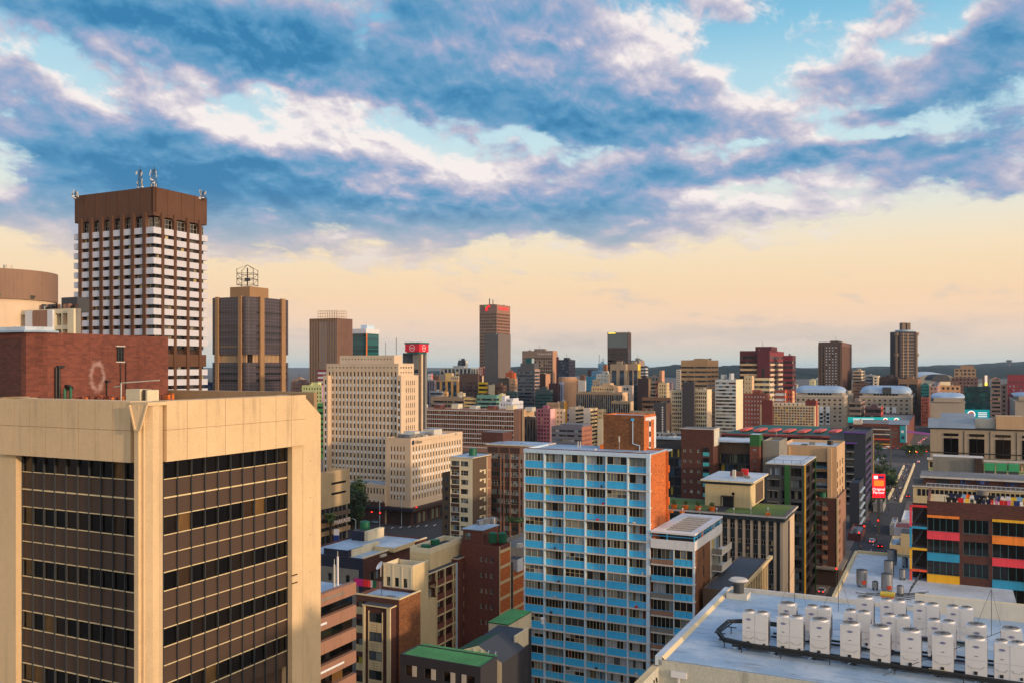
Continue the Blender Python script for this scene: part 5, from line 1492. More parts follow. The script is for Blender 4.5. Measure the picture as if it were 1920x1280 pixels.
# ------------------------------------------------------------------ charcoal building with green roofs
def green_roofs():
 D = 128.0
 b = Bld('guest_house', 'charcoal building with bright green flat roof and white shuttered windows, at the bottom centre', 'commercial building', 901, D, 750, 932, 1250)
 H, W, Dp = b.h, b.W, b.Dp
 ws = [(W * .07, W * .16), (W * .31, W * .40), (W * .55, W * .64), (W * .83, W * .93)]
 b.panelled('F', 0, H, ws, [(H - 3.0 - 3.3 * i, H - 1.5 - 3.3 * i) for i in range(3)][::-1], 'charcoal', dep=.2, win=(1, 1, 'black_steel', 'glass_black'))
 b.shell(skip=('F',), parapet=.12, roofm='roof_green', wallm='charcoal')
 for i in range(3):
  for k, (a, c) in enumerate(ws):
   x0 = c if k < 3 else a - .75
   s = MB(); s.box(-W + x0, -W + x0 + .75, -.06, -.01, H - 3.0 - 3.3 * i, H - 1.45 - 3.3 * i, 'off_white'); s.build('shutter', b.root)
 # behind: gabled charcoal house, courtyard and second green roof
 v0 = 6.2; Wg = W
 b.roof.v.clear(); b.roof.f.clear(); b.roof.m.clear()
 b.roof.face([(-W + .25, .25, H - .1), (-.25, .25, H - .1), (-.25, v0, H - .1), (-W + .25, v0, H - .1)], 'roof_green')
 b.finish()
 g = MB(); z = H - .6; zr = H + .9; y0, y1 = v0, v0 + 8.0
 x0, xm, x1 = -W * .58, -W * .27, .3
 g.face([(x0, y0, z), (xm, y0, zr), (xm, y1, zr), (x0, y1, z)][::-1], 'roof_deepgreen'); g.face([(xm, y0, zr), (x1, y0, z - .6), (x1, y1, z - .6), (xm, y1, zr)], 'roof_charcoal')
 g.face([(x0, y0, 0), (x1, y0, 0), (x1, y0, z - .6), (xm, y0, zr - .05), (x0, y0, z - .05)], 'cream_pale'); g.face([(x1, y1, 0), (x0, y1, 0), (x0, y1, z - .05), (xm, y1, zr - .05), (x1, y1, z - .6)], 'charcoal')
 g.face([(x1, y0, 0), (x1, y1, 0), (x1, y1, z - .6), (x1, y0, z - .6)], 'charcoal'); g.face([(x0, y1, 0), (x0, y0, 0), (x0, y0, z), (x0, y1, z)], 'charcoal')
 h = empty('gabled_house', (b.X, b.Y, 0), -YAW); tag(h, 'gabled house with one charcoal and one dark green roof slope, behind the green flat roof', 'house')
 g.build('gabled_body', h)
 for k in range(4):
  m = MB(); x = x1 - 4.6 + k * 1.2; m.bar((x, y0 - .1, z - .2), (x, y0 - .1, z + 1.0), .06, 'pale_frame'); m.bar((x - .25, y0 - .1, z + .7), (x + .25, y0 - .1, z + .9), .05, 'pale_frame'); m.build('small_aerial', h)
 xr_ = loc_uv((b.X, b.Y), YAW, 981, 152)[0]
 s = empty('rear_block', (b.X, b.Y, 0), -YAW); tag(s, 'cream-walled block with green felt roof, behind the gabled house', 'building')
 k = MB(); y2 = y1 + 4.5; k.box(-W * .62, xr_, y2, y2 + 9, 0, H - 2.2, 'charcoal'); k.box(-W * .62, xr_, y2, y2 + 9, H - 2.2, H + .5, 'cream_pale', top='roof_green'); k.box(-W * .62 - .1, xr_ + .05, y2 - .1, y2 + 9, H + .5, H + .65, 'roof_deepgreen', top='roof_green'); k.build('wall', s)
 k = MB(); k.face([(-W * .56, y1 - .5, H - .6), (-W * .1, y1 - .5, H - .6), (-W * .14, y2 - .15, H + .4), (-W * .48, y2 - .15, H + .4)], 'roof_charcoal'); k.box(-W * .1, -W * .08, y1 - .5, y2 - .12, 0, H + .6, 'cream_pale'); k.build('lean_to_roof', s)
 k = MB(); k.box(-W * .08, xr_ - .1, y1, y2, 0, H - 2.0, 'charcoal', top='cream_wall'); k.build('courtyard', s)
 k = MB(); k.box(xr_ - 1.6, xr_ - 1.1, y2 - .06, y2 - .01, H - 2.0, H - .1, 'black_steel'); k.build('door', s)
 k = MB(); k.box(xr_ - .1, xr_, y1 - 1, y2, H - 2.0, H - .8, 'pale_frame'); k.build('railing', s)
 k = MB(); k.cyl(0, y2 + 3, H + .6, H + 1.3, .22, 'white_paint', 10); k.cyl(0, y2 + 3, H + 1.3, H + 1.6, .35, 'white_paint', 10); k.build('roof_vent', s)
green_roofs()
# ------------------------------------------------------------------ the bright blue flats
def blue_flats():
 D = 154.0
 b = Bld('apartment_block', 'bright blue and white apartment block with six window bays and orange brick side', 'apartment building', 1218, D, 983, 1250, 850)
 H, W, Dp = b.h, b.W, b.Dp
 P = 2.92; bay = W / 6.0; zt = H - 0.75
 b.wall.box(-W + .3, -.3, 1.2, Dp - .02, 0, H - .6, 'grey_wall', top='roof_blue')
 b.wall.box(-.3, -.02, .35, Dp - .02, 0, H - .3, 'brick_orange'); b.wall.box(-W, -W + .3, .35, Dp, 0, H - .3, 'pale_frame')
 w = MB(); w.face([(0, .25, 0), (0, Dp, 0), (0, Dp, H - .1), (0, .25, H - .1)], 'brick_orange'); w.face([(0, Dp, 0), (-W * .3, Dp, 0), (-W * .3, Dp, H), (0, Dp, H)], 'brick_orange'); w.box(-.001 - .6, .06, -.1, .26, 0, H, 'pale_frame'); w.build('brick_side', b.root)
 w = MB(); w.box(-.01, .03, 5.2, 5.3, H - 13.4, H - 11.6, 'black_steel'); w.box(0, .35, Dp - .5, Dp - .1, 0, H - .3, 'brick_orange')
 for i in range(6): w.box(0, .55, Dp - .45, Dp, H - 4.2 - P * i, H - 2.9 - P * i, 'orange_paint')
 w.build('side_ledges', b.root)
 # roof edge
 r = MB(); r.box(-W - .1, .1, -.12, .5, zt, H - .08, 'pale_frame'); r.box(-W + .2, -.1, .5, .75, H - .5, H + .05, 'brick_red'); r.build('roof_fascia', b.root)
 r = MB(); r.box(-W + .1, -.1, .75, Dp + 4, H - .6, H - .35, 'roof_blue'); r.box(-W, -W + .3, .5, Dp, H - .6, H + .02, 'pale_frame'); r.box(-.3, 0.02, .5, Dp, H - .3, H - .02, 'roof_blue'); r.build('roof', b.root)
 # columns
 for i in range(7):
  x = -W + bay * i; a = 0.12
  c = MB(); c.box(max(x - a, -W - .05), min(x + a, .03), -.06, .5, 0, zt, 'pale_frame'); c.build('column', b.root)
 rr = random.Random(12)
 panel = {}
 n = 15
 for j in range(n):
  z1 = zt - P * j; z0 = z1 - P
  s = MB(); s.box(-W - .08, .04, -.14, 1.2, z0, z0 + .20, 'slab_edge'); s.build('floor_slab', b.root)
  for i in range(6):
   x0 = -W + bay * i + .16; x1 = x0 + bay - .32; w_ = x1 - x0
   deep = i % 2 == 1
   d = 0.42 if deep else .05
   ph = 1.06 if deep else 1.26
   key = deep
   if key not in panel:
    m = MB();
    for k in range(3): m.box(w_ * k / 3 + .02, w_ * (k + 1) / 3 - .02, 0, .05, 0, ph, 'blue_paint')
    for k in (1, 2): m.box(w_ * k / 3 - .02, w_ * k / 3 + .02, -.02 if deep else .01, .05, 0, ph, 'off_white' if deep else 'blue_paint')
    panel[key] = m.mesh('blue_panel')
   o = bpy.data.objects.new('blue_panel', panel[key]); COL.objects.link(o); o.parent = b.root; o.location = (x0, d, z0 + .24)
   hh = P - .24 - ph
   k = rr.random()
   spec = (3, 1) if k < .35 else (6, 1) if k < .85 else (4, 2)
   if deep: spec = (6, 1) if k < .8 else (3, 1)
   me = win_mesh(w_, hh, spec[0], spec[1], 'cream_line', 'glass_home', .05)
   o = bpy.data.objects.new('window', me); COL.objects.link(o); o.parent = b.root; o.location = (x0, d + .06, z0 + .24 + ph)
   if deep and rr.random() < .35:
    m = MB(); xx = x0 + rr.uniform(.2, w_ - .6); m.box(xx, xx + rr.uniform(.2, .5), .05, .3, z0 + .24, z0 + .24 + rr.uniform(.2, .5), rr.choice(['brown_dark', 'grey_dark', 'off_white', 'red_paint'])); m.build('ledge_clutter', b.root)
 clutter(b, 7, 31, .8, y=(.15, .8))
 b.finish()
 # roof vents and rail
 for k, (x, y) in enumerate(((-17, 9.5), (-16.5, 9.5), (-11.4, 10), (-11, 10), (-7, 10.5), (-6.6, 10.5))):
  m = MB(); m.cyl(x, y, H - .5, H + .8, .1, 'slab_edge', 8); m.build('vent_pipe', b.root)
 # brick stair tower on the roof
 t = Bld('stair_tower', 'brown brick stair tower with an orange and white right side, on the blue flats roof', 'roof tower', 1207.5, 163.5, 1131, 1229.5, 778, z0=H - .35)
 h = t.h
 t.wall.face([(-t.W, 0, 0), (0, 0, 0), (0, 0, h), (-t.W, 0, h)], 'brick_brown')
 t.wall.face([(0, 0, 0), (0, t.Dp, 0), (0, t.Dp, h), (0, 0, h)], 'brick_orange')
 t.shell(skip=('F', 'R'), parapet=.25, roofm='roof_white', wallm='brick_orange')
 a = t.Dp
 f = MB(); f.box(.01, .06, a * .1, a, h - 1.0, h - .45, 'white_paint'); f.box(.01, .05, a * .40, a * .56, 0, h - 1.0, 'white_paint'); f.box(.01, .05, a * .84, a, 0, h - 1.0, 'white_paint'); f.build('white_strip', t.root)
 for z in (.4, 2.3, 4.2):
  o = bpy.data.objects.new('window', win_mesh(a * .14, 1.0, 1, 1, None, 'glass_dark')); COL.objects.link(o); o.parent = t.root; o.location = (.10, a * .41, z); o.rotation_euler = (0, 0, pi / 2)
 f = MB(); f.bar((-2.1, -.12, h - .9), (-2.1, -.12, 1.2), .12, 'pale_frame'); f.bar((-2.1, -.12, 1.2), (-.8, -.12, .9), .12, 'pale_frame'); f.bar((-.8, -.12, .9), (-.8, -.12, 0), .12, 'pale_frame'); f.box(-2.4, -1.9, -.3, -.02, h - 1.0, h - .6, 'blue_paint'); f.build('drain_pipe', t.root)
 f = MB(); f.bar((-4.6, -.4, 0), (-4.6, -.4, 2.3), .06, 'off_white'); f.box(-4.72, -4.5, -.5, -.3, 1.5, 2.5, 'off_white'); f.build('antenna', t.root)
 f = MB(); f.box(-t.W - .6, -t.W, -.2, 3, 0, .8, 'orange_paint'); f.build('low_wall', t.root)
 t.finish()
 # lower wing
 q = Bld('apartment_wing', 'lower blue and white wing with a slatted white roof terrace and brick side', 'apartment building', 1302, 150.4, 1220, 1353.5, 1000.5)
 H2, W2, D2 = q.h, q.W, q.Dp
 zr = H2; zb = H2 - 1.35; zf = zb - 1.55      # roof slab, terrace rail, fascia bottom
 q.wall.box(-W2 + .2, -.25, .9, D2 - .3, 0, zf, 'grey_wall', top='roof_grey')
 q.wall.box(-.25, 0, 0, D2 * .55, 0, zf, 'brick_brown'); q.wall.box(-.3, -.02, D2 * .55, D2, 0, zf, 'off_white')
 q.wall.box(-.3, .04, -.06, .3, 0, zf, 'pale_frame')
 f = MB(); f.box(-W2, .06, -.1, .15, zf, zb, 'white_paint'); f.box(-.19, .06, .15, D2, zf, zb - .01, 'white_paint'); f.box(-W2, -.2, .15, D2, zf, zf + .15, 'roof_grey'); f.build('white_fascia', q.root)
 # roof frame with slats
 f = MB(); zs = zr - .3
 f.box(-W2, .15, -.25, 1.7, zs, zr, 'white_paint'); f.box(-W2, .15, D2 - 3.0, D2, zs, zr, 'white_paint'); f.box(-W2, -W2 + 1.8, 1.7, D2 - 3, zs, zr - .003, 'white_paint'); f.box(-1.0, .15, 1.7, D2 - 3, zs, zr - .003, 'white_paint')
 for k in range(7): f.box(-W2 + 1.8, -1.0, 3.2 + k * 2.1, 4.0 + k * 2.1, zs + .04, zr - .05, 'off_white')
 f.build('slatted_roof', q.root)
 f = MB(); f.box(-W2 + .5, -.8, 5.5, D2 - 4, zf + .15, zs - .02, 'grey_dark'); f.build('terrace_room', q.root)
 f = MB()
 for y in np.arange(.2, D2, 2.0): f.bar((-.05, y, zb), (-.05, y, zs), .12, 'blue_paint')
 for x in (-W2 + .1, -W2 * .62, -.05): f.bar((x, .02, zb), (x, .02, zs), .12, 'blue_paint')
 f.bar((-W2, .02, zb + .6), (0, .02, zb + .6), .08, 'blue_paint'); f.bar((-.02, 0, zb + .6), (-.02, D2, zb + .6), .08, 'blue_paint'); f.build('blue_rail', q.root)
 f = MB(); f.box(-.12, -.05, 5.2, 6.4, zb, zs, 'orange_paint'); f.build('orange_panel', q.root)
 for j in range(10):
  z0 = zf - P * (j + 1)
  s = MB(); s.box(-W2, .05, -.15, .9, z0, z0 + .22, 'slab_edge'); s.build('floor_slab', q.root)
  xm = -W2 * .46
  o = bpy.data.objects.new('window', win_mesh(-xm - .3, P - 1.35, 3, 1, 'cream_line', 'glass_home')); COL.objects.link(o); o.parent = q.root; o.location = (xm, .12, z0 + 1.35)
  m = MB()
  for k in range(3):
   wq = (-xm - .3) / 3; m.box(xm + wq * k + .03, xm + wq * (k + 1) - .03, .03, .1, z0 + .22, z0 + 1.33, 'blue_paint')
  m.build('blue_panel', q.root)
  o = bpy.data.objects.new('window', win_mesh(W2 * .48, P - .5, 5, 1, 'off_white', 'glass_home')); COL.objects.link(o); o.parent = q.root; o.location = (-W2 + .2, .8, z0 + .25)
  r = MB(); r.bar((-W2, -.05, z0 + 1.15), (xm - .15, -.05, z0 + 1.15), .07, 'blue_paint')
  if j in (0, 2, 3, 4, 5): r.box(-W2 + .1, xm - .2, -.02, .03, z0 + .3, z0 + 1.1, 'pink_brown' if j in (0, 3, 5) else 'grey_wall')
  elif j == 1: r.box(-W2 + .1, xm - .2, -.04, .03, z0 + .25, z0 + 1.2, 'blue_paint')
  for k in range(6): r.bar((-W2 + .2 + k * .7, -.05, z0 + .2), (-W2 + .2 + k * .7, -.05, z0 + 1.15), .04, 'grey_wall')
  r.build('balcony_rail', q.root)
  c = MB(); c.box(xm - .12, xm + .0, -.05, .8, z0 + .22, z0 + P, 'pale_frame'); c.build('column', q.root)
  # projecting balconies at the back of the brick side
  c = MB(); y0 = D2 * .60; c.box(0.05, 1.9, y0, D2 - .2, z0, z0 + .2, 'white_paint'); c.box(1.82, 1.9, y0, D2 - .2, z0 + .2, z0 + 1.2, 'off_white'); c.box(.05, 1.82, y0, y0 + .07, z0 + .2, z0 + 1.2, 'grey_wall'); c.build('balcony', q.root)
  o = bpy.data.objects.new('window', win_mesh(D2 * .33, P - .5, 4, 1, 'off_white', 'glass_home')); COL.objects.link(o); o.parent = q.root; o.location = (.03, D2 * .61, z0 + .25); o.rotation_euler = (0, 0, pi / 2)
  c = MB(); c.box(.005, .03, D2 * .3, D2 * .33, z0 + .4, z0 + 2.3, 'black_steel'); c.build('slit_window', q.root)
 q.finish()
blue_flats()
# ------------------------------------------------------------------ the garden-roof building right of it
def garden_block():
 D = 203.0
 b = Bld('office_block', 'office block with cream fins, dark blue panels and a green lawn on its roof', 'office building', 1467.5, D, 1215, 1489.5, 967)
 H, W, Dp = b.h, b.W, b.Dp
 z1 = b.lz(978)
 wall = 'tan_light'
 b.wall.box(-W, -.6, .6, Dp, 0, z1, 'sp_teal')
 b.wall.box(-.6, 0, 0, Dp, 0, z1, 'tan_light');
 g = MB(); g.box(-.02, .03, Dp * .45, Dp * .58, 2, z1 - 1, 'glass_black'); g.build('slit_window', b.root)
 c = MB(); c.box(-W - .3, .45, -.5, Dp + .3, z1, z1 + .9, 'sp_teal'); c.box(-W - .6, .8, -.8, Dp + .6, z1 + .9, H, 'slab_edge', top='paving'); c.build('cornice', b.root)
 l = MB(); l.box(-W, -.2, .1, Dp - .5, H, H + .05, 'lawn'); l.box(-W * .55, -W * .42, .4, Dp - 2, H + .05, H + .12, 'charcoal'); l.build('roof_lawn', b.root)
 P = 3.3; k = 1.65; n = int(W / 1.75)
 for i in range(0, n):
  x = -1.7 - i * 1.75
  if x < -W * .62: break
  if True:
   f = MB(); f.box(x - .27, x + .27, -.15, .6, 0, z1, wall); f.build('fin', b.root)
  for j in range(9):
   z = z1 - 1.2 - P * j
   b.wins.append(((x - 1.5, .5, z - 1.1), 0.0, 1.2, 1.1, (2, 1, 'off_white', 'glass_dark')))
   if (i + j) % 3 == 1 and j % 2 == 1:
    s = MB(); s.box(x - 1.15, x - .65, .42, .6, z - 2.4, z - 1.8, 'tan_concrete'); s.build('square_boss', b.root)
 b.finish(limit=90)
 rr = random.Random(2)
 for i, px in enumerate((1264, 1285, 1309, 1335)):
  t = empty('planter', (*world(px, 214 - i * 1.2), H + .05), -YAW)
  m = MB(); m.cyl(0, 0, 0, .95, .62, 'orange_paint', 12, r1=.85); m.build('pot', t)
  m = MB()
  for k in range(40):
   a = rr.uniform(0, 2 * pi); q = rr.uniform(0, .6); z = .95 + rr.uniform(0, .8)
   m.bar((q * cos(a), q * sin(a), z), (q * cos(a) + rr.uniform(-.3, .3), q * sin(a) + rr.uniform(-.3, .3), z + rr.uniform(.1, .4)), .12, 'leaf_a')
  m.build('shrub', t)
  tag(t, 'round orange planter with shrub on the roof lawn, ' + ('first', 'second', 'third', 'fourth')[i] + ' from the left', 'planter', 'orange planters on the roof lawn')
 for i, (px, D_) in enumerate(((1258, 208), (1279, 207), (1440, 204))):
  m = MB(); m.box(-.5, .5, -.35, .35, 0, .6, 'orange_paint'); o = m.build('planter_box'); o.location = (*world(px, D_), H + .05); o.rotation_euler = (0, 0, -YAW)
  tag(o, 'low orange planter box by the roof edge, ' + ('left', 'middle', 'right-hand')[i] + ' one', 'planter', 'orange planter boxes')
 for i in range(6):
  m = MB(); m.bar((0, 0, 0), (0, 0, 1.2), .1, 'off_white'); m.box(-.15, .15, -.15, .15, 1.2, 1.5, 'sign_white'); o = m.build('garden_light'); o.location = (*world(1280 + i * 32, 205 + i * .1), H + .05)
  tag(o, 'small white garden lamp post on the roof lawn edge', 'garden lamp', 'garden lamps along the roof lawn')
 # cream roof house with a wide flat roof
 t = Bld('roof_house', 'cream roof house with a wide flat eaves roof standing on the lawn roof', 'roof house', 1407, 214, 1322, 1433, 903, z0=H)
 h = t.h
 t.wall.box(-t.W, 0, 0, t.Dp, 0, h - .9, 'cream_wall'); t.wall.box(-t.W - .1, .1, -.1, t.Dp + .1, h - .9, h - .25, 'sp_teal')
 t.roof.box(-t.W - .9, .9, -.9, t.Dp + .9, h - .25, h + .15, 'cream_pale', top='roof_white')
 o = bpy.data.objects.new('window', win_mesh(.6, .7, 1, 1, 'black_steel', 'glass_black')); COL.objects.link(o); o.parent = t.root; o.location = (-t.W * .4, -.05, h - 3.4)
 m = MB(); m.box(.02, .06, t.Dp * .35, t.Dp * .9, .3, h - 1.2, 'brown_wall'); m.build('vent_grille', t.root)
 m = MB(); m.box(-t.W * .62, -t.W * .35, -1.6, 0, 2.6, 2.8, 'brown_dark'); m.box(-t.W * .62, -t.W * .60, -1.6, -1.4, 0, 2.6, 'black_steel'); m.box(-t.W * .36, -t.W * .35, -1.6, -1.4, 0, 2.6, 'black_steel'); m.box(-t.W * .6, -t.W * .36, -.1, -.02, 0, 2.5, 'black_steel'); m.build('porch', t.root)
 for k, (x, y, w, hh, mm) in enumerate(((-.62, .5, 3.2, 1.1, 'brick_red'), (-.40, .6, 1.6, 1.7, 'red_paint'), (-.28, .4, 1.2, .5, 'grey_wall'), (-.2, .3, 1.0, .5, 'grey_wall'), (-.5, .3, .7, 1.9, 'off_white'))):
  q = MB(); q.box(t.W * x, t.W * x + w, t.Dp * y, t.Dp * y + 1, h + .15, h + .15 + hh, mm); q.build('roof_plant', t.root)
 t.finish()
for nme, c in (('leaf_a', (70, 92, 40)), ('leaf_b', (48, 74, 34)), ('leaf_c', (32, 54, 28)), ('leaf_d', (98, 112, 52))): mat(nme, c, 0.7, 0.2)
mat('bark', (70, 56, 44), 0.95, 0.2)
garden_block()
# low grey-green roofed hall between the blue wing and the AC roof
def low_hall():
 D = 150
 b = Bld('hall', 'low grey-green metal roofed hall, between the blue wing and the finned office block', 'commercial building', 1381, D, 1318, 1439, 1108)
 H, W, Dp = b.h, b.W, b.Dp
 b.shell(parapet=.1, roofm='roof_charcoal', wallm='brown_wall')
 f = MB(); f.box(-.4, .3, 0, Dp + 4, H - .7, H - .1, 'cream_wall'); f.build('eaves', b.root)
 for i in range(12):
  m = MB(); m.box(.0, .35, i * Dp / 12, i * Dp / 12 + .5, 0, H - .7, 'cream_wall'); m.build('fin', b.root)
 b.finish()
low_hall()
# ------------------------------------------------------------------ dark glass block with the coloured corner strips
def strip_block():
 b = Bld('apartment_tower', 'dark glazed tower with thin green, orange and yellow corner strips and white roof', 'apartment building', 1506, 238, 1437, 1529, 872)
 H, W, Dp = b.h, b.W, b.Dp
 P = 3.05
 rows = floors(H - .8, P, .72, 0)
 b.panelled('F', 0, H, [(W * .08, W * .36), (W * .42, W * .5), (W * .66, W * .96)], rows, 'grey_dark', dep=.5, win=[(4, 1, 'black_steel', 'glass_home'), (3, 1, 'dark_metal', 'glass_dark')])
 b.panelled('R', 0, H, [(.9, Dp * .5), (Dp * .56, Dp - .5)], rows, 'brown_dark', dep=.4, win=(3, 1, 'black_steel', 'glass_dark'))
 b.shell(skip=('F', 'R'), parapet=.5, roofm='roof_white', wallm='grey_wall')
 c = MB(); c.box(-W - .2, .2, -.25, Dp, H, H + .3, 'off_white', top='roof_white'); c.build('roof_slab', b.root)
 for k, (y, m) in enumerate(((.1, 'lawn_strip'), (.75, 'orange_paint'), (2.6, 'yellow_strip'), (Dp - 1, 'lawn_strip'))):
  s = MB(); s.box(.02, .25, y, y + .5, 0, H - .2, m); s.build('coloured_strip', b.root)
 s = MB(); s.box(-W * .5, -W * .36, -.2, -.02, 0, H, 'lawn_strip'); s.build('green_strip', b.root)
 for j in range(12):
  s = MB(); s.box(-W + .3, -W * .66, -.6, -.02, H - 1 - P * (j + 1), H - .85 - P * (j + 1), 'grey_wall'); s.build('ledge', b.root)
 r = MB()
 for x in np.arange(-W, 0, 2.2): r.bar((x, 0, H + .3), (x, 0, H + 1.3), .08, 'dark_metal')
 r.bar((-W, 0, H + 1.3), (0, 0, H + 1.3), .08, 'dark_metal'); r.bar((0, 0, H + 1.3), (0, Dp, H + 1.3), .08, 'dark_metal'); r.build('roof_rail', b.root)
 b.finish()
mat('lawn_strip', (36, 92, 40), 0.6, 0.1); mat('yellow_strip', (214, 180, 40), 0.6, 0.1)
strip_block()
# ------------------------------------------------------------------ brick and glass complex behind the garden block
def complex_():
 LIT = (3, 1, 'black_steel', 'glass_lit')
 a = simple('office_wing', 'glazed wing with lit rooms and pale roof, left of the dark brick tower', 'office building', 1279, 283, 1228, 1280, 820, F_=(4, .93, 3.0, .86, 3.6, None, .3, (.2, .2), [LIT, (2, 1, 'black_steel', 'glass_blue')]), wm='grey_dark', rm='roof_white', depth=18)
 f = MB(); f.box(-a.W - .3, .3, -.8, 1, a.h - .6, a.h + .15, 'roof_blue', top='roof_white'); f.build('eaves', a.root)
 b = Bld('brick_tower', 'dark brick stair tower with small square windows, among the blue-roofed wings', 'apartment building', 1337, 264, 1277, 1348.5, 805)
 H, W, Dp = b.h, b.W, b.Dp
 P = 3.02; rows = [(H - 6.9 - P * i, H - 6.0 - P * i) for i in range(9)][::-1]
 b.panelled('F', 0, H, [(W * .07, W * .16), (W * .28, W * .37), (W * .51, W * .61)], rows, 'brick_dark', dep=.15, win=(2, 1, 'off_white', 'glass_home'))
 b.shell(skip=('F',), parapet=.5, roofm='roof_grey', wallm='brick_dark'); b.wall.box(.005, .04, Dp * .15, Dp, H - 5, H, 'off_white')
 for i in range(9):
  s = MB(); s.box(-W * .31, -W * .12, -.12, 0, H - 6.6 - P * i - 1.2, H - 6.6 - P * i - .1, 'blue_paint' if False else 'teal_panel'); s.build('teal_panel', b.root)
  o = bpy.data.objects.new('window', win_mesh(W * .19, 1.3, 3, 1, 'black_steel', 'glass_dark')); COL.objects.link(o); o.parent = b.root; o.location = (-W * .31, -.1, H - 6.6 - P * i)
 c = MB(); c.box(-W - .2, .2, -.2, Dp, H, H + .25, 'slab_edge', top='roof_grey'); c.build('roof_slab', b.root); b.finish()
 m = simple('office_wing', 'glazed middle wing with warm lit rooms under a long white roof', 'office building', 1408, 268, 1335, 1409, 828, F_=(9, .92, 3.2, .86, 3.8, None, .4, (.2, .2), [LIT, LIT, (2, 1, 'black_steel', 'glass_blue')]), wm='grey_dark', rm='roof_white', depth=20)
 f = MB(); f.box(-m.W - .2, .3, -1.4, 14, m.h - .2, m.h + .1, 'roof_white'); f.box(-m.W, 0, -.1, .3, m.h - 3.6, m.h - .2, 'brown_wall'); f.build('eaves', m.root)
 s = simple('stair_tower', 'brick stair tower with a green box on top, right of the warm lit middle wing', 'stair tower', 1424, 262, 1406, 1430, 836, F_=(1, .5, 1.6, .3, .8, None, .1, (.4, .4), (1, 1, None, 'glass_home')), wm='brick_red', depth=8, limit=7)
 q = MB(); q.box(-s.W, 0, 0, 5, s.h, s.h + 3.4, 'lawn_strip', top='roof_white'); q.build('green_box', s.root)
 t = simple('office_tower', 'grey rendered stair block with two square windows, between stair tower and tan slab', 'building', 1461, 262, 1430, 1462, 826, wm='grey_wall', rm='roof_white', depth=14)
 for z in (9.6, 12):
  o = bpy.data.objects.new('window', win_mesh(1.2, 1, 2, 1, 'brown_dark', 'glass_black')); COL.objects.link(o); o.parent = t.root; o.location = (-3.2, -.06, t.h - 8)
 x = simple('apartment_slab', 'tan concrete slab block with balconies, long side in view, under a long white roof', 'apartment building', 1569, 275, 1463, 1584, 836, wm='tan_concrete', rm='roof_white', fin=False)
 for j in range(13):
  z = x.h - 6.9 - 3.05 * j
  if z < 3: break
  o = MB(); o.box(-x.W * .98, -x.W * .12, -.9, 0, z - .2, z, 'grey_wall'); o.box(-x.W * .98, -x.W * .12, -.9, -.84, z, z + .9, 'glass_blue'); o.build('balcony', x.root)
  for k in range(3):
   o = bpy.data.objects.new('window', win_mesh(x.W * .24, 1.9, 3, 1, 'black_steel', 'glass_home')); COL.objects.link(o); o.parent = x.root; o.location = (-x.W * (.97 - k * .28), -.06, z + .1)
  for k in range(3):
   o = bpy.data.objects.new('window', win_mesh(1.3, 1.9, 1, 1, 'brown_dark', 'glass_dark')); COL.objects.link(o); o.parent = x.root; o.location = (.06, 1.0 + k * (x.Dp - 2) / 3, z + .1); o.rotation_euler = (0, 0, pi / 2)
 for a_ in (-x.W * .86, -x.W * .12):
  o = MB(); o.box(a_ - .6, a_ + .6, -1.1, 0, 0, x.h - .5, 'tan_concrete'); o.build('pilaster', x.root)
 o = MB(); o.cyl(-2.5, 5, x.h, x.h + 1.3, .9, 'black_steel', 12); o.build('roof_fan', x.root)
 x.finish()
 n = Bld('apartment_block', 'narrow dark brick block with pink balcony fronts and green tank, above the street corner', 'apartment building', 1571, 270, 1527, 1586, 934)
 H, W, Dp = n.h, n.W, n.Dp
 n.panelled('F', 0, H, [(W * .06, W * .32), (W * .36, W * .55)], floors(H - 1.0, 2.95, .5, 4), 'brick_dark', dep=.5, win=(2, 1, 'off_white', 'glass_home'))
 n.panelled('R', 0, H, [(1.0, 2.6), (3.4, 5), (5.8, 7)] if Dp > 7.5 else evenly(Dp, 3, .6), floors(H - 1.0, 2.95, .5, 4), 'pink_brown', dep=.4, win=(2, 1, 'dark_metal', 'glass_dark'))
 n.shell(skip=('F', 'R'), parapet=.7, roofm='roof_white', wallm='pink_brown')
 for j in range(10):
  s = MB(); s.box(-W * .66, -W * .44, -.5, 0, H - 3.8 - 2.95 * j, H - 2.6 - 2.95 * j, 'pink_brown'); s.build('balcony_front', n.root)
 s = MB(); s.box(-.35, .1, -.1, .5, 0, H + .1, 'cream_line'); s.build('corner_pier', n.root)
 s = MB(); s.box(-W - 4, 1.5, -3, Dp + 4, 5, 5.5, 'grey_wall'); s.box(-W - 3, .5, -2, Dp, 0, 5, 'brown_dark'); s.build('shop_podium', n.root)
 t = MB(); t.cyl(0, 0, 0, 1.8, 1.0, 'tank_green', 14); o = t.build('water_tank'); o.location = (*world(1543, 276), H - .7); tag(o, 'green tank on the narrow dark brick block above the street corner', 'water tank')
 n.finish()
 p = Bld('apartment_tower', 'charcoal tower with purple trim and recessed balconies beside the street', 'apartment building', 1623, 395, 1583, 1637, 812)
 H, W, Dp = p.h, p.W, p.Dp
 P = 3.3
 p.panelled('F', 0, H, [(W * .08, W * .46)], floors(H - 5, P, .7, 4), 'slate', dep=1.6, win=(3, 1, 'dark_metal', 'glass_dark'))
 p.panelled('R', 0, H, [(1.0, Dp * .7)], floors(H - 3, P, .7, 4), 'slate', dep=1.2, win=(4, 1, 'black_steel', 'glass_dark'))
 p.shell(skip=('F', 'R'), wallm='slate', roofm='roof_dark')
 for j in range(8):
  s = MB(); s.box(-W * .92, -W * .54, -.1, .1, H - 5.2 - P * (j + 1), H - 4.7 - P * (j + 1), 'grey_wall'); s.box(.0, .15, 1, Dp * .7, H - 3.2 - P * (j + 1), H - 2.8 - P * (j + 1), 'purple_paint'); s.build('balcony_edge', p.root)
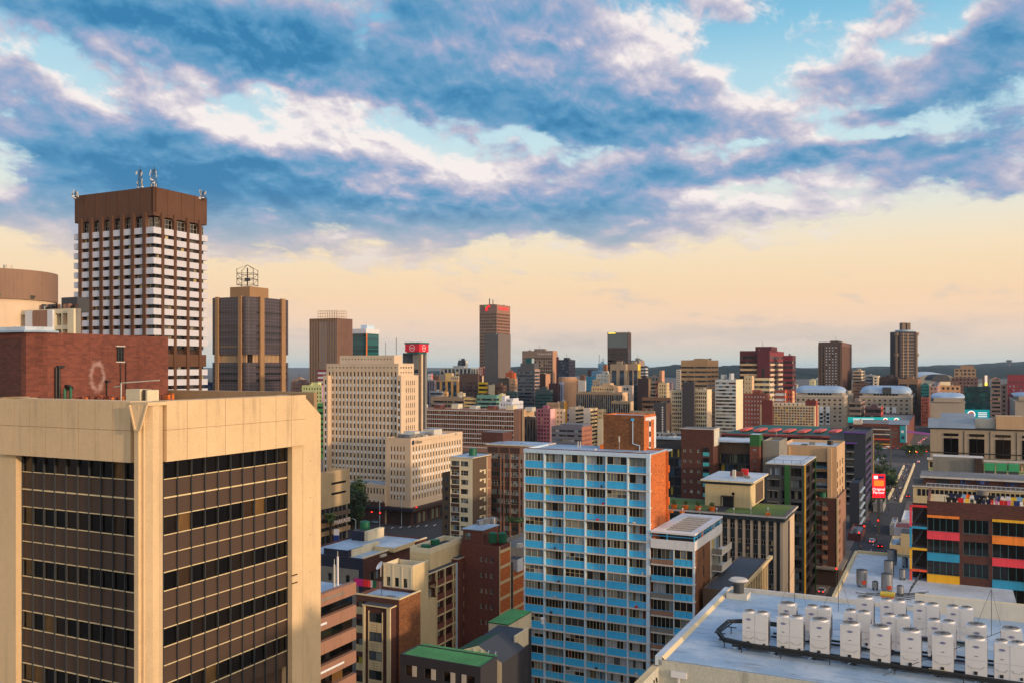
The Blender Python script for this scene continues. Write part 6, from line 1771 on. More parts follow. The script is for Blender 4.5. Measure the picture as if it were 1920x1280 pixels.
 s = MB(); s.box(-W - .3, .3, -.4, .6, H, H + .6, 'purple_paint'); s.box(-W, -W * .4, -.5, .1, H - 4.7, H - 4.1, 'purple_paint'); s.box(0, .4, Dp - .9, Dp, 0, H - 3, 'tan_concrete'); s.build('purple_trim', p.root)
 p.finish()
 q = Bld('office_block', 'small charcoal block with a flat roof in front of the purple-trimmed tower', 'building', 1611, 360, 1593, 1619, 905); q.shell(wallm='slate', roofm='roof_charcoal')
 for j in range(6):
  s = MB(); s.box(.0, .7, .5, q.Dp, q.h - 4 - 3.2 * j, q.h - 3.7 - 3.2 * j, 'pale_frame'); s.build('ledge', q.root)
 q.finish()
mat('teal_panel', (70, 170, 176), 0.5, 0.1); mat('purple_paint', (104, 64, 150), 0.5, 0.1)
complex_()
# ------------------------------------------------------------------ foreground roof with air-conditioning units
RZ = EYE - 15.0
RO = (7.5, 45.9)
def rp(u, v): return (RO[0] + u * U[0] + v * V[0], RO[1] + u * U[1] + v * V[1])
def ac_roof():
 root = empty('office_block', (*RO, 0), -YAW); tag(root, 'nearest flat-roofed building with a pale painted roof full of air-conditioning units', 'office building')
 m = MATS['roof_paint'] = bpy.data.materials.new('roof_paint'); m.use_nodes = True
 T = NT(m.node_tree); bs = T.n['Principled BSDF']
 ob = T.new('ShaderNodeTexCoord').outputs['Object']
 a = T.noise(ob, .35, 6, .65); c = T.noise(ob, 2.2, 6, .7)
 mp = T.new('ShaderNodeMapping'); T.l.new(ob, mp.inputs[0]); mp.inputs[3].default_value = (.35, 3.4, 1)
 d = T.noise(mp.outputs[0], 1.0, 5, .62)
 col = T.mix(T.sstep(a, .35, .7), rgb(142, 170, 194), rgb(190, 202, 212))
 col = T.mix(T.m('MULTIPLY', T.sstep(d, .56, .68), .6), col, rgb(96, 100, 106))
 col = T.mix(T.m('MULTIPLY', T.sstep(c, .56, .70), .5), col, rgb(120, 116, 112))
 sp = T.new('ShaderNodeSeparateXYZ'); T.l.new(ob, sp.inputs[0])
 seam = T.m('LESS_THAN', T.m('PINGPONG', T.m('ADD', sp.outputs[1], T.m('MULTIPLY', c, .08)), 0.5), .012)
 col = T.mix(T.m('MULTIPLY', seam, .35), col, rgb(110, 116, 122))
 T.put(bs.inputs['Base Color'], col)
 T.put(bs.inputs['Roughness'], T.m('MULTIPLY_ADD', a, .5, .25))
 mat('wall_paint', (186, 184, 170), .9, .14, .5, fine=.25)
 W, L = 26.0, 16.0
 w = MB(); w.box(0, W, 0, L, 0, RZ - .02, 'wall_paint'); w.build('wall', root)
 r = MB(); r.face([(.3, .1, RZ), (W, .1, RZ), (W, L - .25, RZ), (.3, L - .25, RZ)], 'roof_paint'); r.build('roof', root)
 c = MB(); c.box(-.18, .18, 0, L, RZ - .3, RZ + .16, 'roof_white'); c.build('kerb', root)
 c = MB(); c.face([(.18, 0, RZ + .16), (.36, 0, RZ + .005), (.36, L, RZ + .005), (.18, L, RZ + .16)], 'cream_line'); c.build('flashing', root)
 c = MB(); c.box(.2, W, L - .25, L + .1, RZ - .3, RZ + .22, 'off_white', top='slab_edge'); c.build('far_kerb', root)
 c = MB(); c.box(11.5, W, L - .24, L + .14, RZ + .22, RZ + 1.0, 'off_white', top='cream_line'); c.build('far_parapet', root)
 # lower front part: graffiti-stained parapet and a pipe
 c = MB(); c.box(-.35, 0.02, -6.0, -.02, RZ - 4, RZ - .35, 'wall_paint', top='cream_wall'); c.build('lower_parapet', root)
 c = MB(); c.box(.02, W, -6.5, -.02, 0, RZ - 2.6, 'roof_grey'); c.build('lower_roof', root)
 g = MB(); rr = random.Random(4)
 for k in range(12):
  y = -.4 - k * .13; z = RZ - .7 - rr.uniform(0, .5); g.bar((.04, y, z), (.04, y - rr.uniform(-.1, .25), z - rr.uniform(.1, .5)), .04, 'black_steel')
 g.build('scrawl', root)
 p = MB(); pts = [(1.6, -.5, RZ - 2.6), (1.6, -.5, RZ - 1.25), (1.8, -.45, RZ - 1.05), (2.6, -.45, RZ - 1.1)]
 for a, b in zip(pts[:-1], pts[1:]): p.bar(a, b, .13, 'pipe_green')
 p.build('green_pipe', root)
 p = MB(); p.box(.7, 1.5, -.18, -.02, RZ - .75, RZ - .45, 'white_paint'); p.bar((1.1, -.1, RZ - .75), (1.1, -.1, RZ - 2.6), .1, 'white_paint'); p.build('rain_head', root)
 # mushroom vent at the far left corner
 v = empty('roof_ventilator', (*rp(1.1, 14.2), RZ)); tag(v, 'mushroom-shaped grey metal roof ventilator at the far left corner of the pale roof', 'roof vent')
 m_ = MB(); m_.box(-.65, .65, -.6, .6, 0, .32, 'off_white'); o = m_.build('curb', v); o.rotation_euler = (0, 0, -YAW)
 m_ = MB(); m_.cyl(0, 0, .32, .95, .34, 'dark_metal', 16); m_.build('neck', v)
 m_ = MB(); m_.cyl(0, 0, .95, 1.12, .38, 'grey_wall', 18, r1=.62); m_.cyl(0, 0, 1.12, 1.24, .64, 'slab_edge', 18, r1=.5); m_.build('cap', v)
mat('pipe_green', (90, 196, 160), .5, .1)
ac_roof()
mat('ac_white', (206, 204, 202), .45, .09, .30)
mat('ac_grey', (150, 152, 156), .5, .08)
mat('ac_blue', (18, 48, 130), .5, .02)
mat('fan_grille', (120, 116, 112), .5, .1)
def ac_proto(double, suffix):
 w = 1.30 if double else .93; d = .76; h = 1.72
 r = empty('air_conditioner', (0, 0, -500))
 b = MB(); b.box(-w / 2, w / 2, -d / 2, d / 2, .08, h, 'ac_white');
 if double: b.box(-.006, .006, -d / 2 - .006, -d / 2, .1, h, 'ac_grey')
 b.box(-w / 2 - .004, w / 2 + .004, -d / 2 - .004, d / 2 + .004, h - .06, h + .02, 'ac_white'); b.build('casing', r)
 n = 2 if double else 1
 for k in range(n):
  cx = (-w / 4 + k * w / 2) if double else 0
  g = MB(); R = w / n * .43
  N = 20
  g.cyl(cx, 0, h + .02, h + .10, R, 'ac_white', N, r1=R * .95, top='fan_grille')
  g.build('fan_cowl', r)
  f = MB(); f.cyl(cx, 0, h + .105, h + .14, R * .28, 'grey_dark', 10)
  for q in range(8):
   a = q * pi / 4; f.bar((cx, 0, h + .112), (cx + R * .9 * cos(a), R * .9 * sin(a), h + .112), .022, 'fan_grille')
  for rr in (.55, .8):
   for q in range(14):
    a, c = q * 2 * pi / 14, (q + 1) * 2 * pi / 14
    f.bar((cx + R * rr * cos(a), R * rr * sin(a), h + .118), (cx + R * rr * cos(c), R * rr * sin(c), h + .118), .016, 'ac_grey')
  f.build('fan_guard', r)
  p = MB(); x0, x1 = cx - w / n * .38, cx + w / n * .38; z0 = .42
  for a, c in (((x0, z0 + .12), (x0 + .12, z0)), ((x0 + .12, z0), (x1 - .12, z0)), ((x1 - .12, z0), (x1, z0 + .12))): p.bar((a[0], -d / 2 - .008, a[1]), (c[0], -d / 2 - .008, c[1]), .014, 'ac_grey')
  p.box(cx - w / n * .42, cx + w / n * .42, -d / 2 - .006, -d / 2, .80, .81, 'ac_grey'); p.build('front_seam', r)
 lx = -w / 4 if double else 0
 e = MB(); N = 20; pts = [(lx + .135 * cos(2 * pi * i / N), -d / 2 - .014, h - .28 + .052 * sin(2 * pi * i / N)) for i in range(N)]; e.face(pts, 'ac_blue'); e.build('badge', r)
 t = text('badge_text', 'SAMSUNG', r, (lx, -d / 2 - .018, h - .28), FR, .052, 'sign_white', ext=.002)
 e = MB(); pts = [(lx + .1 * cos(2 * pi * i / 4), -d / 2 - .014, h - .72 + .03 * sin(2 * pi * i / 4)) for i in range(4)]; e.face(pts, 'fan_grille'); e.build('small_badge', r)
 k = MB(); k.box(lx - .1, lx + .06, -d / 2 - .02, -d / 2, .12, .28, 'black_steel')
 if double: k.box(w * .32, w * .32 + .12, -d / 2 - .02, -d / 2, .12, .26, 'black_steel')
 k.build('pipe_port', r)
 l = MB(); l.box(-w / 2 + .02, -w / 2 + .14, -d / 2 - .05, d / 2 + .05, 0, .08, 'white_paint'); l.box(w / 2 - .14, w / 2 - .02, -d / 2 - .05, d / 2 + .05, 0, .08, 'white_paint'); l.build('foot', r)
 s = MB(); s.box(w / 2 + .002, w / 2 + .02, -d / 2 + .1, d / 2 - .05, .25, h - .35, 'ac_grey')
 for i in range(9): s.box(w / 2 + .02, w / 2 + .028, -d / 2 + .1, d / 2 - .05, .3 + i * .12, .34 + i * .12, 'grey_dark')
 s.build('side_coil', r)
 note(r)
 return r
PD, PS = ac_proto(True, 'd'), ac_proto(False, 's')
ROWS = [(3.8, [(1418, 1), (1483, 1), (1538, 0), (1595, 0), (1651, 0), (1708, 0), (1768, 0), (1830, 0), (1893, 1)], 'front'),
  (6.3, [(1477, 0), (1535, 1), (1608, 1), (1681, 1), (1766, 1), (1831, 0), (1896, 0)], 'middle'),
  (9.6, [(1622, 0), (1675, 1), (1737, 1), (1800, 1)], 'back')]
def ac_units():
 words = ['first', 'second', 'third', 'fourth', 'fifth', 'sixth', 'seventh', 'eighth', 'ninth']
 for v, lst, nm in ROWS:
  for i, (px, dbl) in enumerate(lst):
   # intersection of the pixel column with the row line
   k = (px - CX) / F
   bx, by = RO[0] + v * V[0], RO[1] + v * V[1]
   u = (k * by - bx) / (U[0] - k * U[1])
   o = copy_tree(PD if dbl else PS, (*rp(u, v), RZ + .22), -YAW)
   pos = 'last' if i == len(lst) - 1 else words[i]
   tag(o, '%s white air-conditioning unit, %s from the left in the %s row of the pale roof' % ('double-fan' if dbl else 'single-fan', pos, nm) if pos != 'last' else
    '%s white air-conditioning unit, rightmost in the %s row of the pale roof' % ('double-fan' if dbl else 'single-fan', nm), 'air conditioner', 'air-conditioning units on the pale roof')
  # steel rails under the row
  us = []
 for P_ in (PD, PS):
  for ch in CH[P_.name]: bpy.data.objects.remove(ch)
  bpy.data.objects.remove(P_)
 for v, u0, u1, nm in ((3.8, 3.0, 17.5, 'front'), (6.3, 4.6, 17.5, 'middle'), (9.6, 8.3, 15.0, 'back')):
  f = empty('support_rail', (*rp(u0, v), RZ), -YAW); tag(f, 'dark steel support rails under the %s row of air-conditioning units' % nm, 'steel rail', 'rails under the air-conditioning rows')
  for dy in (-.36, .30):
   b = MB(); b.box(0, u1 - u0, dy - .05, dy + .05, .12, .215, 'black_steel'); b.build('beam', f)
  b = MB()
  for q in np.arange(.4, u1 - u0, 1.9):
   b.box(q - .06, q + .06, -.42, -.30, 0, .12, 'black_steel'); b.box(q - .06, q + .06, .25, .37, 0, .12, 'black_steel')
   if nm == 'front': b.bar((q - .3, -.4, .02), (q, -.36, .2), .04, 'pale_frame')
  b.build('feet', f, kind='stuff')
 # pipe runs
 rr = random.Random(11)
 pr = empty('pipe_run', (*rp(0, 0), RZ), -YAW); tag(pr, 'bundle of black insulated pipes looping round the left end of the air-conditioning rows', 'pipes')
 for k in range(5):
  b = MB(); o = k * .085; z = .40 + (k % 2) * .12
  pts = [(17.5, 3.05 - o * .8, z - .15), (4.2, 3.05 - o, z), (2.6, 3.5 - o, z), (2.15 - o * .7, 4.4, z + .1), (2.4 - o, 6.3, z + .15), (3.1, 6.9 + o, z + .1), (7.5, 7.2 + o, z)]
  for a, c in zip(pts[:-1], pts[1:]): b.bar(a, c, .06, 'black_steel')
  b.build('pipe', pr)
 b = MB()
 for (u, v) in ((2.6, 3.4), (2.1, 4.6), (2.4, 6.0), (3.6, 2.95), (5.6, 2.9), (8, 2.9), (11, 2.9), (14, 2.9)):
  b.bar((u, v, 0), (u, v, .4), .05, 'dark_metal'); b.bar((u - .3, v, .38), (u + .3, v, .38), .05, 'dark_metal')
 b.build('pipe_stand', pr, kind='stuff')
 for i, u in enumerate((5.45, 6.05, 9.0, 9.5, 12.5, 13.0)):
  b = MB(); b.box(0, .34, 0, .16, 0, .07, 'cream_line'); o = b.build('foam_block'); o.location = (*rp(u, 3.2), RZ + .3); o.rotation_euler = (0, 0, -YAW + rr.uniform(-.3, .3))
  o.data = o.data; tag(o, 'small pale yellow block on the pipes below the front row of units', 'block', 'pale yellow blocks by the front row')
 w = MB(); a = rp(12.5, 1.2); c = rp(17.5, 6.0)
 x = MB(); x.bar((0, 0, .02), (5.2, 3.4, 1.9), .02, 'black_steel'); o = x.build('guy_wire'); o.location = (*rp(10.5, 2.4), RZ); o.rotation_euler = (0, 0, -YAW); tag(o, 'thin black guy wire slanting up before the right end of the front row', 'wire')
 for i, (u, v) in enumerate(((4.8, 12.9), (7.3, 13.4), (15.5, 12))):
  x = MB(); x.bar((0, 0, 0), (0, 0, 2.6), .025, 'dark_metal'); x.bar((0, 0, 2.6), (.9, .5, 0), .012, 'black_steel'); x.bar((0, 0, 2.6), (-.9, .3, 0), .012, 'black_steel'); o = x.build('lightning_rod'); o.location = (*rp(u, v), RZ); tag(o, 'thin guyed rod standing on the pale roof, ' + ('left', 'middle', 'right')[i] + ' one', 'rod', 'thin rods on the pale roof')
 b = MB(); b.box(-.35, .35, -.3, .3, 0, .7, 'orange_paint'); b.box(-.42, .42, -.37, .37, .7, .82, 'yellow_strip'); o = b.build('equipment_box'); o.location = (*rp(9.9, 16.6), RZ - .1); o.rotation_euler = (0, 0, -YAW); tag(o, 'small orange equipment box on the far edge behind the back row of units', 'equipment box')
 b = MB(); b.box(-.4, .4, -.03, .03, 0, .9, 'brick_orange'); o = b.build('roof_hatch'); o.location = (*rp(12.2, 10.6), RZ); o.rotation_euler = (0, 0, -YAW); tag(o, 'rusty orange hatch lid standing between two back-row units', 'hatch')
ac_units()
# ------------------------------------------------------------------ white membrane roof with metal chimneys
def chiller_roof():
 z = 34.8
 X, Y = world(1605, 150); u0 = X * U[0] + Y * U[1]; v1 = X * V[0] + Y * V[1]
 ox, oy = uvw(u0, v1 - 45)
 r = empty('commercial_building', (ox, oy, 0), -YAW); tag(r, 'low building with a white patched roof and grey metal chimneys, beside the street', 'commercial building')
 w = MB(); w.box(0, 22, 0, 45, 0, z - .3, 'brick_dark'); w.build('wall', r)
 f = MB(); f.face([(.3, 0, z), (22, 0, z), (22, 44.7, z), (.3, 44.7, z)], 'roof_worn'); f.build('roof', r)
 c = MB(); c.box(-.15, .3, 0, 45, z - .3, z + .35, 'cream_wall')
 for k in range(24): c.box(-.25, -.15, k * 1.9, k * 1.9 + .25, z - 1.6, z + .3, 'cream_line')
 c.build('left_parapet', r)
 c = MB(); c.box(.3, 22, 44.7, 45.1, z - .3, z + .45, 'cream_wall'); c.build('far_parapet', r)
 def chim(px, D, h, rad, label, hatch=False):
  x, y = world(px, D); e = empty('chimney', (x, y, z)); tag(e, label, 'metal chimney', 'grey metal chimneys on the white patched roof')
  m = MB(); m.cyl(0, 0, .35, h, rad, 'steel', 16, top='grey_dark'); m.cyl(0, 0, h, h + .12, rad * .8, 'grey_dark', 16, r1=rad * .4); m.build('drum', e)
  m = MB()
  for a in range(4): m.bar((rad * .8 * cos(a * 1.57 + .7), rad * .8 * sin(a * 1.57 + .7), 0), (rad * .8 * cos(a * 1.57 + .7), rad * .8 * sin(a * 1.57 + .7), .4), .12, 'dark_metal')
  m.build('legs', e)
  if hatch:
   m = MB(); m.box(-.28, .28, -rad - .08, -rad + .1, .5, 1.0, 'lamp_hatch'); m.build('red_hatch', e)
 chim(1616, 127, 2.38, 0.75, 'tall grey chimney drum on the left of the white patched roof', True)
 chim(1663, 124, 2.52, 0.75, 'tall grey drum with a red hatch in the middle of the chimney group', True)
 chim(1667, 133, 2.38, 0.71, 'grey drum just behind the one with a red hatch')
 chim(1673, 141, 2.38, 0.71, 'farthest tall grey drum near the far parapet')
 chim(1641, 125, 1.19, 0.41, 'small dark cylinder between the two tall front drums')
 chim(1688, 122, 1.33, 0.44, 'small dark cylinder at the right end of the front pipes')
 chim(1692, 131, 1.54, 0.44, 'small dark cylinder right of the second drum')
 chim(1697, 139, 1.54, 0.44, 'small dark cylinder at the back right')
 p = MB()
 for k in range(6): p.bar((2.5 + k * 1.3, 16 + k * .5, z + .2), (9.5 + k * .4, 15 + k * .9, z + .25 + .05 * k), .09, 'dark_metal')
 for k in range(7): p.bar((9 + k * .2, 18 + k * 2.2, z + .1), (9.4 + k * .2, 18.5 + k * 2.2, z + 1.3), .08, 'dark_metal')
 p.build('pipework', r, kind='stuff')
mat('lamp_hatch', (220, 70, 40), .5, .05)
mat('roof_worn', (182, 190, 196), .8, .30, fine=.12)
chiller_roof()
# ------------------------------------------------------------------ brown brick building with coloured balcony panels
def colour_block():
 D = 130.0
 # its front wall runs right from column 1738; the right end lies outside the picture
 X, Y = world(1738, D)
 WL = 34.0
 r = empty('apartment_block', (X, Y, 0), -YAW); tag(r, 'brown brick block with pink, orange, yellow and blue balcony panels', 'apartment building')
 H = zat(938, D); P = 3.12
 S = 36.0 / 182.0
 def sx(px):
  k = (px - CX) / F; return (k * Y - X) / (U[0] - k * U[1])
 b = Bld.__new__(Bld); b.W, b.Dp, b.h, b.z0, b.wall, b.roof, b.wins, b.rest, b.root, b.yaw, b.X, b.Y, b.D = 0, 16, H, 0, MB(), MB(), [], MB(), r, YAW, X, Y, D
 bays = [(sx(1739), sx(1798), 'c'), (sx(1806), sx(1854), 'w'), (sx(1861), sx(1921), 'c')]
 bays.append((bays[2][1] + 1.0, bays[2][1] + 4.6, 'w'))
 rows = [(H - 4.35 - P * i, H - 2.35 - P * i) for i in range(9)][::-1]
 b.panelled('F', 0, H, [(a, c) for a, c, t in bays], rows, 'brick_dark', dep=.35, O=((0, 0), WL), win=None)
 ws = b.wins; b.wins = []
 for (p, rot, w, h, _) in ws:
  t = 'c' if (w > 4.0) else 'w'
  b.wins.append((p, rot, w, h, (5, 1, 'teal_frame', 'glass_black') if t == 'c' else (4, 1, 'teal_frame', 'glass_black')))
 b.wall.box(0, .02, 0, 16, 0, H, 'brick_dark'); b.wall.face([(0, 16, 0), (0, 0, 0), (0, 0, H), (0, 16, H)], 'brick_dark'); b.wall.face([(WL, 0, 0), (WL, 16, 0), (WL, 16, H), (WL, 0, H)], 'brick_dark')
 b.wall.box(.1, WL, .05, .3, H - 1.2, H - .003, 'brick_dark'); b.wall.box(.02, .3, .3, 16, H - 1.2, H - .002, 'brick_red')
 b.roof.face([(0, .3, H - 1.0), (WL, .3, H - 1.0), (WL, 16, H - 1.0), (0, 16, H - 1.0)], 'cream_wall')
 b.finish()
 seq1 = ['p_orange', 'p_pink', 'p_blue', 'p_yellow', 'p_coral', 'p_pink', 'p_blue', 'p_yellow', 'p_coral']; seq2 = ['p_yellow', 'p_orange', 'p_pink', 'p_blue', 'p_yellow', 'p_coral', 'p_pink', 'p_blue', 'p_orange']
 for (a, c, t), seq in ((bays[0], seq1), (bays[2], seq2)):
  m = MB(); m.box(a - .05, c + .05, -.22, 0, H - 2.35, H - 2.0, seq[0]); m.build('top_hood', r)
  for i in range(8):
   z = H - 4.35 - P * i
   m = MB(); m.box(a - .05, c + .08, -.14, 0, z - 1.12, z + .04, seq[i + 1]); m.box(a - .08, c + .11, -.2, -.14, z + .0, z + .06, seq[i + 1]); m.build('colour_panel', r)
 # open steel stair frame on the left
 m = 0
 cols = ['p_pink', 'p_blue', 'p_yellow', 'p_coral', 'p_red', 'p_red']
 for i in range(6):
  f = MB(); z1 = H - .7 - P * i; z0 = z1 - P
  f.box(-2.3, -2.0, -.1, .2, z0, z1, cols[i]); f.box(-2.3, 0, -.1, .2, z1 - .3, z1, cols[i] if i else 'p_red'); f.build('stair_frame', r)
  f = MB(); f.box(-2.0, -.02, 2.2, 2.3, z0, z1, 'brown_dark'); f.box(-2.2, -.02, .2, 2.2, z0, z0 + .15, 'grey_dark')
  for k in range(3): f.bar((-2.0, .3, z0 + .4 + k * .5), (-.1, .3, z0 + .4 + k * .5), .05, 'black_steel')
  f.bar((-1.0, .3, z0), (-1.0, .3, z1), .06, 'black_steel'); f.bar((-2, .6, z0), (-.1, 1.6, z1), .2, 'grey_dark'); f.build('stair_flight', r)
 f = MB(); f.box(-2.3, 0, -.1, 2.4, 0, H - .7 - P * 6, 'p_red'); f.build('stair_base', r)
 # aerial wires
 # washing: two lines over the roof edge
 rr = random.Random(21)
 G = [('white', (214, 214, 216)), ('pale blue', (120, 164, 206)), ('dark blue', (28, 44, 104)), ('black', (22, 22, 26)), ('red', (206, 28, 30)), ('orange', (236, 96, 24)), ('pink', (222, 110, 170)), ('teal', (52, 140, 160)),
   ('grey', (112, 116, 124)), ('yellow', (222, 180, 40)), ('navy', (30, 38, 66)), ('light grey', (176, 184, 196))]
 n = 0; used = {}
 for ln, (y0, zz, s0) in enumerate(((.9, H + .55, 2.6), (2.3, H + .95, 2.9))):
  x = s0
  while x < 17.5 and n < 60:
   nm, c = G[rr.choice([0, 0, 1, 1, 2, 3, 3, 4, 5, 6, 7, 8, 10, 10, 11, 9])]
   w = rr.uniform(.35, .8); h = rr.uniform(.6, 1.15)
   m = MB(); wm = wallmat(c)
   if rr.random() < .4:    # shirt
    m.prism([(0, 0), (w, 0), (w, .03), (0, .03)], -h, 0, wm); m.box(-w * .22, 0, 0, .03, -.34, -.04, wm); m.box(w, w * 1.22, 0, .03, -.34, -.04, wm); kind = 'shirt'
   elif rr.random() < .4:  # trousers
    m.box(0, w * .7, 0, .03, -.3, 0, wm); m.box(0, w * .31, 0, .03, -h, -.3, wm); m.box(w * .39, w * .7, 0, .03, -h, -.3, wm); kind = 'trousers'
   else: m.box(0, w, 0, .03, -h, 0, wm); kind = 'cloth'
   o = m.build({'shirt': 'shirt', 'trousers': 'trousers', 'cloth': 'washing_cloth'}[kind])
   q = (X + x * U[0] + y0 * V[0], Y + x * U[1] + y0 * V[1], zz + rr.uniform(-.08, .05)); o.location = q; o.rotation_euler = (rr.uniform(-.08, .08), 0, -YAW + rr.uniform(-.15, .15))
   tag(o, '%s %s on the %s washing line above the coloured balconies' % (nm, kind, ('front', 'rear')[ln]), 'laundry', '%s %s on the %s rooftop line' % (nm, kind, ('front', 'rear')[ln]))
   x += w * rr.uniform(.95, 1.3); n += 1
  l = MB(); l.bar((s0 - .3, .015, .02), (18.5, .015, .02), .03, 'black_steel'); l.bar((s0 - .3, 0, -(zz - H) - 1.0), (s0 - .3, 0, .1), .08, 'dark_metal'); l.bar((18.5, 0, -(zz - H) - 1), (18.5, 0, .1), .08, 'dark_metal')
  o = l.build('washing_line'); o.location = (X + y0 * V[0], Y + y0 * V[1], zz + .02); o.rotation_euler = (0, 0, -YAW); tag(o, ('front', 'rear')[ln] + ' rooftop washing line above the coloured balconies', 'washing line')
for n_, c in (('p_orange', (236, 130, 40)), ('p_pink', (226, 62, 76)), ('p_blue', (38, 142, 180)), ('p_yellow', (226, 168, 24)), ('p_coral', (232, 84, 46)), ('p_red', (214, 44, 40)), ('teal_frame', (60, 112, 116))): mat(n_, c, .6, .12, .28)
colour_block()
# ------------------------------------------------------------------ buildings behind the coloured block
def behind_right():
 # roof storey with washing, then the long grey-beige block with dark windows
 D = 176.0
 X, Y = world(1712, D); H = zat(930, D) + 1.0
 r = empty('apartment_block', (X, Y, 0), -YAW); tag(r, 'brick roof-storey block with a railed terrace and hanging washing, behind the coloured block', 'apartment building')
 z1 = zat(911, D)
 w = MB(); w.box(0, 30, 0, 14, 0, z1, 'cream_wall', top='roof_white'); w.box(-.15, 30, -.25, 14, z1, z1 + .25, 'slab_edge', top='paving'); w.build('wall', r)
 g = MB()
 for k in range(34):
  if 12 < k < 15: continue
  g.box(.8 + k * .8, 1.4 + k * .8, -.04, .05, z1 - 1.7, z1 - .4, 'glass_dark')
 g.build('windows', r, kind='stuff')
 g = MB(); g.cyl(12.2, -.1, z1 - 3, z1 - .1, .95, 'grey_wall', 18); g.build('round_bay', r)
 u = MB(); zt = zat(889, D + 3); u.box(1.8, 23.5, 2.6, 12, z1 + .25, zt - .35, 'brick_dark'); u.box(1.2, 24.2, 2.0, 12.5, zt - .35, zt, 'slab_edge', top='roof_grey'); u.box(23.6, 25, 1.6, 12, z1 + .25, zt - .36, 'cream_wall'); u.build('roof_storey', r)
 u = MB(); u.box(4.2, 6.6, 2.5, 2.62, z1 + .3, zt - .4, 'black_steel'); u.build('doorway', r)
 u = MB()
 for k in range(14): u.bar((.1 + k * .13, -.1 + k * .0, z1 + .25), (.1 + k * .13, -.1, z1 + 1.5), .05, 'dark_metal')
 u.bar((0, -.1, z1 + 1.5), (2.2, -.1, z1 + 1.5), .08, 'dark_metal'); u.bar((0, -.1, z1 + 1.5), (0, 6, z1 + 1.5), .08, 'dark_metal')
 for k in range(30): u.bar((2.4 + k * .8, -.1, z1 + .25), (2.4 + k * .8, -.1, z1 + .8), .06, 'pale_frame')
 u.bar((2.4, -.1, z1 + .8), (27, -.1, z1 + .8), .1, 'pale_frame'); u.build('railing', r, kind='stuff')
 rr = random.Random(5)
 for k in range(13):
  x = rr.choice((rr.uniform(7.8, 13), rr.uniform(16, 21))); nm, c = rr.choice([('white', (210, 212, 214)), ('blue', (60, 90, 150)), ('black', (26, 26, 30)), ('dark blue', (30, 42, 80)), ('yellow', (220, 170, 40))])
  m = MB(); w_ = rr.uniform(.4, .9); m.box(0, w_, 0, .03, -rr.uniform(.5, 1.0), 0, wallmat(c)); o = m.build('washing_cloth'); o.location = (X + x * U[0] + 2.3 * V[0], Y + x * U[1] + 2.3 * V[1], z1 + 1.6); o.rotation_euler = (0, 0, -YAW)
  tag(o, nm + ' cloth hanging before the brick roof storey', 'laundry', nm + ' washing on the brick roof storey')
 # rooftop plant between the two buildings
 D2 = 226.0; X, Y = world(1736, D2); z = zat(893, D2); zc = zat(885, D2)
 r = empty('commercial_building', (X, Y, 0), -YAW); tag(r, 'low brick building with grey plant rooms and green-framed cooling units on its roof', 'commercial building')
 w = MB(); w.box(0, 36, 0, 12, 0, z, 'brick_dark', top='roof_grey'); w.build('wall', r)
 w = MB(); w.box(1.5, 13, 2, 8, z, zat(853, D2 + 3), 'grey_wall', top='slab_edge'); w.build('plant_room', r)
 w = MB(); w.box(11.0, 12.6, .8, 2, z - 1, zat(856, D2), 'brown_dark'); w.build('vent_shaft', r)
 for k in range(3):
  w = MB(); x = 13.2 + k * 2.6; w.box(x, x + 2.1, 1, 3, z, zc + 1.1, 'grey_dark'); w.box(x - .1, x + 2.2, .8, 2.6, zc + 1.1, zc + 2.9, 'green_frame'); w.build('cooling_unit', r)
 w = MB(); w.box(13, 21, .5, .7, z, zc + .2, 'blue_paint'); w.build('blue_beam', r)
 # long grey-beige block
 D3 = 300.0; X, Y = world(1741, D3); H = zat(800, D3)
 r = empty('office_block', (X, Y, 0), -YAW); tag(r, 'long grey-beige block with dark framed windows, green floor lines and pale metal roof', 'office building')
 WL = 62.0; H = zat(803, D3); hl = zat(860, D3)
 b = Bld.__new__(Bld); b.W, b.Dp, b.h, b.z0, b.wall, b.roof, b.wins, b.rest, b.root, b.yaw, b.X, b.Y, b.D = 0, 22, H, 0, MB(), MB(), [], MB(), r, YAW, X, Y, D3
 rows = floors(hl - .8, 3.15, .62, 20)
 b.panelled('F', 0, hl, evenly(WL, 34, .62), rows, 'cream_wall', dep=.4, O=((0, 0), WL), win=(1, 1, None, 'glass_dark'))
 b.wall.box(0, WL, .5, 22, 0, hl, 'grey_wall', top='roof_grey'); b.wall.box(-.4, WL, -1.6, .3, hl, hl + .6, 'slab_edge')
 for i in range(6):
  g = MB(); g.box(0, WL, -.25, -.02, hl - .8 - 3.15 * i - 2.5, hl - .8 - 3.15 * i - 2.2, 'green_frame'); g.build('green_ledge', r)
 up = MB(); up.box(.5, WL, 1.5, 18, hl + .6, H, 'tan_grey'); up.box(.2, WL, 1.2, 18, H, H + .35, 'black_steel')
 up.build('upper_wall', r)
 for k in range(5):
  g = MB(); x = 4.6 + k * 7.6; g.box(x, x + 4.4, 1.36, 1.48, hl + 1.0, H - 3.0, 'glass_black'); g.box(x, x + 4.4, 1.3, 1.48, H - 2.2, H - 1.4, 'glass_black'); g.build('large_window', r)
  g = MB(); g.bar((x + 2.2, 1.3, hl + 1), (x + 2.2, 1.3, H - 1.2), .14, 'black_steel'); g.box(x + 5.9, x + 6.1, 1.38, 1.48, hl + .7, H - .5, 'black_steel'); g.build('mullion', r)
 g = MB(); g.box(.5, 62, 1.32, 1.42, hl + 2.2, hl + 2.5, 'black_steel'); g.build('rail', r)
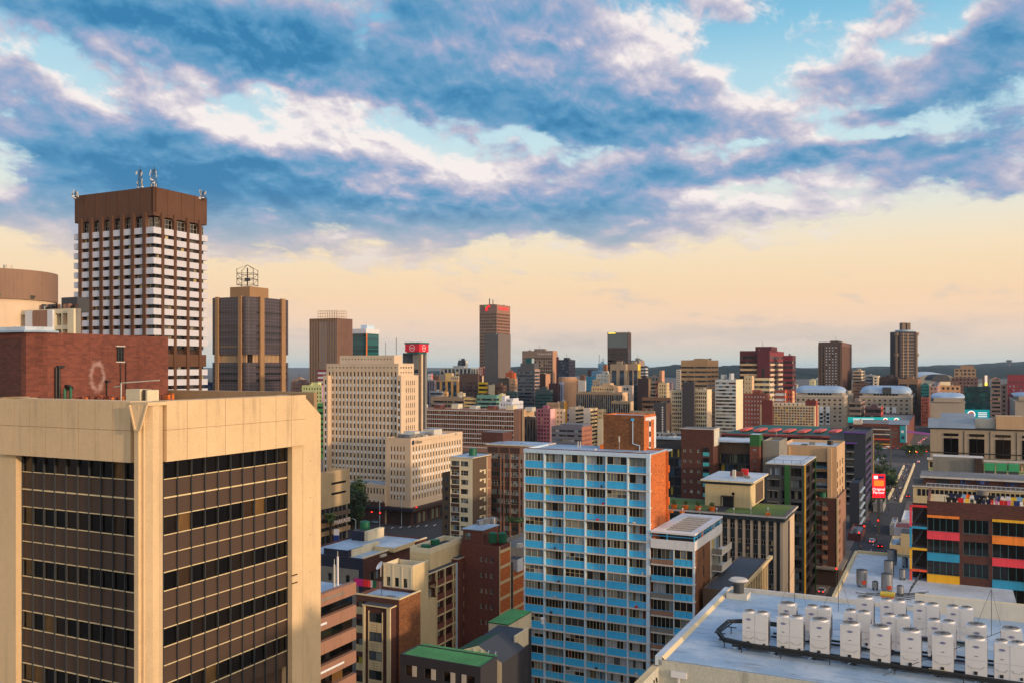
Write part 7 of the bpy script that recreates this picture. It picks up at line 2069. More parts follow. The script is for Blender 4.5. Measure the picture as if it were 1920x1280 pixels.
 g = MB(); g.face([(-.2, 1, H + .35), (13.6, 1, H + .35), (13.6, 8, H + 3.3), (-.2, 8, H + 3.3)], 'roof_metal'); g.face([(3.6, .9, H + .4), (13.9, .9, H + .4), (13.9, 12, H + 4.9), (3.6, 12, H + 4.9)], 'roof_metal'); g.box(14, 19.5, 6, 12, H, H + 3.4, 'off_white', top='roof_metal'); g.box(20, 28, 2.5, 10, H + .35, H + 4.6, 'tan_concrete'); g.build('roof', r)
 b.finish(limit=95)
 # small shops and yards at the street edge
 s = simple('shop', 'white-fronted shop with a red ribbed roof beside the street', 'shop', 1712, 236, 1676, 1716, 990, wm='white_paint', rm='roof_redribs', depth=9, parapet=.3)
 s = simple('shop', 'tan shop with a flat pale roof, nearer of the low shops beside the street', 'shop', 1722, 205, 1668, 1726, 1024, wm='cream_wall', rm='roof_blue', depth=12, parapet=.5)
 k = MB(); k.box(-3.8, -.5, 2, 9, s.h - .5, s.h + 2.4, 'cream_wall', top='roof_dark'); k.build('roof_room', s.root)
 s = simple('shop', 'low shop with a white pitched canopy, farthest of the shops beside the street', 'shop', 1712, 270, 1690, 1716, 975, wm='white_paint', rm='roof_white', depth=20, parapet=.3)
mat('green_frame', (50, 150, 96), .6, .1); mat('tan_grey', (160, 144, 122), .9, .1, .2); mat('roof_redribs', (170, 80, 66), .7, .1, kind='ribs')
behind_right()
# billboard on the charcoal tower side
def billboard():
 D = 352; x0, x1 = 1636, 1659
 X, Y = world(1636, D); w = 23 / F * D; z0, z1 = zat(932, D), zat(888, D)
 r = empty('billboard', (X, Y, 0), radians(-6)); tag(r, 'tall lit red billboard reading Original Flavour, beside the street', 'billboard')
 m = MB(); m.box(0, w, 0, .4, z0, z1, 'board_red'); m.build('panel', r)
 m = MB(); m.box(.5, w - .5, -.06, -.01, z0 + (z1 - z0) * .50, z0 + (z1 - z0) * .74, 'board_orange'); m.build('picture_band', r)
 text('board_text', 'Original', r, (w * .48, -.08, z0 + (z1 - z0) * .36), FR, 1.45, 'board_white')
 text('board_text', 'Flavour', r, (w * .48, -.08, z0 + (z1 - z0) * .22), FR, 1.45, 'board_white')
 m = MB(); m.box(w * .45, w * .9, -.08, -.02, z0 + (z1 - z0) * .82, z0 + (z1 - z0) * .92, 'ac_blue'); m.box(w * .1, w * .4, -.08, -.02, z0 + (z1 - z0) * .80, z0 + (z1 - z0) * .93, 'board_white'); m.build('emblem', r)
 m = MB(); m.box(w * .4, w * .6, .1, .5, 0, z0, 'dark_metal'); m.build('post', r)
mat('board_red', (236, 22, 40), emit=.75); mat('board_orange', (255, 120, 40), emit=.8); mat('board_white', (255, 240, 240), emit=.9)
billboard()
# ------------------------------------------------------------------ the distant city, building by building
mat('sign_lit', (240, 30, 50), emit=.8); mat('logo_green', (20, 160, 70), emit=.6)
mat('glass_wall_top', (84, 96, 100), .2, .1, spec=.7); mat('lamp_yellow', (255, 220, 60), emit=1.5)
mat('pane_pale', (196, 200, 204), .3, .25)
mat('roof_teal', (40, 104, 92), .7, .14, kind='ribs')
glass('glass_rows', [(0, (96, 44, 38)), (.4, (50, 40, 40)), (.6, (74, 104, 118)), (.8, (104, 70, 60)), (.93, (190, 160, 30))], .3, .4)
mat('silver_roof', (150, 172, 196), .4, .14)
mat('board_teal', (0, 150, 152), emit=.55); mat('board_coffee', (190, 84, 20), emit=.6)
mat('mural_teal', (30, 150, 160), .6, .1); mat('purple_pipe', (150, 80, 160), .6, .1); mat('roof_red', (180, 70, 70), .7, .1)
mat('roof_pink', (206, 96, 88), .7, .1)
TAN = (176, 142, 112); BEI = (196, 172, 142); CRM = (206, 190, 156); BRN = (112, 82, 66); GRY = (128, 122, 116); DGR = (72, 72, 76); NAV = (36, 46, 66); WHT = (206, 202, 196); MAR = (88, 40, 46)
RBR = (136, 72, 54); SLT = (52, 60, 70); PNK = (196, 120, 140)
C_ = 'city block buildings beyond the centre'
def F_(*a, **k): return far(*a, **k)
# tall landmark towers on the skyline
def twin_tower():
 b, mb, (X, Y), W, Dp, h = far('', 899, 931.5, 956.5, 571, 1300, (122, 100, 88), 'punch', side=(150, 110, 92), px=3.2, pz=4.6, fx=.72, fz=.62, cap=13, zmin=60, gl='glass_black', finish=False, box=[(.3, .6, .3, .7, 1.5)])
 mb.box(-W * .5, -W * .46, 3, 4, h, h + 9, 'dark_metal'); mb.box(-W * .3, -W * .27, 3, 4, h, h + 7, 'dark_metal')
 r = empty('tower', (X, Y, 0), -YAW); tag(r, 'tallest brown grid-faced tower on the skyline with red lettering at its top', 'high-rise tower')
 mb.build('wall', r)
 text('sign_text', 'TRANSNET', r, (.3, Dp * .5, h - 5.6), RR, 6.6, 'sign_lit', sx=1.05)
 m = MB();
 for a, c in (((-W * .60, h - 7.5), (-W * .55, h - 3.5)), ((-W * .55, h - 3.5), (-W * .40, h - 2.2)), ((-W * .58, h - 9), (-W * .60, h - 7))): m.bar((a[0], -.4, a[1]), (c[0], -.4, c[1]), 2.4, 'sign_lit')
 m.build('red_logo', r)
 m = MB(); m.face([(-W * .70, -.4, h - 1.5), (-W * .64, -.4, h - 5.5), (-W * .58, -.4, h - 1.5)], 'logo_green'); m.build('green_logo', r)
 far('plain dark grey slab tower standing before the tallest grid-faced tower', 908.5, 934, 957.5, 626, 1240, (84, 82, 84), 'blank', side=(110, 98, 92), name='tower', box=[])
twin_tower()
def hotel():
 b, mb, (X, Y), W, Dp, h = far('', 979, 1036.5, 1044.7, 657, 1150, (132, 112, 98), 'punch', side=(176, 132, 104), px=3.3, pz=4.2, fx=.74, fz=.6, cap=9, zmin=25, gl='glass_dark', finish=False, sidestyle='blank')
 r = empty('hotel', (X, Y, 0), -YAW); tag(r, 'wide brown hotel slab with a window grid and small white lettering near its top', 'hotel')
 mb.build('wall', r)
 text('sign_text', 'Carlton Hotel', r, (-W * .27, -.4, h - 4), FR, 3.4, 'sign_white')
hotel()
def glass_topped():
 b, mb, (X, Y), W, Dp, h = far('', 1139, 1177.5, 1183.5, 623.5, 950, (74, 58, 56), 'ribbon', px=3, pz=3.6, fz=.55, cap=18, zmin=30, gl='glass_black', finish=False, box=[])
 mb.box(-W + .6, -.6, -.15, .05, h - 16, h - 1.6, 'glass_wall_top'); mb.box(-W - .2, .2, -.3, .3, h - 1.2, h + .3, 'grey_wall'); mb.box(-W * .95, -W * .6, -.35, -.3, h - .9, h - .1, 'lamp_yellow')
 r = empty('tower', (X, Y, 0), -YAW); tag(r, 'bronze glass tower with a lighter glass top and yellow rooftop lights', 'high-rise tower'); mb.build('wall', r)
glass_topped()
def crown_tower():
 D = 1150; X, Y = world(1699.5, D); r = empty('tower', (X, Y, 0), 0); tag(r, 'dark banded tower with rounded corner shafts, mid-height collar and square top box', 'high-rise tower')
 H = zat(622, D); w = 39 / F * D
 m = MB(); m.prism([(-w / 2, 2), (-w / 2 + 3, -4), (w / 2 - 3, -4), (w / 2, 2), (w / 2, 18), (-w / 2, 18)], 0, H, wallmat((58, 50, 52)), top='roof_grey'); m.build('wall', r)
 m = MB()
 for k in range(30):
  z = H - 4 - k * 3.9
  if z < 30: break
  m.box(-w * .30, w * .28, -4.3, -3.9, z, z + 1.3, wallmat((124, 112, 104)))
 m.build('floor_bands', r, kind='stuff')
 for sx in (-1, 1):
  m = MB(); m.cyl(sx * w * .47, 0, 0, H - 2, 1.9, wallmat((128, 108, 88)), 14); m.cyl(sx * w * .47, 0, H - 5, H - 1, 3.2, wallmat((128, 108, 88)), 14); z = zat(668, D); m.cyl(sx * w * .47, 0, z, z + 4, 3.2, wallmat((128, 108, 88)), 14); m.build('corner_shaft', r)
 m = MB(); m.box(-.4, .4, -4.7, -4.2, 0, H - 2, 'tan_concrete'); m.box(-w * .22, -w * .2, -4.7, -4.2, 0, H - 2, 'tan_concrete'); m.build('rib', r)
 m = MB(); m.cyl(0, 6, H, H + 2.2, w * .42, 'roof_blue', 20); zt = zat(605, D); m.box(-w * .2, -w * .03, 0, 8, H + 1, zt, wallmat((120, 100, 84))); m.box(w * .03, w * .2, 0, 8, H + 1, zt - .3, wallmat((120, 100, 84))); m.box(-w * .03, w * .03, 2, 7, H + 1, zt - 1, 'black_steel'); m.build('crown_box', r)
crown_tower()
def rib_tower():
 b, mb, (X, Y), W, Dp, h = far('', 1534.5, 1578.5, 1597, 641, 1100, (82, 66, 58), 'blank', side=(112, 80, 66), name='tower', finish=False, sidestyle='piers', px=4, fx=.4, cap=5, zmin=25)
 for k in range(8): mb.box(-W + W * (k + .1) / 7.5 - .6, -W + W * (k + .1) / 7.5 + .6, -.9, 0, 20, h - 3, wallmat((104, 82, 66)))
 r = empty('tower', (X, Y, 0), -YAW); tag(r, 'dark brown tower with vertical ribs and columns of small bright square windows', 'high-rise tower'); mb.build('wall', r)
 m = MB()
 for k in range(1, 6):
  for j in range(26):
   if (j * 7 + k * 3) % 11 == 0: continue
   x = -W + W * (k + .6) / 7.5; z = h - 6 - j * 3.5
   if z > 25: m.box(x - .75, x + .75, -.15, .0, z - 1.6, z, 'pane_pale' if k > 1 else 'glass_dark')
 m.build('windows', r, kind='stuff')
rib_tower()
def maroon():
 F_('maroon office slab with tan ribbon floors, left part of the maroon pair', 1387, 1443, 1470, 657, 720, MAR, 'ribbon', side=(124, 46, 54), gl='glass_dark', px=3, pz=4.1, fz=.45, cap=4.5, zmin=20, box=[(.47, 1.0, .1, .5, 3.4)], name='office_tower')
 F_('lower maroon office slab adjoining on the right, with brown floor bands', 1468, 1486, 1492, 666, 728, (116, 40, 54), 'ribbon', side=MAR, px=3, pz=4.1, fz=.5, cap=4.5, zmin=20, name='office_tower', box=[])
 D = 719
 X, Y, W, Dp = solve(1443, D, 1387, 1470)
 r = empty('sun_screens', (X, Y, 0), -YAW); tag(r, 'tan floor bands wrapping the maroon office slab', 'floor bands'); r['kind'] = 'thing'
 h = zat(657, D)
 for j in range(15):
  z = h - 12 - 4.1 * j
  m = MB(); m.box(-W * .98, -W * .42, -.8, -.05, z, z + 1.7, 'tan_concrete'); m.box(.05, .8, .5, Dp * .98, z, z + 1.7, 'tan_light'); m.build('floor_band', r)
 m = MB(); m.box(-W * .40, .3, -1.6, -.1, 0, h - .5, wallmat((92, 40, 48))); m.box(-W * .24, -W * .16, -1.7, -1.5, 20, h - 14, 'black_steel'); m.build('stair_wall', r)
maroon()
rows = [
 # label, xl, xc, xr, ytop, D, colour, style, extras
 ('white-piered slab with tall dark windows on the skyline left of the tallest tower', 825, 883, 897, 689, 1180, (150, 156, 158), 'piers', dict(fx=.68, px=6, cap=1.5)),
 ('small dark slate roof block standing above the white-piered slab', 859, 873, 877, 675, 1230, SLT, 'blank', dict(side=WHT)),
 ('stepped dark slate block half hidden beside the higher slate roof block', 858, 863, 865, 679, 1225, SLT, 'blank', {}),
 ('pinkish-brown small block at the foot of the tallest tower', 897, 905, 909, 688, 1170, (180, 136, 120), 'punch', dict(side=MAR)),
 ('plain beige wall block below the white-piered slab', 825, 835, 836, 701, 1050, (160, 144, 132), 'blank', {}),
 ('cream block with a yellow top edge below the white-piered slab', 835, 847, 851, 699, 1040, (216, 180, 110), 'blank', dict(side=BEI)),
 ('cream colonnaded block with an orange tiled roof below the white-piered slab', 844, 860, 862, 704, 1020, BEI, 'punch', dict(roof='brick_orange')),
 ('dark brown stone block with pilasters and a central blue strip', 861, 896, 899, 700, 960, (86, 66, 58), 'punch', dict(px=3.2, pz=4, fx=.5, fz=.6, gl='glass_blue', cap=9)),
 ('maroon and cream narrow house end right of the dark brown stone block', 897, 904, 907, 703, 980, MAR, 'blank', dict(side=BEI)),
 ('tan and dark glass block with vertical bays left of the dark brown stone block', 816, 858, 861, 713, 940, (190, 146, 86), 'piers', dict(px=7, fx=.62, gl='glass_blue', cap=1)),
 ('grey-blue office block right of the red sign tower', 801, 814, 817, 712, 900, (110, 104, 120), 'piers', dict(px=2.4, gl='glass_blue')),
 ('white block with a pink sign behind the grey-blue office block', 802, 809, 811, 700, 1020, WHT, 'punch', dict(side=(214, 120, 130))),
 ('brown block behind the tan and dark glass bays', 811, 823, 825, 703, 1100, BRN, 'punch', {}),
 ('low pale grey-blue block with a pink roof end', 806, 828, 831, 732, 860, (130, 140, 158), 'ribbon', dict(pz=3.2)),
 ('tan corner house right of the pale grey-blue block', 831, 838, 841, 734, 850, (206, 164, 116), 'punch', {}),
 ('small cream twin-gabled house under the dark brown stone block', 858, 869, 873, 736, 850, CRM, 'blank', {}),
 ('low wide brown-banded garage with a pale roof', 808, 870, 888, 744, 800, (150, 128, 106), 'ribbon', dict(pz=3.8, fz=.45, cap=3.4, roof='roof_blue', side=(128, 108, 90), box=[])),
 ('cream banded low block right of the brown-banded garage', 870, 892, 895, 745, 780, (206, 174, 116), 'ribbon', dict(pz=3.0, fz=.45)),
 ('teal and white banded block between cream banded block and white stepped house', 894, 931, 936, 740, 770, (104, 150, 136), 'ribbon', dict(pz=3.6, fz=.5, cap=3)),
 ('bright yellow block below the dark slab tower', 897, 911, 915, 716, 900, (222, 184, 24), 'ribbon', dict(pz=4.4, fz=.5, side=(214, 170, 60))),
 ('small cream box on a roof right of the yellow block', 916, 925, 928, 721, 890, CRM, 'blank', {}),
 ('brown low block with mixed roofs right of the small cream box', 925, 942, 950, 722, 895, BRN, 'punch', {}),
 ('yellowish-cream house end left of the white stepped house', 935, 942, 948, 738, 790, (214, 206, 140), 'blank', {}),
 ('white stepped house with small square windows and red trims', 936, 960, 981, 752, 730, (208, 208, 214), 'punch', dict(px=3.0, pz=4.2, fx=.4, fz=.4, box=[(.1, .35, .1, .5, 4.5), (.55, .9, .2, .7, 2.4)])),
 ('orange-brown pair of boxes right of the dark slab tower', 948, 960, 968, 698, 1150, (190, 92, 50), 'blank', dict(side=(226, 110, 54))),
 ('low dark office row under the orange-brown boxes', 934, 955, 957, 708, 1000, (78, 74, 70), 'punch', dict(cap=1.2)),
 ('tan corner building under the orange-brown boxes', 955, 966, 970, 709, 980, TAN, 'punch', dict(side=(196, 148, 116))),
 ('dark glass tower with balconies and a pale roof rim, before the wide hotel slab', 970, 1002.5, 1012, 691, 850, (84, 84, 88), 'ribbon', dict(gl='glass_blue', side=(160, 134, 124), pz=3.3, fz=.5, cap=2.6, box=[(.15, .95, .1, .9, 5.4)], px=3)),
 ('green-topped dark plant box on the balconied dark glass tower', 985, 997, 1001.5, 671.5, 868, (16, 82, 84), 'blank', dict(side=(150, 170, 176))),
 ('dark blue-green podium left of the balconied glass tower', 948, 969, 971, 733, 840, (62, 72, 78), 'ribbon', dict(gl='glass_teal', pz=3)),
 ('dark podium with a bright teal fascia right of the balconied glass tower', 1003, 1032, 1037, 730, 830, (58, 74, 80), 'ribbon', dict(gl='glass_teal', pz=3, cap=4.2, roof='roof_dark')),
 ('dark brown slab with a tan side right of the balconied glass tower', 1012, 1023, 1032, 700, 900, (60, 42, 42), 'blank', dict(side=(190, 140, 110))),
 ('navy glass block right of the wide hotel slab', 1046, 1066.5, 1078.6, 674, 1080, (30, 34, 56), 'punch', dict(gl='glass_blue', side=(54, 48, 66), px=3, pz=3.6, fx=.8, fz=.7)),
 ('narrow maroon edge block between hotel slab and navy glass block', 1043, 1046, 1048, 669, 1120, MAR, 'blank', {}),
 ('dark maroon blank block before the navy glass block', 1029, 1047, 1049, 718, 840, (58, 34, 40), 'blank', {}),
 ('blue and white striped narrow block right of the dark maroon block', 1048, 1055, 1057, 716, 842, (150, 156, 186), 'piers', dict(px=3, gl='glass_blue')),
 ('tan stone block with a round corner top below the navy glass block', 1057, 1072, 1084, 711, 860, (172, 138, 108), 'punch', dict(px=3.2, pz=3.8, fx=.45, fz=.45, side=(160, 124, 100))),
 ('small brown block on the far skyline right of the navy glass block', 1087, 1096, 1098, 702, 1200, BRN, 'blank', {}),
 ('small white far house below the brown skyline block', 1083, 1097, 1099, 713, 1150, WHT, 'blank', {}),
 ('dark maroon far block left of the pale blue stepped tower', 1102, 1112, 1115, 693, 1150, (66, 44, 52), 'blank', {}),
 ('pale blue stepped tower, upper part with an aerial', 1121, 1135, 1139, 681, 1100, (120, 168, 200), 'punch', dict(fx=.3, fz=.3)),
 ('pale blue stepped tower, middle shoulder', 1109, 1124, 1126, 695, 1095, (104, 156, 192), 'punch', dict(fx=.4, fz=.3)),
 ('pale blue stepped tower, lowest shoulder', 1099, 1115, 1118, 705, 1090, (70, 146, 182), 'punch', dict(fx=.4, fz=.3)),
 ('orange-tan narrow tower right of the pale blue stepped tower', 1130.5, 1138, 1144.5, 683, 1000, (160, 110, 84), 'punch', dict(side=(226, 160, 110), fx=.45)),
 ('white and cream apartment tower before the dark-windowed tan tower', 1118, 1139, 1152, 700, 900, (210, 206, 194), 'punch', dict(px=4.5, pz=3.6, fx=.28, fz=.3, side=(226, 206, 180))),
 ('beige shoulder left of the white and cream apartment tower', 1111, 1122, 1124, 711, 890, BEI, 'punch', dict(fx=.3, fz=.3)),
 ('tan tower with tall dark glass strips below the bronze glass tower', 1144, 1173, 1178, 682, 880, (156, 138, 116), 'piers', dict(px=6.5, fx=.6, gl='glass_blue', cap=6)),
 ('second dark-stripped tan tower with a yellow right edge', 1178, 1196, 1201, 682, 882, (158, 138, 118), 'piers', dict(px=7, fx=.72, gl='glass_blue', cap=6, side=(236, 196, 60))),
 ('grey slanted-top block behind the yellow-edged tower', 1183, 1198, 1208, 675, 1050, (104, 112, 120), 'blank', dict(side=(150, 128, 116))),
 ('dark tower with white balcony stripes right of the yellow-edged tower', 1201, 1210, 1216, 686, 1000, (56, 56, 66), 'ribbon', dict(fz=.5, gl='pane_pale')),
 ('low cream twin-window block before the white and cream apartment tower', 1109, 1152, 1168, 723.5, 780, (206, 172, 132), 'punch', dict(px=2.4, pz=3.4, fx=.5, fz=.45, side=(226, 182, 144), sidestyle='blank')),
 ('white office block with a pale end wall, right of the twin-window block', 1166, 1181, 1188, 722, 770, (188, 180, 170), 'punch', dict(px=3.4, pz=4.4, fx=.7, fz=.5, side=(232, 212, 196), sidestyle='blank')),
 ('long navy block with close vertical mullions and a cream frame', 1080, 1167, 1177, 735, 740, (150, 130, 104), 'piers', dict(px=1.9, fx=.74, gl='glass_blue', cap=2, side=(222, 186, 146), sidestyle='blank', box=[])),
 ('smaller navy block with vertical mullions and a cream frame, lower right of the long one', 1146, 1181, 1188, 752, 700, (158, 138, 110), 'piers', dict(px=1.9, fx=.72, gl='glass_blue', cap=2, side=(214, 184, 150), sidestyle='blank', box=[])),
 ('dark blue-banded narrow block beside the blank black-brown slab', 1187, 1195, 1197, 721, 790, (40, 46, 62), 'ribbon', dict(gl='glass_teal', pz=4.6)),
 ('blank black-brown slab with a tan edge right of the navy blocks', 1195.5, 1216, 1220, 709, 760, (54, 42, 44), 'blank', dict(side=(134, 110, 84))),
 ('tan banded narrow block right of the black-brown slab', 1219.5, 1229, 1234, 714, 850, (160, 138, 120), 'ribbon', dict(side=RBR)),
 ('cream house with a curved blue roof light right of the tan banded block', 1234, 1250, 1255, 717, 880, (214, 188, 146), 'punch', dict(fx=.4)),
 ('brown-banded low block right of the black-brown slab', 1204, 1257, 1260, 745, 700, (142, 104, 76), 'ribbon', dict(pz=3.9, fz=.5, cap=2.5, side=(170, 126, 92))),
 ('blank dark grey slab with white vertical lettering', 1226, 1249, 1259, 755, 640, (66, 64, 68), 'blank', dict(side=(88, 70, 62), box=[])),
 ('ribbed grey low block far below the dark blue hills', 1216, 1234, 1237, 705, 1500, (120, 116, 110), 'piers', dict(px=5)),
 ('thin tan far tower before the dark blue hill', 1236, 1241, 1246, 694, 1500, (150, 120, 100), 'blank', dict(side=(206, 150, 116))),
 ('pale far building left of the tall tan banded office tower', 1268, 1276, 1280, 692, 1400, (190, 180, 168), 'punch', {}),
 ('tall tan banded office tower with a blue roof light', 1277, 1326.5, 1347, 674.5, 760, (186, 146, 104), 'ribbon', dict(pz=3.9, fz=.40, cap=5.5, side=(206, 160, 116), sidestyle='ribbon', name='office_tower', box=[(.45, .8, .1, .6, 1.4)])),
 ('cream grid tower, left part beside the charcoal lift slab', 1258, 1279.5, 1281, 730, 650, (176, 164, 142), 'punch', dict(px=1.7, pz=2.9, fx=.72, fz=.6, name='office_tower', box=[])),
 ('cream grid tower, right part beside the charcoal lift slab', 1301, 1326, 1334.5, 729.5, 648, (190, 176, 150), 'punch', dict(px=1.7, pz=2.9, fx=.72, fz=.6, side=(230, 204, 170), sidestyle='blank', name='office_tower', box=[])),
 ('charcoal lift slab between the two cream grid halves', 1279.5, 1301, 1302.5, 716, 645, (62, 58, 62), 'blank', dict(box=[])),
 ('pale grey balconied tower with a white and cream end wall', 1341, 1380, 1393, 711, 660, (176, 182, 184), 'ribbon', dict(pz=2.6, fz=.55, cap=2, gl='glass_home', side=(232, 210, 176), sidestyle='blank', name='apartment_tower', box=[(.2, .34, .2, .6, 3.6), (.6, .7, .2, .6, 4.5)])),
 ('brick apartment block with white strips right of the pale grey tower', 1394, 1437, 1443, 737, 700, (140, 76, 60), 'punch', dict(px=2.6, pz=3.3, fx=.45, fz=.45, gl='pane_pale', side=(196, 120, 90))),
 ('pale roofed block behind the brick apartment block', 1393, 1436, 1443, 726, 720, (180, 186, 192), 'punch', dict(roof='roof_white', cap=1)),
 ('cream and yellow-green windowed block before the maroon slab', 1395, 1443, 1451, 708, 700 + 14, (206, 190, 150), 'ribbon', dict(pz=4.2, fz=.5, gl='glass_lit', side=(216, 196, 172))),
 ('cream block end with a green roof tank left of the windowed cream block', 1395, 1410, 1414, 704, 708, (196, 172, 136), 'punch', dict(fx=.3, fz=.3, side=(222, 186, 150))),
 ('narrow brick block behind the cream grid slab', 1453, 1472, 1476, 731, 690, RBR, 'ribbon', dict(pz=4.2, gl='pane_pale', side=(214, 96, 60))),
 ('brick and cream block with round-headed windows left of the silver roofs', 1475, 1486, 1490, 732, 694, (150, 76, 54), 'punch', dict(side=(226, 168, 130))),
 ('cream grid slab with brick boxes on its roof, in front of the silver roofs', 1425, 1528, 1534.5, 760, 600, (192, 170, 138), 'punch', dict(px=1.85, pz=1.8, fx=.72, fz=.62, cap=1.2, gl='glass_rows', side=(238, 204, 160), sidestyle='blank', name='office_slab', box=[])),
 ('left brick box on the roof of the cream grid slab', 1428, 1448, 1449.5, 749.5, 603, (104, 46, 42), 'blank', dict(box=[])),
 ('right brick box on the roof of the cream grid slab', 1510, 1530, 1533.5, 750, 603, (104, 46, 42), 'blank', dict(side=(150, 64, 54), box=[])),
 ('cream attic with round windows between the two brick boxes', 1449, 1510, 1511, 754.5, 606, (214, 196, 170), 'punch', dict(px=3.2, pz=2, fx=.35, fz=.6, cap=.5, box=[])),
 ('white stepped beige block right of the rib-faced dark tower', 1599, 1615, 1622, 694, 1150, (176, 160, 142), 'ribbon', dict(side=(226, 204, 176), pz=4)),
 ('grey banded block right of the white stepped beige block', 1622, 1636, 1638, 702, 1100, (140, 146, 156), 'ribbon', dict(pz=4)),
 ('cream corner block right of the grey banded block', 1637, 1646, 1650, 704, 1080, (200, 184, 160), 'punch', dict(px=4)),
 ('dark glazed low block behind the middle silver roof', 1648, 1682, 1686, 707, 1090, (54, 40, 40), 'blank', {}),
 ('tan glazed low block under the crowned tower', 1684, 1721, 1727, 710, 1070, (132, 100, 76), 'piers', dict(px=9, fx=.8, gl='glass_dark', cap=6, zmin=20)),
 ('brown low block between the rib-faced tower and the middle silver roof', 1598, 1628, 1636, 718, 1100, (150, 110, 88), 'punch', dict(side=(196, 124, 92))),
 ('teal glass narrow block right of the middle silver roof', 1727, 1741, 1743, 720, 1000, (20, 110, 112), 'ribbon', dict(gl='glass_teal')),
 ('brick-red base block below the teal narrow block', 1727, 1741, 1743, 744, 990, (150, 80, 66), 'punch', {}),
 ('pinkish tan block with square windows right of the teal narrow block', 1742, 1758, 1764, 723, 1010, (176, 140, 128), 'punch', dict(px=5, pz=5, fx=.4, fz=.4)),
 ('tan cream block with dark twin windows above the smallest silver roof', 1763, 1801, 1808, 722, 1080, (200, 156, 112), 'punch', dict(px=5, pz=6, fx=.5, side=(226, 204, 130))),
 ('big tan stepped office block on the right skyline', 1789, 1830, 1841, 690, 1500, (160, 128, 100), 'punch', dict(px=6, pz=6, fx=.6, box=[(.3, .9, .1, .9, 5)], side=(176, 144, 112))),
 ('brown low block below the big tan stepped office block', 1783, 1834, 1842, 707, 1300, (112, 84, 76), 'punch', dict(px=5, pz=5)),
 ('grey tower with a white and yellow vertical sign', 1842, 1855, 1859, 705, 1150, (112, 100, 92), 'blank', dict(side=(140, 116, 98))),
 ('brown stepped block right of the yellow-signed tower', 1859, 1876, 1889, 712, 1100, (128, 108, 98), 'ribbon', dict(pz=5, side=(150, 100, 80))),
 ('dark red grid block cut by the right picture edge', 1889, 1990, 1995, 702, 900, (134, 50, 56), 'punch', dict(px=3.4, pz=4, fx=.5, fz=.4, gl='glass_home', cap=7, box=[])),
 ('dark teal glass block with a coffee-cup billboard at its foot', 1808, 1857, 1865, 724, 960, (16, 52, 58), 'ribbon', dict(gl='glass_teal', fz=.8, pz=5, box=[])),
 ('grey narrow block right of the dark teal glass block', 1877, 1888, 1893, 720, 980, (96, 84, 80), 'punch', dict(px=5, pz=5)),
 ('grey parking deck block left of the middle silver roof front', 1592, 1614, 1622, 753, 850, (132, 116, 104), 'ribbon', dict(pz=5.2, fz=.5, cap=2, side=(150, 120, 104))),
 ('dark red-framed low block left of the middle silver roof front', 1622, 1652, 1656, 763, 845, (84, 60, 66), 'ribbon', dict(side=(190, 70, 60), pz=6)),
 ('brown stone block left of the pink block', 978, 1003, 1007, 770, 760, (86, 70, 66), 'punch', dict(px=4, pz=5, roof='roof_green', cap=6)),
 ('pink-walled apartment block with dark windows, behind the blue flats roof', 1006, 1032, 1041, 766, 700, (150, 92, 110), 'punch', dict(px=3.2, pz=3.0, fx=.6, fz=.5, side=(232, 178, 178), sidestyle='blank', cap=1)),
 ('cream block with arched windows right of the pink block', 1041, 1057, 1058.5, 766, 705, (222, 196, 162), 'punch', dict(px=3.6, pz=3.6, fx=.4, fz=.5)),
 ('olive brown block with a yellow side behind the cream arched block', 1049, 1058, 1064, 752, 760, (140, 122, 96), 'blank', dict(side=(236, 170, 60))),
 ('low tan house row left of the yellow-sided block', 1025, 1048, 1050, 754, 800, (176, 142, 112), 'punch', dict(fx=.3)),
 ('weathered cream block, left of the two with purple roof edges', 1067, 1079, 1095, 763, 720, (200, 180, 160), 'blank', dict(sidestyle='ribbon', side=(206, 186, 160), pz=3.2)),
 ('weathered cream block, right of the two with purple roof edges', 1094, 1107, 1121, 765, 690, (206, 190, 176), 'blank', dict(sidestyle='ribbon', side=(222, 194, 150), pz=3.0)),
 ('cream small block right of the weathered cream pair', 1120, 1130, 1137, 767, 700, (196, 176, 140), 'punch', {}),
 ('cream blank wall left of the brown brick stair tower', 1120, 1130.5, 1133, 787, 560, (206, 188, 156), 'blank', dict(box=[])),
 ('low grey-blue classroom block with a white roof band before the cream pair', 1034, 1091, 1110, 800, 600, (104, 104, 116), 'ribbon', dict(pz=3.2, fz=.4, cap=2.2, gl='glass_home', side=(160, 104, 84), sidestyle='punch', box=[(.25, .99, .1, .9, 1.6)])),
 ('dark brown hall left of the low classroom block', 983, 1004, 1007, 781, 640, (70, 58, 56), 'piers', dict(px=2.4)),
 ('striped low shed below the charcoal lift slab', 1229, 1292, 1296, 812, 470, (150, 156, 158), 'piers', dict(px=2.2, fx=.5, cap=.6, roof='roof_deepgreen', box=[])),
 ('long garage with ribbed walls between the dark grey slab and the pale tower', 1180, 1226, 1228, 770, 640, (150, 136, 116), 'ribbon', dict(pz=3.6, roof='roof_blue')),
 ('dark red hall wall behind the blue-roofed complex', 1352, 1540, 1542, 818, 428, (130, 60, 56), 'ribbon', dict(roof='roof_teal', pz=4, cap=.5, box=[], depth=4)),
 ('yellow-green banded round-fronted block left of the cream stepped tower', 566, 604, 618, 722, 760, (206, 206, 140), 'punch', dict(px=3, pz=3.4, fx=.5, fz=.5, side=(190, 140, 180))),
 ('bright green and pink low shop block under the yellow-green block', 590, 610, 618, 756, 640, (80, 150, 80), 'ribbon', dict(pz=4, fz=.4)),
 ('brown low block right of the dark glass tower', 545, 580, 590, 716, 900, (120, 92, 84), 'punch', {}),
 ('small pale-roofed tan block right of the dark glass tower', 548, 568, 574, 710, 1100, (160, 130, 112), 'punch', dict(roof='roof_white')),
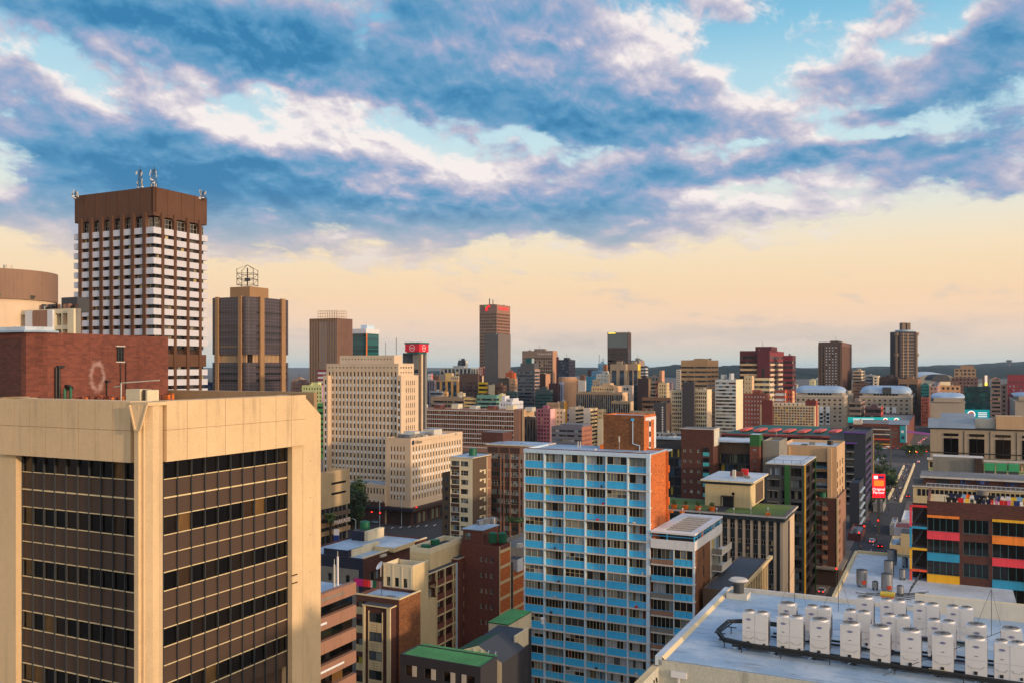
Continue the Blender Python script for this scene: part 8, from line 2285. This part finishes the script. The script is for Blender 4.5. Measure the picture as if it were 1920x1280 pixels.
 ('red-framed block under the ribbed tower, left of the cream stepped tower', 595, 612, 616, 692, 780, (130, 50, 56), 'ribbon', dict(gl='pane_pale', pz=4)),
 ('deep blue block seen between the banded tower and the dark glass tower', 370, 396, 398, 716, 500, (24, 40, 78), 'ribbon', dict(gl='glass_blue')),
]
for (lb, xl, xc, xr, yt, D, col, st, ex) in rows:
 ex = dict(ex); ex.setdefault('zmin', max(0, zat(870, D)))
 far(lb, xl, xc, xr, yt, D, col, st, **ex)
# round drum on the tan stone block, vertical sign, masts
def small_round(name, px, D, y0, y1, r, m, label, cat, top=None):
 b = MB(); b.cyl(0, 0, 0, zat(y1, D), r, m, 20, top=top); o = b.build(name); o.location = (*world(px, D), 0); tag(o, label, cat); return o
small_round('round_tower', 1064, 868, 0, 706, 9, wallmat((180, 140, 108)), 'round tan tower top on the stone block below the navy glass block', 'round tower', 'roof_white')
for px, D, y1, lb in ((1123.5, 1100, 664, 'thin aerial mast on the pale blue stepped tower'), (1132, 1120, 672, 'short aerial mast right of the pale blue stepped tower'), (1345, 1000, 679, 'far lattice mast beside the tall tan banded tower')):
 b = MB(); b.bar((0, 0, 0), (0, 0, zat(y1, D)), .55, 'dark_metal'); o = b.build('aerial_mast'); o.location = (*world(px, D), 0); tag(o, lb, 'aerial mast')
def vsign():
 D = 636; X, Y, W, Dp = solve(1249, 639, 1226, 1259)
 b = MB()
 rr = random.Random(3)
 for k in range(12): b.box(-.45, .45, -.15, 0, -k * 1.7 - 1.1, -k * 1.7, 'sign_white')
 for k in range(12): b.box(-.25, .2, -.16, 0, -k * 1.7 - .8, -k * 1.7 - .35, 'grey_dark')
 o = b.build('wall_sign'); o.location = (X - 2.6 * U[0] - .2 * V[0], Y - 2.6 * U[1] - .2 * V[1], zat(762, D)); o.rotation_euler = (0, 0, -YAW); tag(o, 'white vertical lettering on the dark grey blank slab', 'sign')
vsign()
# silver vaulted bank buildings
def silver(label, xl, xc, xr, yr, yw, D, parts):
 b = Bld('bank_building', label, 'office building', xc, D, xl, xr, yw)
 H, W, Dp = b.h, b.W, b.Dp; st = wallmat((168, 154, 136))
 cols = evenly(W, max(4, round(W / 5.5)), .45, 1.5, 1.5); rows = floors(H - 4, 4.4, .42, 4)
 b.panelled('F', 0, H, cols, rows, st, dep=.5, win=(2, 1, None, 'glass_dark')); b.panelled('R', 0, H, evenly(Dp, max(2, round(Dp / 6)), .4, 1, 1), rows, st, dep=.5, win=(2, 1, None, 'glass_dark'))
 b.shell(skip=('F', 'R'), wallm=st)
 a = MB(); a.box(-W + 3, -2, 1, Dp - 1, H - 1, H + 3.2, st); a.box(-W - .5, .5, -.5, Dp, H - 1.6, H - .7, 'slab_edge')
 for k in range(8): a.box(-W * .72 + k * W * .06, -W * .72 + k * W * .06 + W * .045, .9, 1.1, H + .4, H + 2.4, 'glass_black')
 a.build('attic', b.root)
 # barrel roof with rounded ends
 hr = zat(yr, D) - H - 3.0
 r = MB(); N = 10; M = 26; x0, x1, y0, y1 = -W - .5, .5, -.5, min(Dp, 34)
 def pt(i, j):
  a = pi * j / N; t = i / M; e = min(t, 1 - t) * (x1 - x0); q = min(1, e / 11.0); q = math.sqrt(max(0, 1 - (1 - q) ** 2))
  return (x0 + (x1 - x0) * t, (y0 + y1) / 2 - cos(a) * (y1 - y0) / 2 * (.55 + .45 * q), H + 3.0 + sin(a) ** .8 * hr * (.25 + .75 * q) if 0 < j < N else H + 2.6)
 for i in range(M):
  for j in range(N): r.face([pt(i, j), pt(i + 1, j), pt(i + 1, j + 1), pt(i, j + 1)], 'silver_roof')
 o = r.build('vaulted_roof', b.root)
 for p in o.data.polygons: p.use_smooth = True
 if parts:
  s = MB(); s.box(-W * .55, -W * .38, y0 - .5, y0 + 3, H + 2.5, H + 3 + hr * .8, 'grey_dark'); s.build('roof_window', b.root)
 for k in range(3 if W > 40 else 1):
  s = MB(); s.box(-W * .62 + k * W * .13, -W * .62 + k * W * .13 + W * .08, -.6, -.05, 3, H - 12, 'white_paint')
  for q in range(3): s.box(-W * .61 + k * W * .13, -W * .61 + k * W * .13 + W * .06, -.7, -.6, 5 + q * 4, 7.6 + q * 4, 'glass_dark')
  s.build('white_bay', b.root)
 b.finish(limit=60)
silver('long stone bank building with a silver vaulted roof, leftmost of the vaulted row', 1489, 1583, 1600, 723, 741, 960, 0)
silver('long stone bank building with a silver vaulted roof and grey skylight, middle of the row', 1612, 1708, 1730, 723, 742, 960, 1)
silver('small stone bank building with a short silver vaulted roof, right of the row', 1748, 1806, 1809, 733, 745, 950, 0)
silver('stone bank building with a silver roof cut by the right picture edge', 1893, 1990, 2010, 733, 744, 900, 0)
# stadium roofs far right
def stadium():
 D = 2000; X, Y = world(1756, D); b = MB(); N = 20; w = 40;
 for i in range(N):
  a0, a1 = pi * i / N, pi * (i + 1) / N
  b.face([(-w * cos(a0), 0, 0), (-w * cos(a1), 0, 0), (-w * cos(a1), 0, 11 + 14 * sin(a1) ** .6), (-w * cos(a0), 0, 11 + 14 * sin(a0) ** .6)], 'grey_wall')
  b.face([(-w * cos(a0), 0, 11 + 14 * sin(a0) ** .6), (-w * cos(a1), 0, 11 + 14 * sin(a1) ** .6), (-w * cos(a1), 60, 13 + 17 * sin(a1) ** .6), (-w * cos(a0), 60, 13 + 17 * sin(a0) ** .6)], 'roof_white')
 o = b.build('stadium'); o.location = (X, Y, zat(694, D) - 33); tag(o, 'far stadium with a long pale curved roof under the right-hand hills', 'stadium')
 D = 1350; X, Y = world(1765, D); b = MB(); w = 14
 for i in range(N):
  a0, a1 = pi * i / N, pi * (i + 1) / N
  for y0, y1 in ((0, 25),): b.face([(-w * cos(a0), y0, 6 + 9 * sin(a0)), (-w * cos(a1), y0, 6 + 9 * sin(a1)), (-w * cos(a1), y1, 6 + 9 * sin(a1)), (-w * cos(a0), y1, 6 + 9 * sin(a0))], 'roof_dark')
  b.face([(-w * cos(a0), 0, 4), (-w * cos(a1), 0, 4), (-w * cos(a1), 0, 6 + 9 * sin(a1)), (-w * cos(a0), 0, 6 + 9 * sin(a0))], 'roof_dark')
 b.box(-w, w, .2, 24, -40, 5.8, 'cream_pale')
 o = b.build('domed_hall'); o.location = (X, Y, zat(701, D) - 15); tag(o, 'dark arched hall roof over cream walls before the far stadium', 'hall')
stadium()
def water_tower():
 D = 7200; X, Y = world(1892, D); b = MB(); z = zat(684, D); b.cyl(0, 0, z - 60, z + 22, 7, wallmat((96, 84, 96)), 10); b.cyl(0, 0, z + 18, z + 34, 7, wallmat((96, 84, 96)), 14, r1=24); b.cyl(0, 0, z + 34, z + 42, 24, wallmat((96, 84, 96)), 14, r1=18); o = b.build('water_tower'); o.location = (X, Y, 0); tag(o, 'mushroom-shaped water tower on the right-hand hill crest', 'water tower')
 D = 1150; b = MB(); b.box(-1.6, 1.6, -.5, 0, 0, 13, 'sign_white'); b.box(-1.4, 1.4, -.6, -.5, 0, 3.6, 'lamp_yellow'); o = b.build('wall_sign'); o.location = (*world(1848.5, 1148), zat(722, 1148)); tag(o, 'vertical white sign with a yellow foot on the grey tower at right', 'sign')
water_tower()
# teal billboards with a coffee cup
def teal_board(label, x0, x1, y0, y1, D, cups, yaw=-8):
 X, Y = world(x0, D); w = (x1 - x0) / F * D / cos(radians(yaw)); z0, z1 = zat(y1, D), zat(y0, D)
 r = empty('billboard', (X, Y, 0), radians(yaw)); tag(r, label, 'billboard', None)
 m = MB(); m.box(0, w, 0, .5, z0, z1, 'board_teal'); m.build('panel', r)
 h = z1 - z0
 for c in cups:
  m = MB(); m.cyl(0, 0, 0, .1, h * .40, 'board_white', 18); m.cyl(0, 0, .1, .18, h * .29, 'board_coffee', 18); o = m.build('cup_picture', r); o.rotation_euler = (pi / 2, 0, 0); o.location = (w * c, -.02, z0 + h * .5)
 m = MB()
 for k in range(3): m.box(w * (.10 if w > 40 else .55), w * (.5 if w > 40 else .9), -.08, 0, z0 + h * (.25 + k * .2), z0 + h * (.32 + k * .2), 'board_white')
 m.build('text_lines', r, kind='stuff')
 m = MB(); m.box(w * .2, w * .23, .2, .6, 0, z0, 'dark_metal'); m.box(w * .8, w * .83, .2, .6, 0, z0, 'dark_metal'); m.build('post', r)
teal_board('long lit turquoise billboard with cup pictures, before the middle silver-roofed building', 1590, 1682, 781, 791.5, 820, (.72, .93))
teal_board('lit teal billboard with a coffee cup, below the dark teal glass block', 1808, 1852, 767, 785, 900, (.28,))
# brick parking building and mural by the street end
def brick_parking():
 D = 735
 b = simple('parking_garage', 'brick parking building with red and yellow floor edges and turquoise mural, at the street end', 'parking garage', 1702, D, 1600, 1716, 795, wm='brick_red', rm='roof_grey', fin=False)
 for j in range(4):
  m = MB(); m.box(-b.W * .97, -b.W * .34, -.5, 0, b.h - 4.2 - j * 4, b.h - 2.2 - j * 4, 'brown_dark'); m.build('open_deck', b.root)
  m = MB(); m.box(-b.W * .99, -b.W * .32, -.9, -.3, b.h - 5 - j * 4, b.h - 4.2 - j * 4, ('slab_edge', 'slab_edge', 'p_coral', 'p_yellow')[j]); m.build('floor_edge', b.root)
 m = MB(); m.box(-b.W * .14, -b.W * .04, -.3, -.02, b.h - 15, b.h - 1, 'mural_teal'); m.box(-b.W * .035, -b.W * .01, -.3, -.02, b.h - 15, b.h - .5, 'white_paint'); m.box(-b.W * .12, -b.W * .07, -.35, -.3, b.h - 7, b.h - 5, 'sign_white'); m.box(-b.W * .11, -b.W * .06, -.35, -.3, b.h - 12, b.h - 9.6, 'navy_wall'); m.build('mural', b.root)
 m = MB(); m.box(-b.W * 1.0, -b.W * .84, -1, 6, b.h - .9, b.h + 2.4, 'off_white'); m.build('plant_room', b.root)
 m = MB(); m.face([(-b.W * .35, -1, b.h - .2), (1, -1, b.h - .2), (1, 9, b.h + 3), (-b.W * .35, 9, b.h + 3)], 'roof_metal'); m.build('curved_roof', b.root)
 b.finish()
 m = MB(); m.bar((0, 0, 0), (21, -9, -2.2), 1.5, 'purple_pipe'); o = m.build('footbridge'); o.location = (*world(1700, 720), zat(808, 720)); tag(o, 'purple enclosed footbridge right of the brick parking building', 'footbridge')
 m = MB(); m.box(0, 20, 0, 6, 0, 4.4, 'brown_dark', top='p_yellow'); o = m.build('canopy_hall'); o.location = (*world(1704, 700), 0); o.rotation_euler = (0, 0, -YAW); tag(o, 'long low canopy with a yellow roof before the brick parking building', 'canopy')
 m = MB(); m.box(0, 60, 0, 40, 6, 11, 'brown_dark', top='roof_red'); o = m.build('market_roof'); o.location = (*world(1520, 560), 20); o.rotation_euler = (0, 0, -YAW)
 bpy.data.objects.remove(o)
brick_parking()
# sloping green hall roof with salmon roof lights
def hall_roof():
 D = 436; X, Y, W, Dp = solve(1556, D, 1352, 1558); z0, z1 = zat(817, D) - .3, zat(799, D + 34); L = 36.0; s = (z1 - z0) / L
 b = MB(); b.face([(-W, 0, z0), (0, 0, z0), (-4, L, z1), (-W + 14, L, z1)], 'roof_teal'); b.face([(-W, 0, 0), (0, 0, 0), (0, 0, z0), (-W, 0, z0)], 'brick_dark'); b.face([(0, 0, 0), (-4, L, 0), (-4, L, z1), (0, 0, z0)], 'brick_dark'); b.box(-W * .62, 0, -.5, -.1, z0 - .5, z0 + .5, 'roof_pink')
 o = b.build('market_hall'); o.location = (X, Y, 0); o.rotation_euler = (0, 0, -YAW); tag(o, 'large market hall with a sloping green ribbed roof and salmon edge', 'hall')
 for i in range(7):
  x = -W + 8 + i * 7.2; y = 6 + (i > 4) * 3; b = MB(); b.prism([(0, 0), (3.4, 0), (5.4, 9), (2.0, 9)], 0, .9, 'roof_pink')
  o = b.build('roof_light'); b_ = (x, y, z0 + s * y + .6); o.location = (X + x * U[0] + y * V[0], Y + x * U[1] + y * V[1], b_[2]); o.rotation_euler = (math.atan(s), 0, -YAW)
  tag(o, 'salmon-red roof light on the green hall roof, %s from the left' % ('first', 'second', 'third', 'fourth', 'fifth', 'sixth', 'seventh')[i], 'roof light', 'salmon roof lights on the green hall')
hall_roof()
# ------------------------------------------------------------------ filler blocks of the far city
def fillers():
 rr = random.Random(33)
 pal = [(TAN, 'tan'), (BEI, 'beige'), (CRM, 'cream'), (BRN, 'brown'), (GRY, 'grey'), (DGR, 'dark grey'), (WHT, 'white'), (RBR, 'brick-red'), ((150, 112, 96), 'rusty')]
 cells = {}
 n = 0
 for _ in range(6000):
  if n >= 250: break
  D = 770 * math.exp(rr.random() * 1.45); px = rr.uniform(600, 1930)
  if px > 1500 and D < 1250 or 960 < px < 1140 and D < 800: continue
  X, Y = world(px, D); u, v = X * U[0] + Y * U[1], X * V[0] + Y * V[1]
  if -24 < u < -4 or -226 < u < -200: continue
  k = (round(u / 34), round(v / 34))
  if k in cells: continue
  h = rr.choice([8, 12, 12, 16, 20, 24, 30])
  ytop = HY + (EYE - h) * F / D
  if ytop < 694: continue
  cells[k] = 1
  w = rr.uniform(14, 28); d = rr.uniform(12, 26)
  c, cn = rr.choice(pal)
  st = rr.choice(['punch', 'punch', 'ribbon'])
  xr = px; xl = px - w * F / D * .9
  dd = 'nearer' if D < 900 else 'middle-distance' if D < 1500 else 'far'
  far('low %s flat-roofed block among the crowded %s roofs' % (cn, dd), xl, px, px + 1, ytop, D, tuple(min(255, max(0, q + rr.randint(-14, 14))) // 12 * 12 for q in c), st, depth=d,
   px=4, pz=4, fx=.5, fz=.45, cap=1.5, group='low %s blocks of the %s city' % (cn, dd), name='city_building', roof=rr.choice(['roof_grey', 'roof_blue', 'roof_dark', 'brick_red', 'roof_metal']))
  n += 1
fillers()
# ------------------------------------------------------------------ trees
def leafy(mb, cx, cy, cz, rx, rz, n, s, mats, rr, lumps=9):
 L = [(rr.gauss(0, .5), rr.gauss(0, .5), rr.uniform(-.6, .7), rr.uniform(.3, .55)) for _ in range(lumps)]
 for i in range(n):
  l = L[i % lumps]
  while True:
   a, b, c = rr.uniform(-1, 1), rr.uniform(-1, 1), rr.uniform(-1, 1)
   if a * a + b * b + c * c <= 1: break
  x = cx + (l[0] + a * l[3]) * rx; y = cy + (l[1] + b * l[3]) * rx; z = cz + (l[2] + c * l[3]) * rz
  t, p = rr.uniform(0, 6.28), rr.uniform(-.9, .9); q = s * rr.uniform(.6, 1.3)
  e = (cos(t) * q, sin(t) * q, p * q * .5); f = (-sin(t) * q * .6, cos(t) * q * .6, rr.uniform(-.5, .5) * q)
  mb.face([(x - e[0], y - e[1], z - e[2]), (x + f[0], y + f[1], z + f[2]), (x + e[0], y + e[1], z + e[2]), (x - f[0], y - f[1], z - f[2])], mats[i % lumps % len(mats)])
def tree(px, yb, h, r, label, n=900, s=.4, seed=1, D=None, z0=0.0, mats=('leaf_c', 'leaf_b', 'leaf_a', 'leaf_c')):
 D = D or EYE * F / (yb - HY); rr = random.Random(seed)
 o = empty('tree', (*world(px, D), z0)); tag(o, label, 'tree')
 t = MB(); t.cyl(0, 0, 0, h * .45, h * .035 + .08, 'bark', 8, r1=h * .025)
 for k in range(5):
  a = k * 1.3 + seed; t.bar((0, 0, h * .35), (cos(a) * r * .5, sin(a) * r * .5, h * .68), h * .02 + .05, 'bark')
 t.build('trunk', o)
 c = MB(); leafy(c, 0, 0, h * .62, r, h * .42, n, s, mats, rr); c.build('crown', o)
tree(672, 990, 21, 7.5, 'big dark street tree right of the parkade', 2600, .55, 3, D=352)
tree(662, 1000, 14, 5, 'smaller dark tree beside the big street tree', 1300, .5, 9, D=340)
tree(1643, 948, 9, 6, 'round dark tree left of the walled footway', 1300, .5, 5)
tree(1660, 925, 10, 6, 'darker tree behind the round one by the walled footway', 1300, .5, 6)
tree(1672, 905, 9, 5, 'light green tree nearest the far end of the walled footway', 900, .5, 7, mats=('leaf_a', 'leaf_d', 'leaf_b'))
tree(1650, 900, 12, 7, 'tall dark tree at the back of the footway trees', 1200, .6, 8)
for i, (px, y) in enumerate(((1704, 850), (1716, 849), (1728, 847), (1636, 866), (1646, 842))):
 tree(px, y + 6, 8, 6, 'clipped green tree by the far car park, ' + ('left', 'middle', 'right', 'front', 'back')[i] + ' one', 500, .8, 20 + i, mats=('leaf_b', 'leaf_a'))
for i, px in enumerate(range(1036, 1130, 11)):
 tree(px, 0, 9, 6.5, 'dark green tree in the row before the classroom block, %s from the left' % ('first', 'second', 'third', 'fourth', 'fifth', 'sixth', 'seventh', 'eighth', 'ninth')[i], 420, .8, 40 + i, D=545 - i * 3, z0=9, mats=('leaf_c', 'leaf_b', 'leaf_c'))
tree(1009, 0, 8, 5, 'lone dark tree below the pink apartment block', 400, .7, 71, D=600, z0=8)
tree(1563, 0, 9, 7, 'dark tree between cream grid slab and brick parking building', 500, .8, 72, D=560)
def palm(px, D, h, label, seed):
 rr = random.Random(seed); o = empty('palm_tree', (*world(px, D), 0)); tag(o, label, 'palm tree', 'palms before the parkade')
 t = MB(); t.cyl(0, 0, 0, h, .55, 'bark', 10, r1=.42); t.build('trunk', o)
 c = MB()
 for k in range(70):
  a = rr.uniform(0, 6.28); e0 = rr.uniform(-.5, 1.3); L = rr.uniform(2.2, 3.2); p = (0, 0, h);
  for j in range(5):
   e = e0 - j * .35; q = (p[0] + cos(a) * cos(e) * L / 5, p[1] + sin(a) * cos(e) * L / 5, p[2] + sin(e) * L / 5); w = .42 * (1 - j / 6)
   col = ('leaf_b', 'leaf_a', 'leaf_d')[k % 3]
   c.face([(p[0] - sin(a) * w, p[1] + cos(a) * w, p[2] - .1), (q[0] - sin(a) * w * .8, q[1] + cos(a) * w * .8, q[2] - .1), q, p], col); c.face([p, q, (q[0] + sin(a) * w * .8, q[1] - cos(a) * w * .8, q[2] - .1), (p[0] + sin(a) * w, p[1] - cos(a) * w, p[2] - .1)], col); p = q
 c.build('crown', o)
palm(620, 318, 12.5, 'palm with a full round head before the parkade, right one', 1)
palm(605, 322, 14.5, 'palm before the parkade, left one, half hidden by the beige block', 2)
h = MB(); leafy(h, 0, 0, 1.2, 9, 1.6, 1600, .35, ('leaf_b', 'leaf_c', 'leaf_a'), random.Random(5), 26); o = h.build('shrubbery'); o.location = (*world(622, 300), 0); tag(o, 'low green planting along the kerb below the palms', 'shrubs', kind='stuff')
h = MB(); leafy(h, 0, 0, .6, 3, .8, 700, .35, ('leaf_a', 'leaf_b', 'leaf_d'), random.Random(6), 20); o = h.build('shrubbery'); o.location = (*world(968, 262), 20.4); tag(o, 'green hedge on the roof edge left of the blue flats', 'hedge', kind='stuff')
# ------------------------------------------------------------------ cars, people, lights
def car_proto(c):
 m = wallmat(c); r = empty('car', (0, 0, -300)); b = MB()
 prof = [(-2.15, .3), (2.15, .3), (2.2, .75), (1.2, .92), (.55, 1.42), (-1.1, 1.42), (-1.9, .98), (-2.2, .9)]
 for sy in (-.85, .85): b.face([(x, sy, z) for x, z in (prof if sy < 0 else prof[::-1])], m)
 for i in range(8): p, q = prof[i], prof[(i + 1) % 8]; b.face([(p[0], .85, p[1]), (q[0], .85, q[1]), (q[0], -.85, q[1]), (p[0], -.85, p[1])][::-1], m)
 b.build('body', r); g = MB()
 g.face([(.6, -.75, 1.38), (.6, .75, 1.38), (1.16, .75, .97), (1.16, -.75, .97)][::-1], 'glass_black'); g.face([(-1.15, -.75, 1.38), (-1.15, .75, 1.38), (-1.86, .75, 1.03), (-1.86, -.75, 1.03)], 'glass_black')
 for sy in (-.862, .862): g.face([(-1.6, sy, .98), (1.0, sy, .98), (.5, sy, 1.34), (-1.0, sy, 1.34)][::(1 if sy < 0 else -1)], 'glass_black')
 for v in range(len(g.v)): g.v[v] = (g.v[v][0], g.v[v][1], g.v[v][2] + .02)
 g.build('windows', r)
 for x in (-1.35, 1.35):
  for y in (-.8, .8):
   w = MB(); w.cyl(0, 0, -.1, .1, .31, 'black_steel', 12); o = w.build('wheel', r); o.rotation_euler = (pi / 2, 0, 0); o.location = (x, y, .31)
 for y in (-.6, .6):
  w = MB(); w.box(-2.23, -2.19, y - .15, y + .15, .66, .82, 'lamp_red'); w.build('tail_light', r)
  w = MB(); w.box(2.17, 2.22, y - .15, y + .15, .58, .72, 'lamp_white'); w.build('headlight', r)
 note(r); return r
CARS = {k: car_proto(c) for k, c in (('white', (206, 208, 210)), ('dark grey', (44, 46, 52)), ('dark red', (96, 26, 28)), ('silver', (150, 154, 158)), ('pale blue', (112, 150, 170)))}
def car(c, px, py, ang, label, g='cars on the streets', D=None):
 D = D or EYE * F / (py - HY); tag(copy_tree(CARS[c], (*world(px, D), .04), radians(ang)), label, 'car', g)
car('white', 1635, 1016, 64, 'white car on the street below the red billboard'); car('dark red', 1651, 1025, 64, 'dark red car right behind the white one on the street')
car('pale blue', 1554, 1093, 64, 'pale blue car at the near end of the street'); car('dark grey', 1703, 931, 64, 'dark car alone beside the walled footway')
car('pale blue', 706, 980, -12, 'pale blue car waiting at the junction by the traffic light'); car('white', 721, 979, -12, 'white car just behind the pale blue one at the junction'); car('dark grey', 750, 981, 170, 'dark car crossing the junction right of the traffic light')
car('white', 1722, 866, 60, 'white car at the far street junction'); car('silver', 1541, 1110, 64, 'silver car at the bottom of the street, partly hidden')
rr = random.Random(2); W5 = ['first', 'second', 'third', 'fourth', 'fifth', 'sixth', 'seventh', 'eighth']
for i in range(8): car(rr.choice(list(CARS)), 1650 + i * 7.5, 838 + (i % 2) * 3, 10, 'parked car in the far car park, %s from the left' % W5[i], 'cars parked in the far car park')
for i in range(6): car('white' if i % 2 == 0 else 'silver', 1716 + i * 4, 836 - i * 3, 60, 'car in the far queue by the footbridge, %s from the front' % W5[i], 'cars queuing by the footbridge')
for P_ in CARS.values():
 for ch in CH[P_.name]: bpy.data.objects.remove(ch)
 bpy.data.objects.remove(P_)
def wallseg(name, u0, v0, u1, v1, h, label):
 b = MB(); a, c = uvw(u0, v0), uvw(u1, v1); n = max(2, int(math.dist(a, c) / 4)); b.bar((*a, h * .5), (*c, h * .5), h * .9, 'cream_pale')
 for k in range(n + 1): t = k / n; b.box(a[0] + (c[0] - a[0]) * t - .35, a[0] + (c[0] - a[0]) * t + .35, a[1] + (c[1] - a[1]) * t - .35, a[1] + (c[1] - a[1]) * t + .35, 0, h + .35, 'cream_pale')
 tag(b.build(name), label, 'wall')
wallseg('low_wall', -27, 480, -26.6, 640, 1.3, 'low cream wall along the left side of the crowded footway')
wallseg('low_wall', -21.4, 474, -20.9, 655, 1.3, 'low cream wall along the right side of the crowded footway')
sheet('footway', rect(-26.5, -21.4, 470, 655), .03, 'paving')
def person_mesh(c, k):
 b = MB(); m = wallmat(c); s = wallmat((92, 60, 46))
 b.prism([(-.1, -.08), (.02, -.09), (.04, .1), (-.1, .08)], 0, .85, wallmat((40, 44, 60))); b.prism([(-.02, -.1 + .2 * k), (.12, -.1 + .2 * k), (.12, .06 + .2 * k), (-.02, .06 + .2 * k)], 0, .83, wallmat((40, 44, 60)))
 b.prism([(-.22, -.12), (.22, -.12), (.22, .12), (-.22, .12)], .83, 1.45, m); b.cyl(0, 0, 1.45, 1.55, .06, s, 8); b.cyl(0, 0, 1.52, 1.76, .1, s, 10, r1=.09); b.bar((-.24, 0, 1.42), (-.3, .1, .85), .09, m); b.bar((.24, 0, 1.42), (.3, -.1, .85), .09, m)
 return b.mesh('person')
PM = [(n, person_mesh(c, i % 2)) for i, (n, c) in enumerate((('dark', (40, 40, 48)), ('white', (206, 206, 204)), ('red', (170, 40, 40)), ('blue', (50, 80, 140)), ('tan', (170, 130, 100))))]
for i in range(70):
 n, me = PM[rr.randrange(5)]; o = bpy.data.objects.new('person', me); COL.objects.link(o)
 if i < 50: q = (rr.uniform(-26, -21.8), rr.uniform(478, 650)); w = 'footway'
 else: q = (rr.uniform(-36, -24), rr.uniform(345, 465)); w = 'street'
 o.location = (*uvw(*q), .14 if w == 'footway' else .04); o.rotation_euler = (0, 0, rr.uniform(0, 6)); tag(o, 'person in %s clothes walking %s' % (n, 'between the low cream walls' if w == 'footway' else 'on the street by the billboard'), 'person', 'people in %s clothes on the %s' % (n, w))
def signal(px, py, label, h=5.5, col='lamp_red', D=None, arm=0):
 D = D or EYE * F / (py - HY); o = empty('traffic_light', (*world(px, D), 0)); tag(o, label, 'traffic light', 'traffic lights')
 b = MB(); b.bar((0, 0, 0), (0, 0, h), .16, 'dark_metal'); b.build('pole', o)
 b = MB(); b.box(-.22, .22, -.2, .15, h - .1, h + 1.1, 'black_steel'); b.build('signal_head', o)
 b = MB(); b.cyl(0, 0, 0, .08, .24, col, 12); q = b.build('lamp', o); q.rotation_euler = (pi / 2, 0, 0); q.location = (0, -.2, h + .8)
signal(1620, 1017, 'traffic light left of the white car on the street'); signal(1610, 1030, 'nearest traffic light at the street corner'); signal(1646, 1005, 'traffic light over the middle of the street')
signal(1568, 1105, 'traffic light at the very bottom of the street'); signal(675, 990, 'traffic light between parkade and junction'); signal(713, 992, 'traffic light in front of the waiting cars', 6); signal(781, 985, 'traffic light right of the crossing dark car', 7); signal(697, 985, 'small traffic light left of the waiting cars', 5)
for i, px in enumerate((1705, 1717, 1737)): signal(px, 862, 'traffic light at the far end of the footway, ' + ('left', 'middle', 'right')[i], 5.5, ('lamp_amber', 'lamp_amber', 'lamp_red')[i])
signal(1719, 868, 'red light over the far street junction', 7); signal(1556, 828, 'red light below the cream grid slab', 8, D=600)
def lamp(px, D, h, label, dx=2.2):
 o = empty('street_lamp', (*world(px, D), 0)); tag(o, label, 'street lamp', 'street lamps'); b = MB(); b.bar((0, 0, 0), (0, 0, h), .18, 'pale_frame'); b.build('pole', o)
 b = MB(); b.bar((0, 0, h), (-dx * .5, 0, h + .7), .14, 'pale_frame'); b.bar((-dx * .5, 0, h + .7), (-dx, 0, h + .5), .14, 'pale_frame'); b.box(-dx - .6, -dx, -.15, .15, h + .38, h + .56, 'off_white'); b.build('arm', o)
lamp(631, 272, 9.5, 'curved street lamp over the road below the parkade', 2.4); lamp(712, 366, 11, 'street lamp beside the junction traffic light', 3); lamp(753, 372, 11, 'street lamp before the arcade of the corner block'); lamp(667, 338, 8, 'street lamp in front of the big street tree')
b = MB(); b.box(-.9, .9, -.1, .1, 4, 11.5, 'sign_white'); b.box(-.9, .9, -.12, -.1, 5.5, 9.5, 'ac_blue'); b.bar((0, 0, 0), (0, 0, 4), .25, 'dark_metal'); o = b.build('sign_pylon'); o.location = (*world(631, 300), 0); tag(o, 'tall white and blue sign pylon below the PARKADE lettering', 'sign')
# floodlight mast in the trees, shops in the car park
b = MB(); b.bar((0, 0, 0), (0, 0, 27), .7, 'dark_metal'); b.box(-4, 4, -1, 1, 24, 25, 'black_steel'); b.box(-2, 2, -4, 4, 22, 22.6, 'black_steel'); o = b.build('floodlight_mast'); o.location = (*world(1670, 560), 0); tag(o, 'dark floodlight mast standing among the footway trees', 'mast')
for i, (x0, x1, yt, D, c, rf) in enumerate(((1637, 1654, 862, 610, (120, 128, 136), 'roof_white'), (1637, 1650, 884, 540, (110, 116, 124), 'roof_blue'), (1637, 1656, 944, 405, (130, 130, 130), 'roof_white'), (1659, 1668, 913, 470, (60, 60, 66), 'roof_blue'), (1590, 1614, 1000, 338, (104, 56, 52), 'roof_metal'), (1668, 1678, 985, 350, (150, 150, 150), 'roof_white'), (1500, 1560, 842, 520, (92, 76, 70), 'roof_dark'))):
 far('low shed with a %s roof beside the street, %s of the street-side sheds' % ('pale' if rf != 'roof_dark' else 'dark', ('farthest', 'second farthest', 'middle', 'dark narrow one', 'brick-red one', 'smallest', 'large brown one')[i]), x0, x1, x1 + 2, yt, D, c, 'blank', depth=22, roof=rf, name='shed', box=[])
# ------------------------------------------------------------------ haze
hm = bpy.data.materials.new('haze_air'); hm.use_nodes = True; T = NT(hm.node_tree); T.n.clear()
pv = T.new('ShaderNodeVolumePrincipled'); pv.inputs['Color'].default_value = (.62, .82, 1, 1); pv.inputs['Density'].default_value = 0.00003; pv.inputs['Anisotropy'].default_value = .2
mo = T.new('ShaderNodeOutputMaterial'); T.l.new(pv.outputs[0], mo.inputs['Volume'])
MATS['haze_air'] = hm
hz = MB(); hz.box(-9500, 9500, -60, 9700, -25, 260, 'haze_air'); o = hz.build('haze'); o['kind'] = 'stuff'; tag(o, 'thin bluish evening haze over the whole city', 'haze')
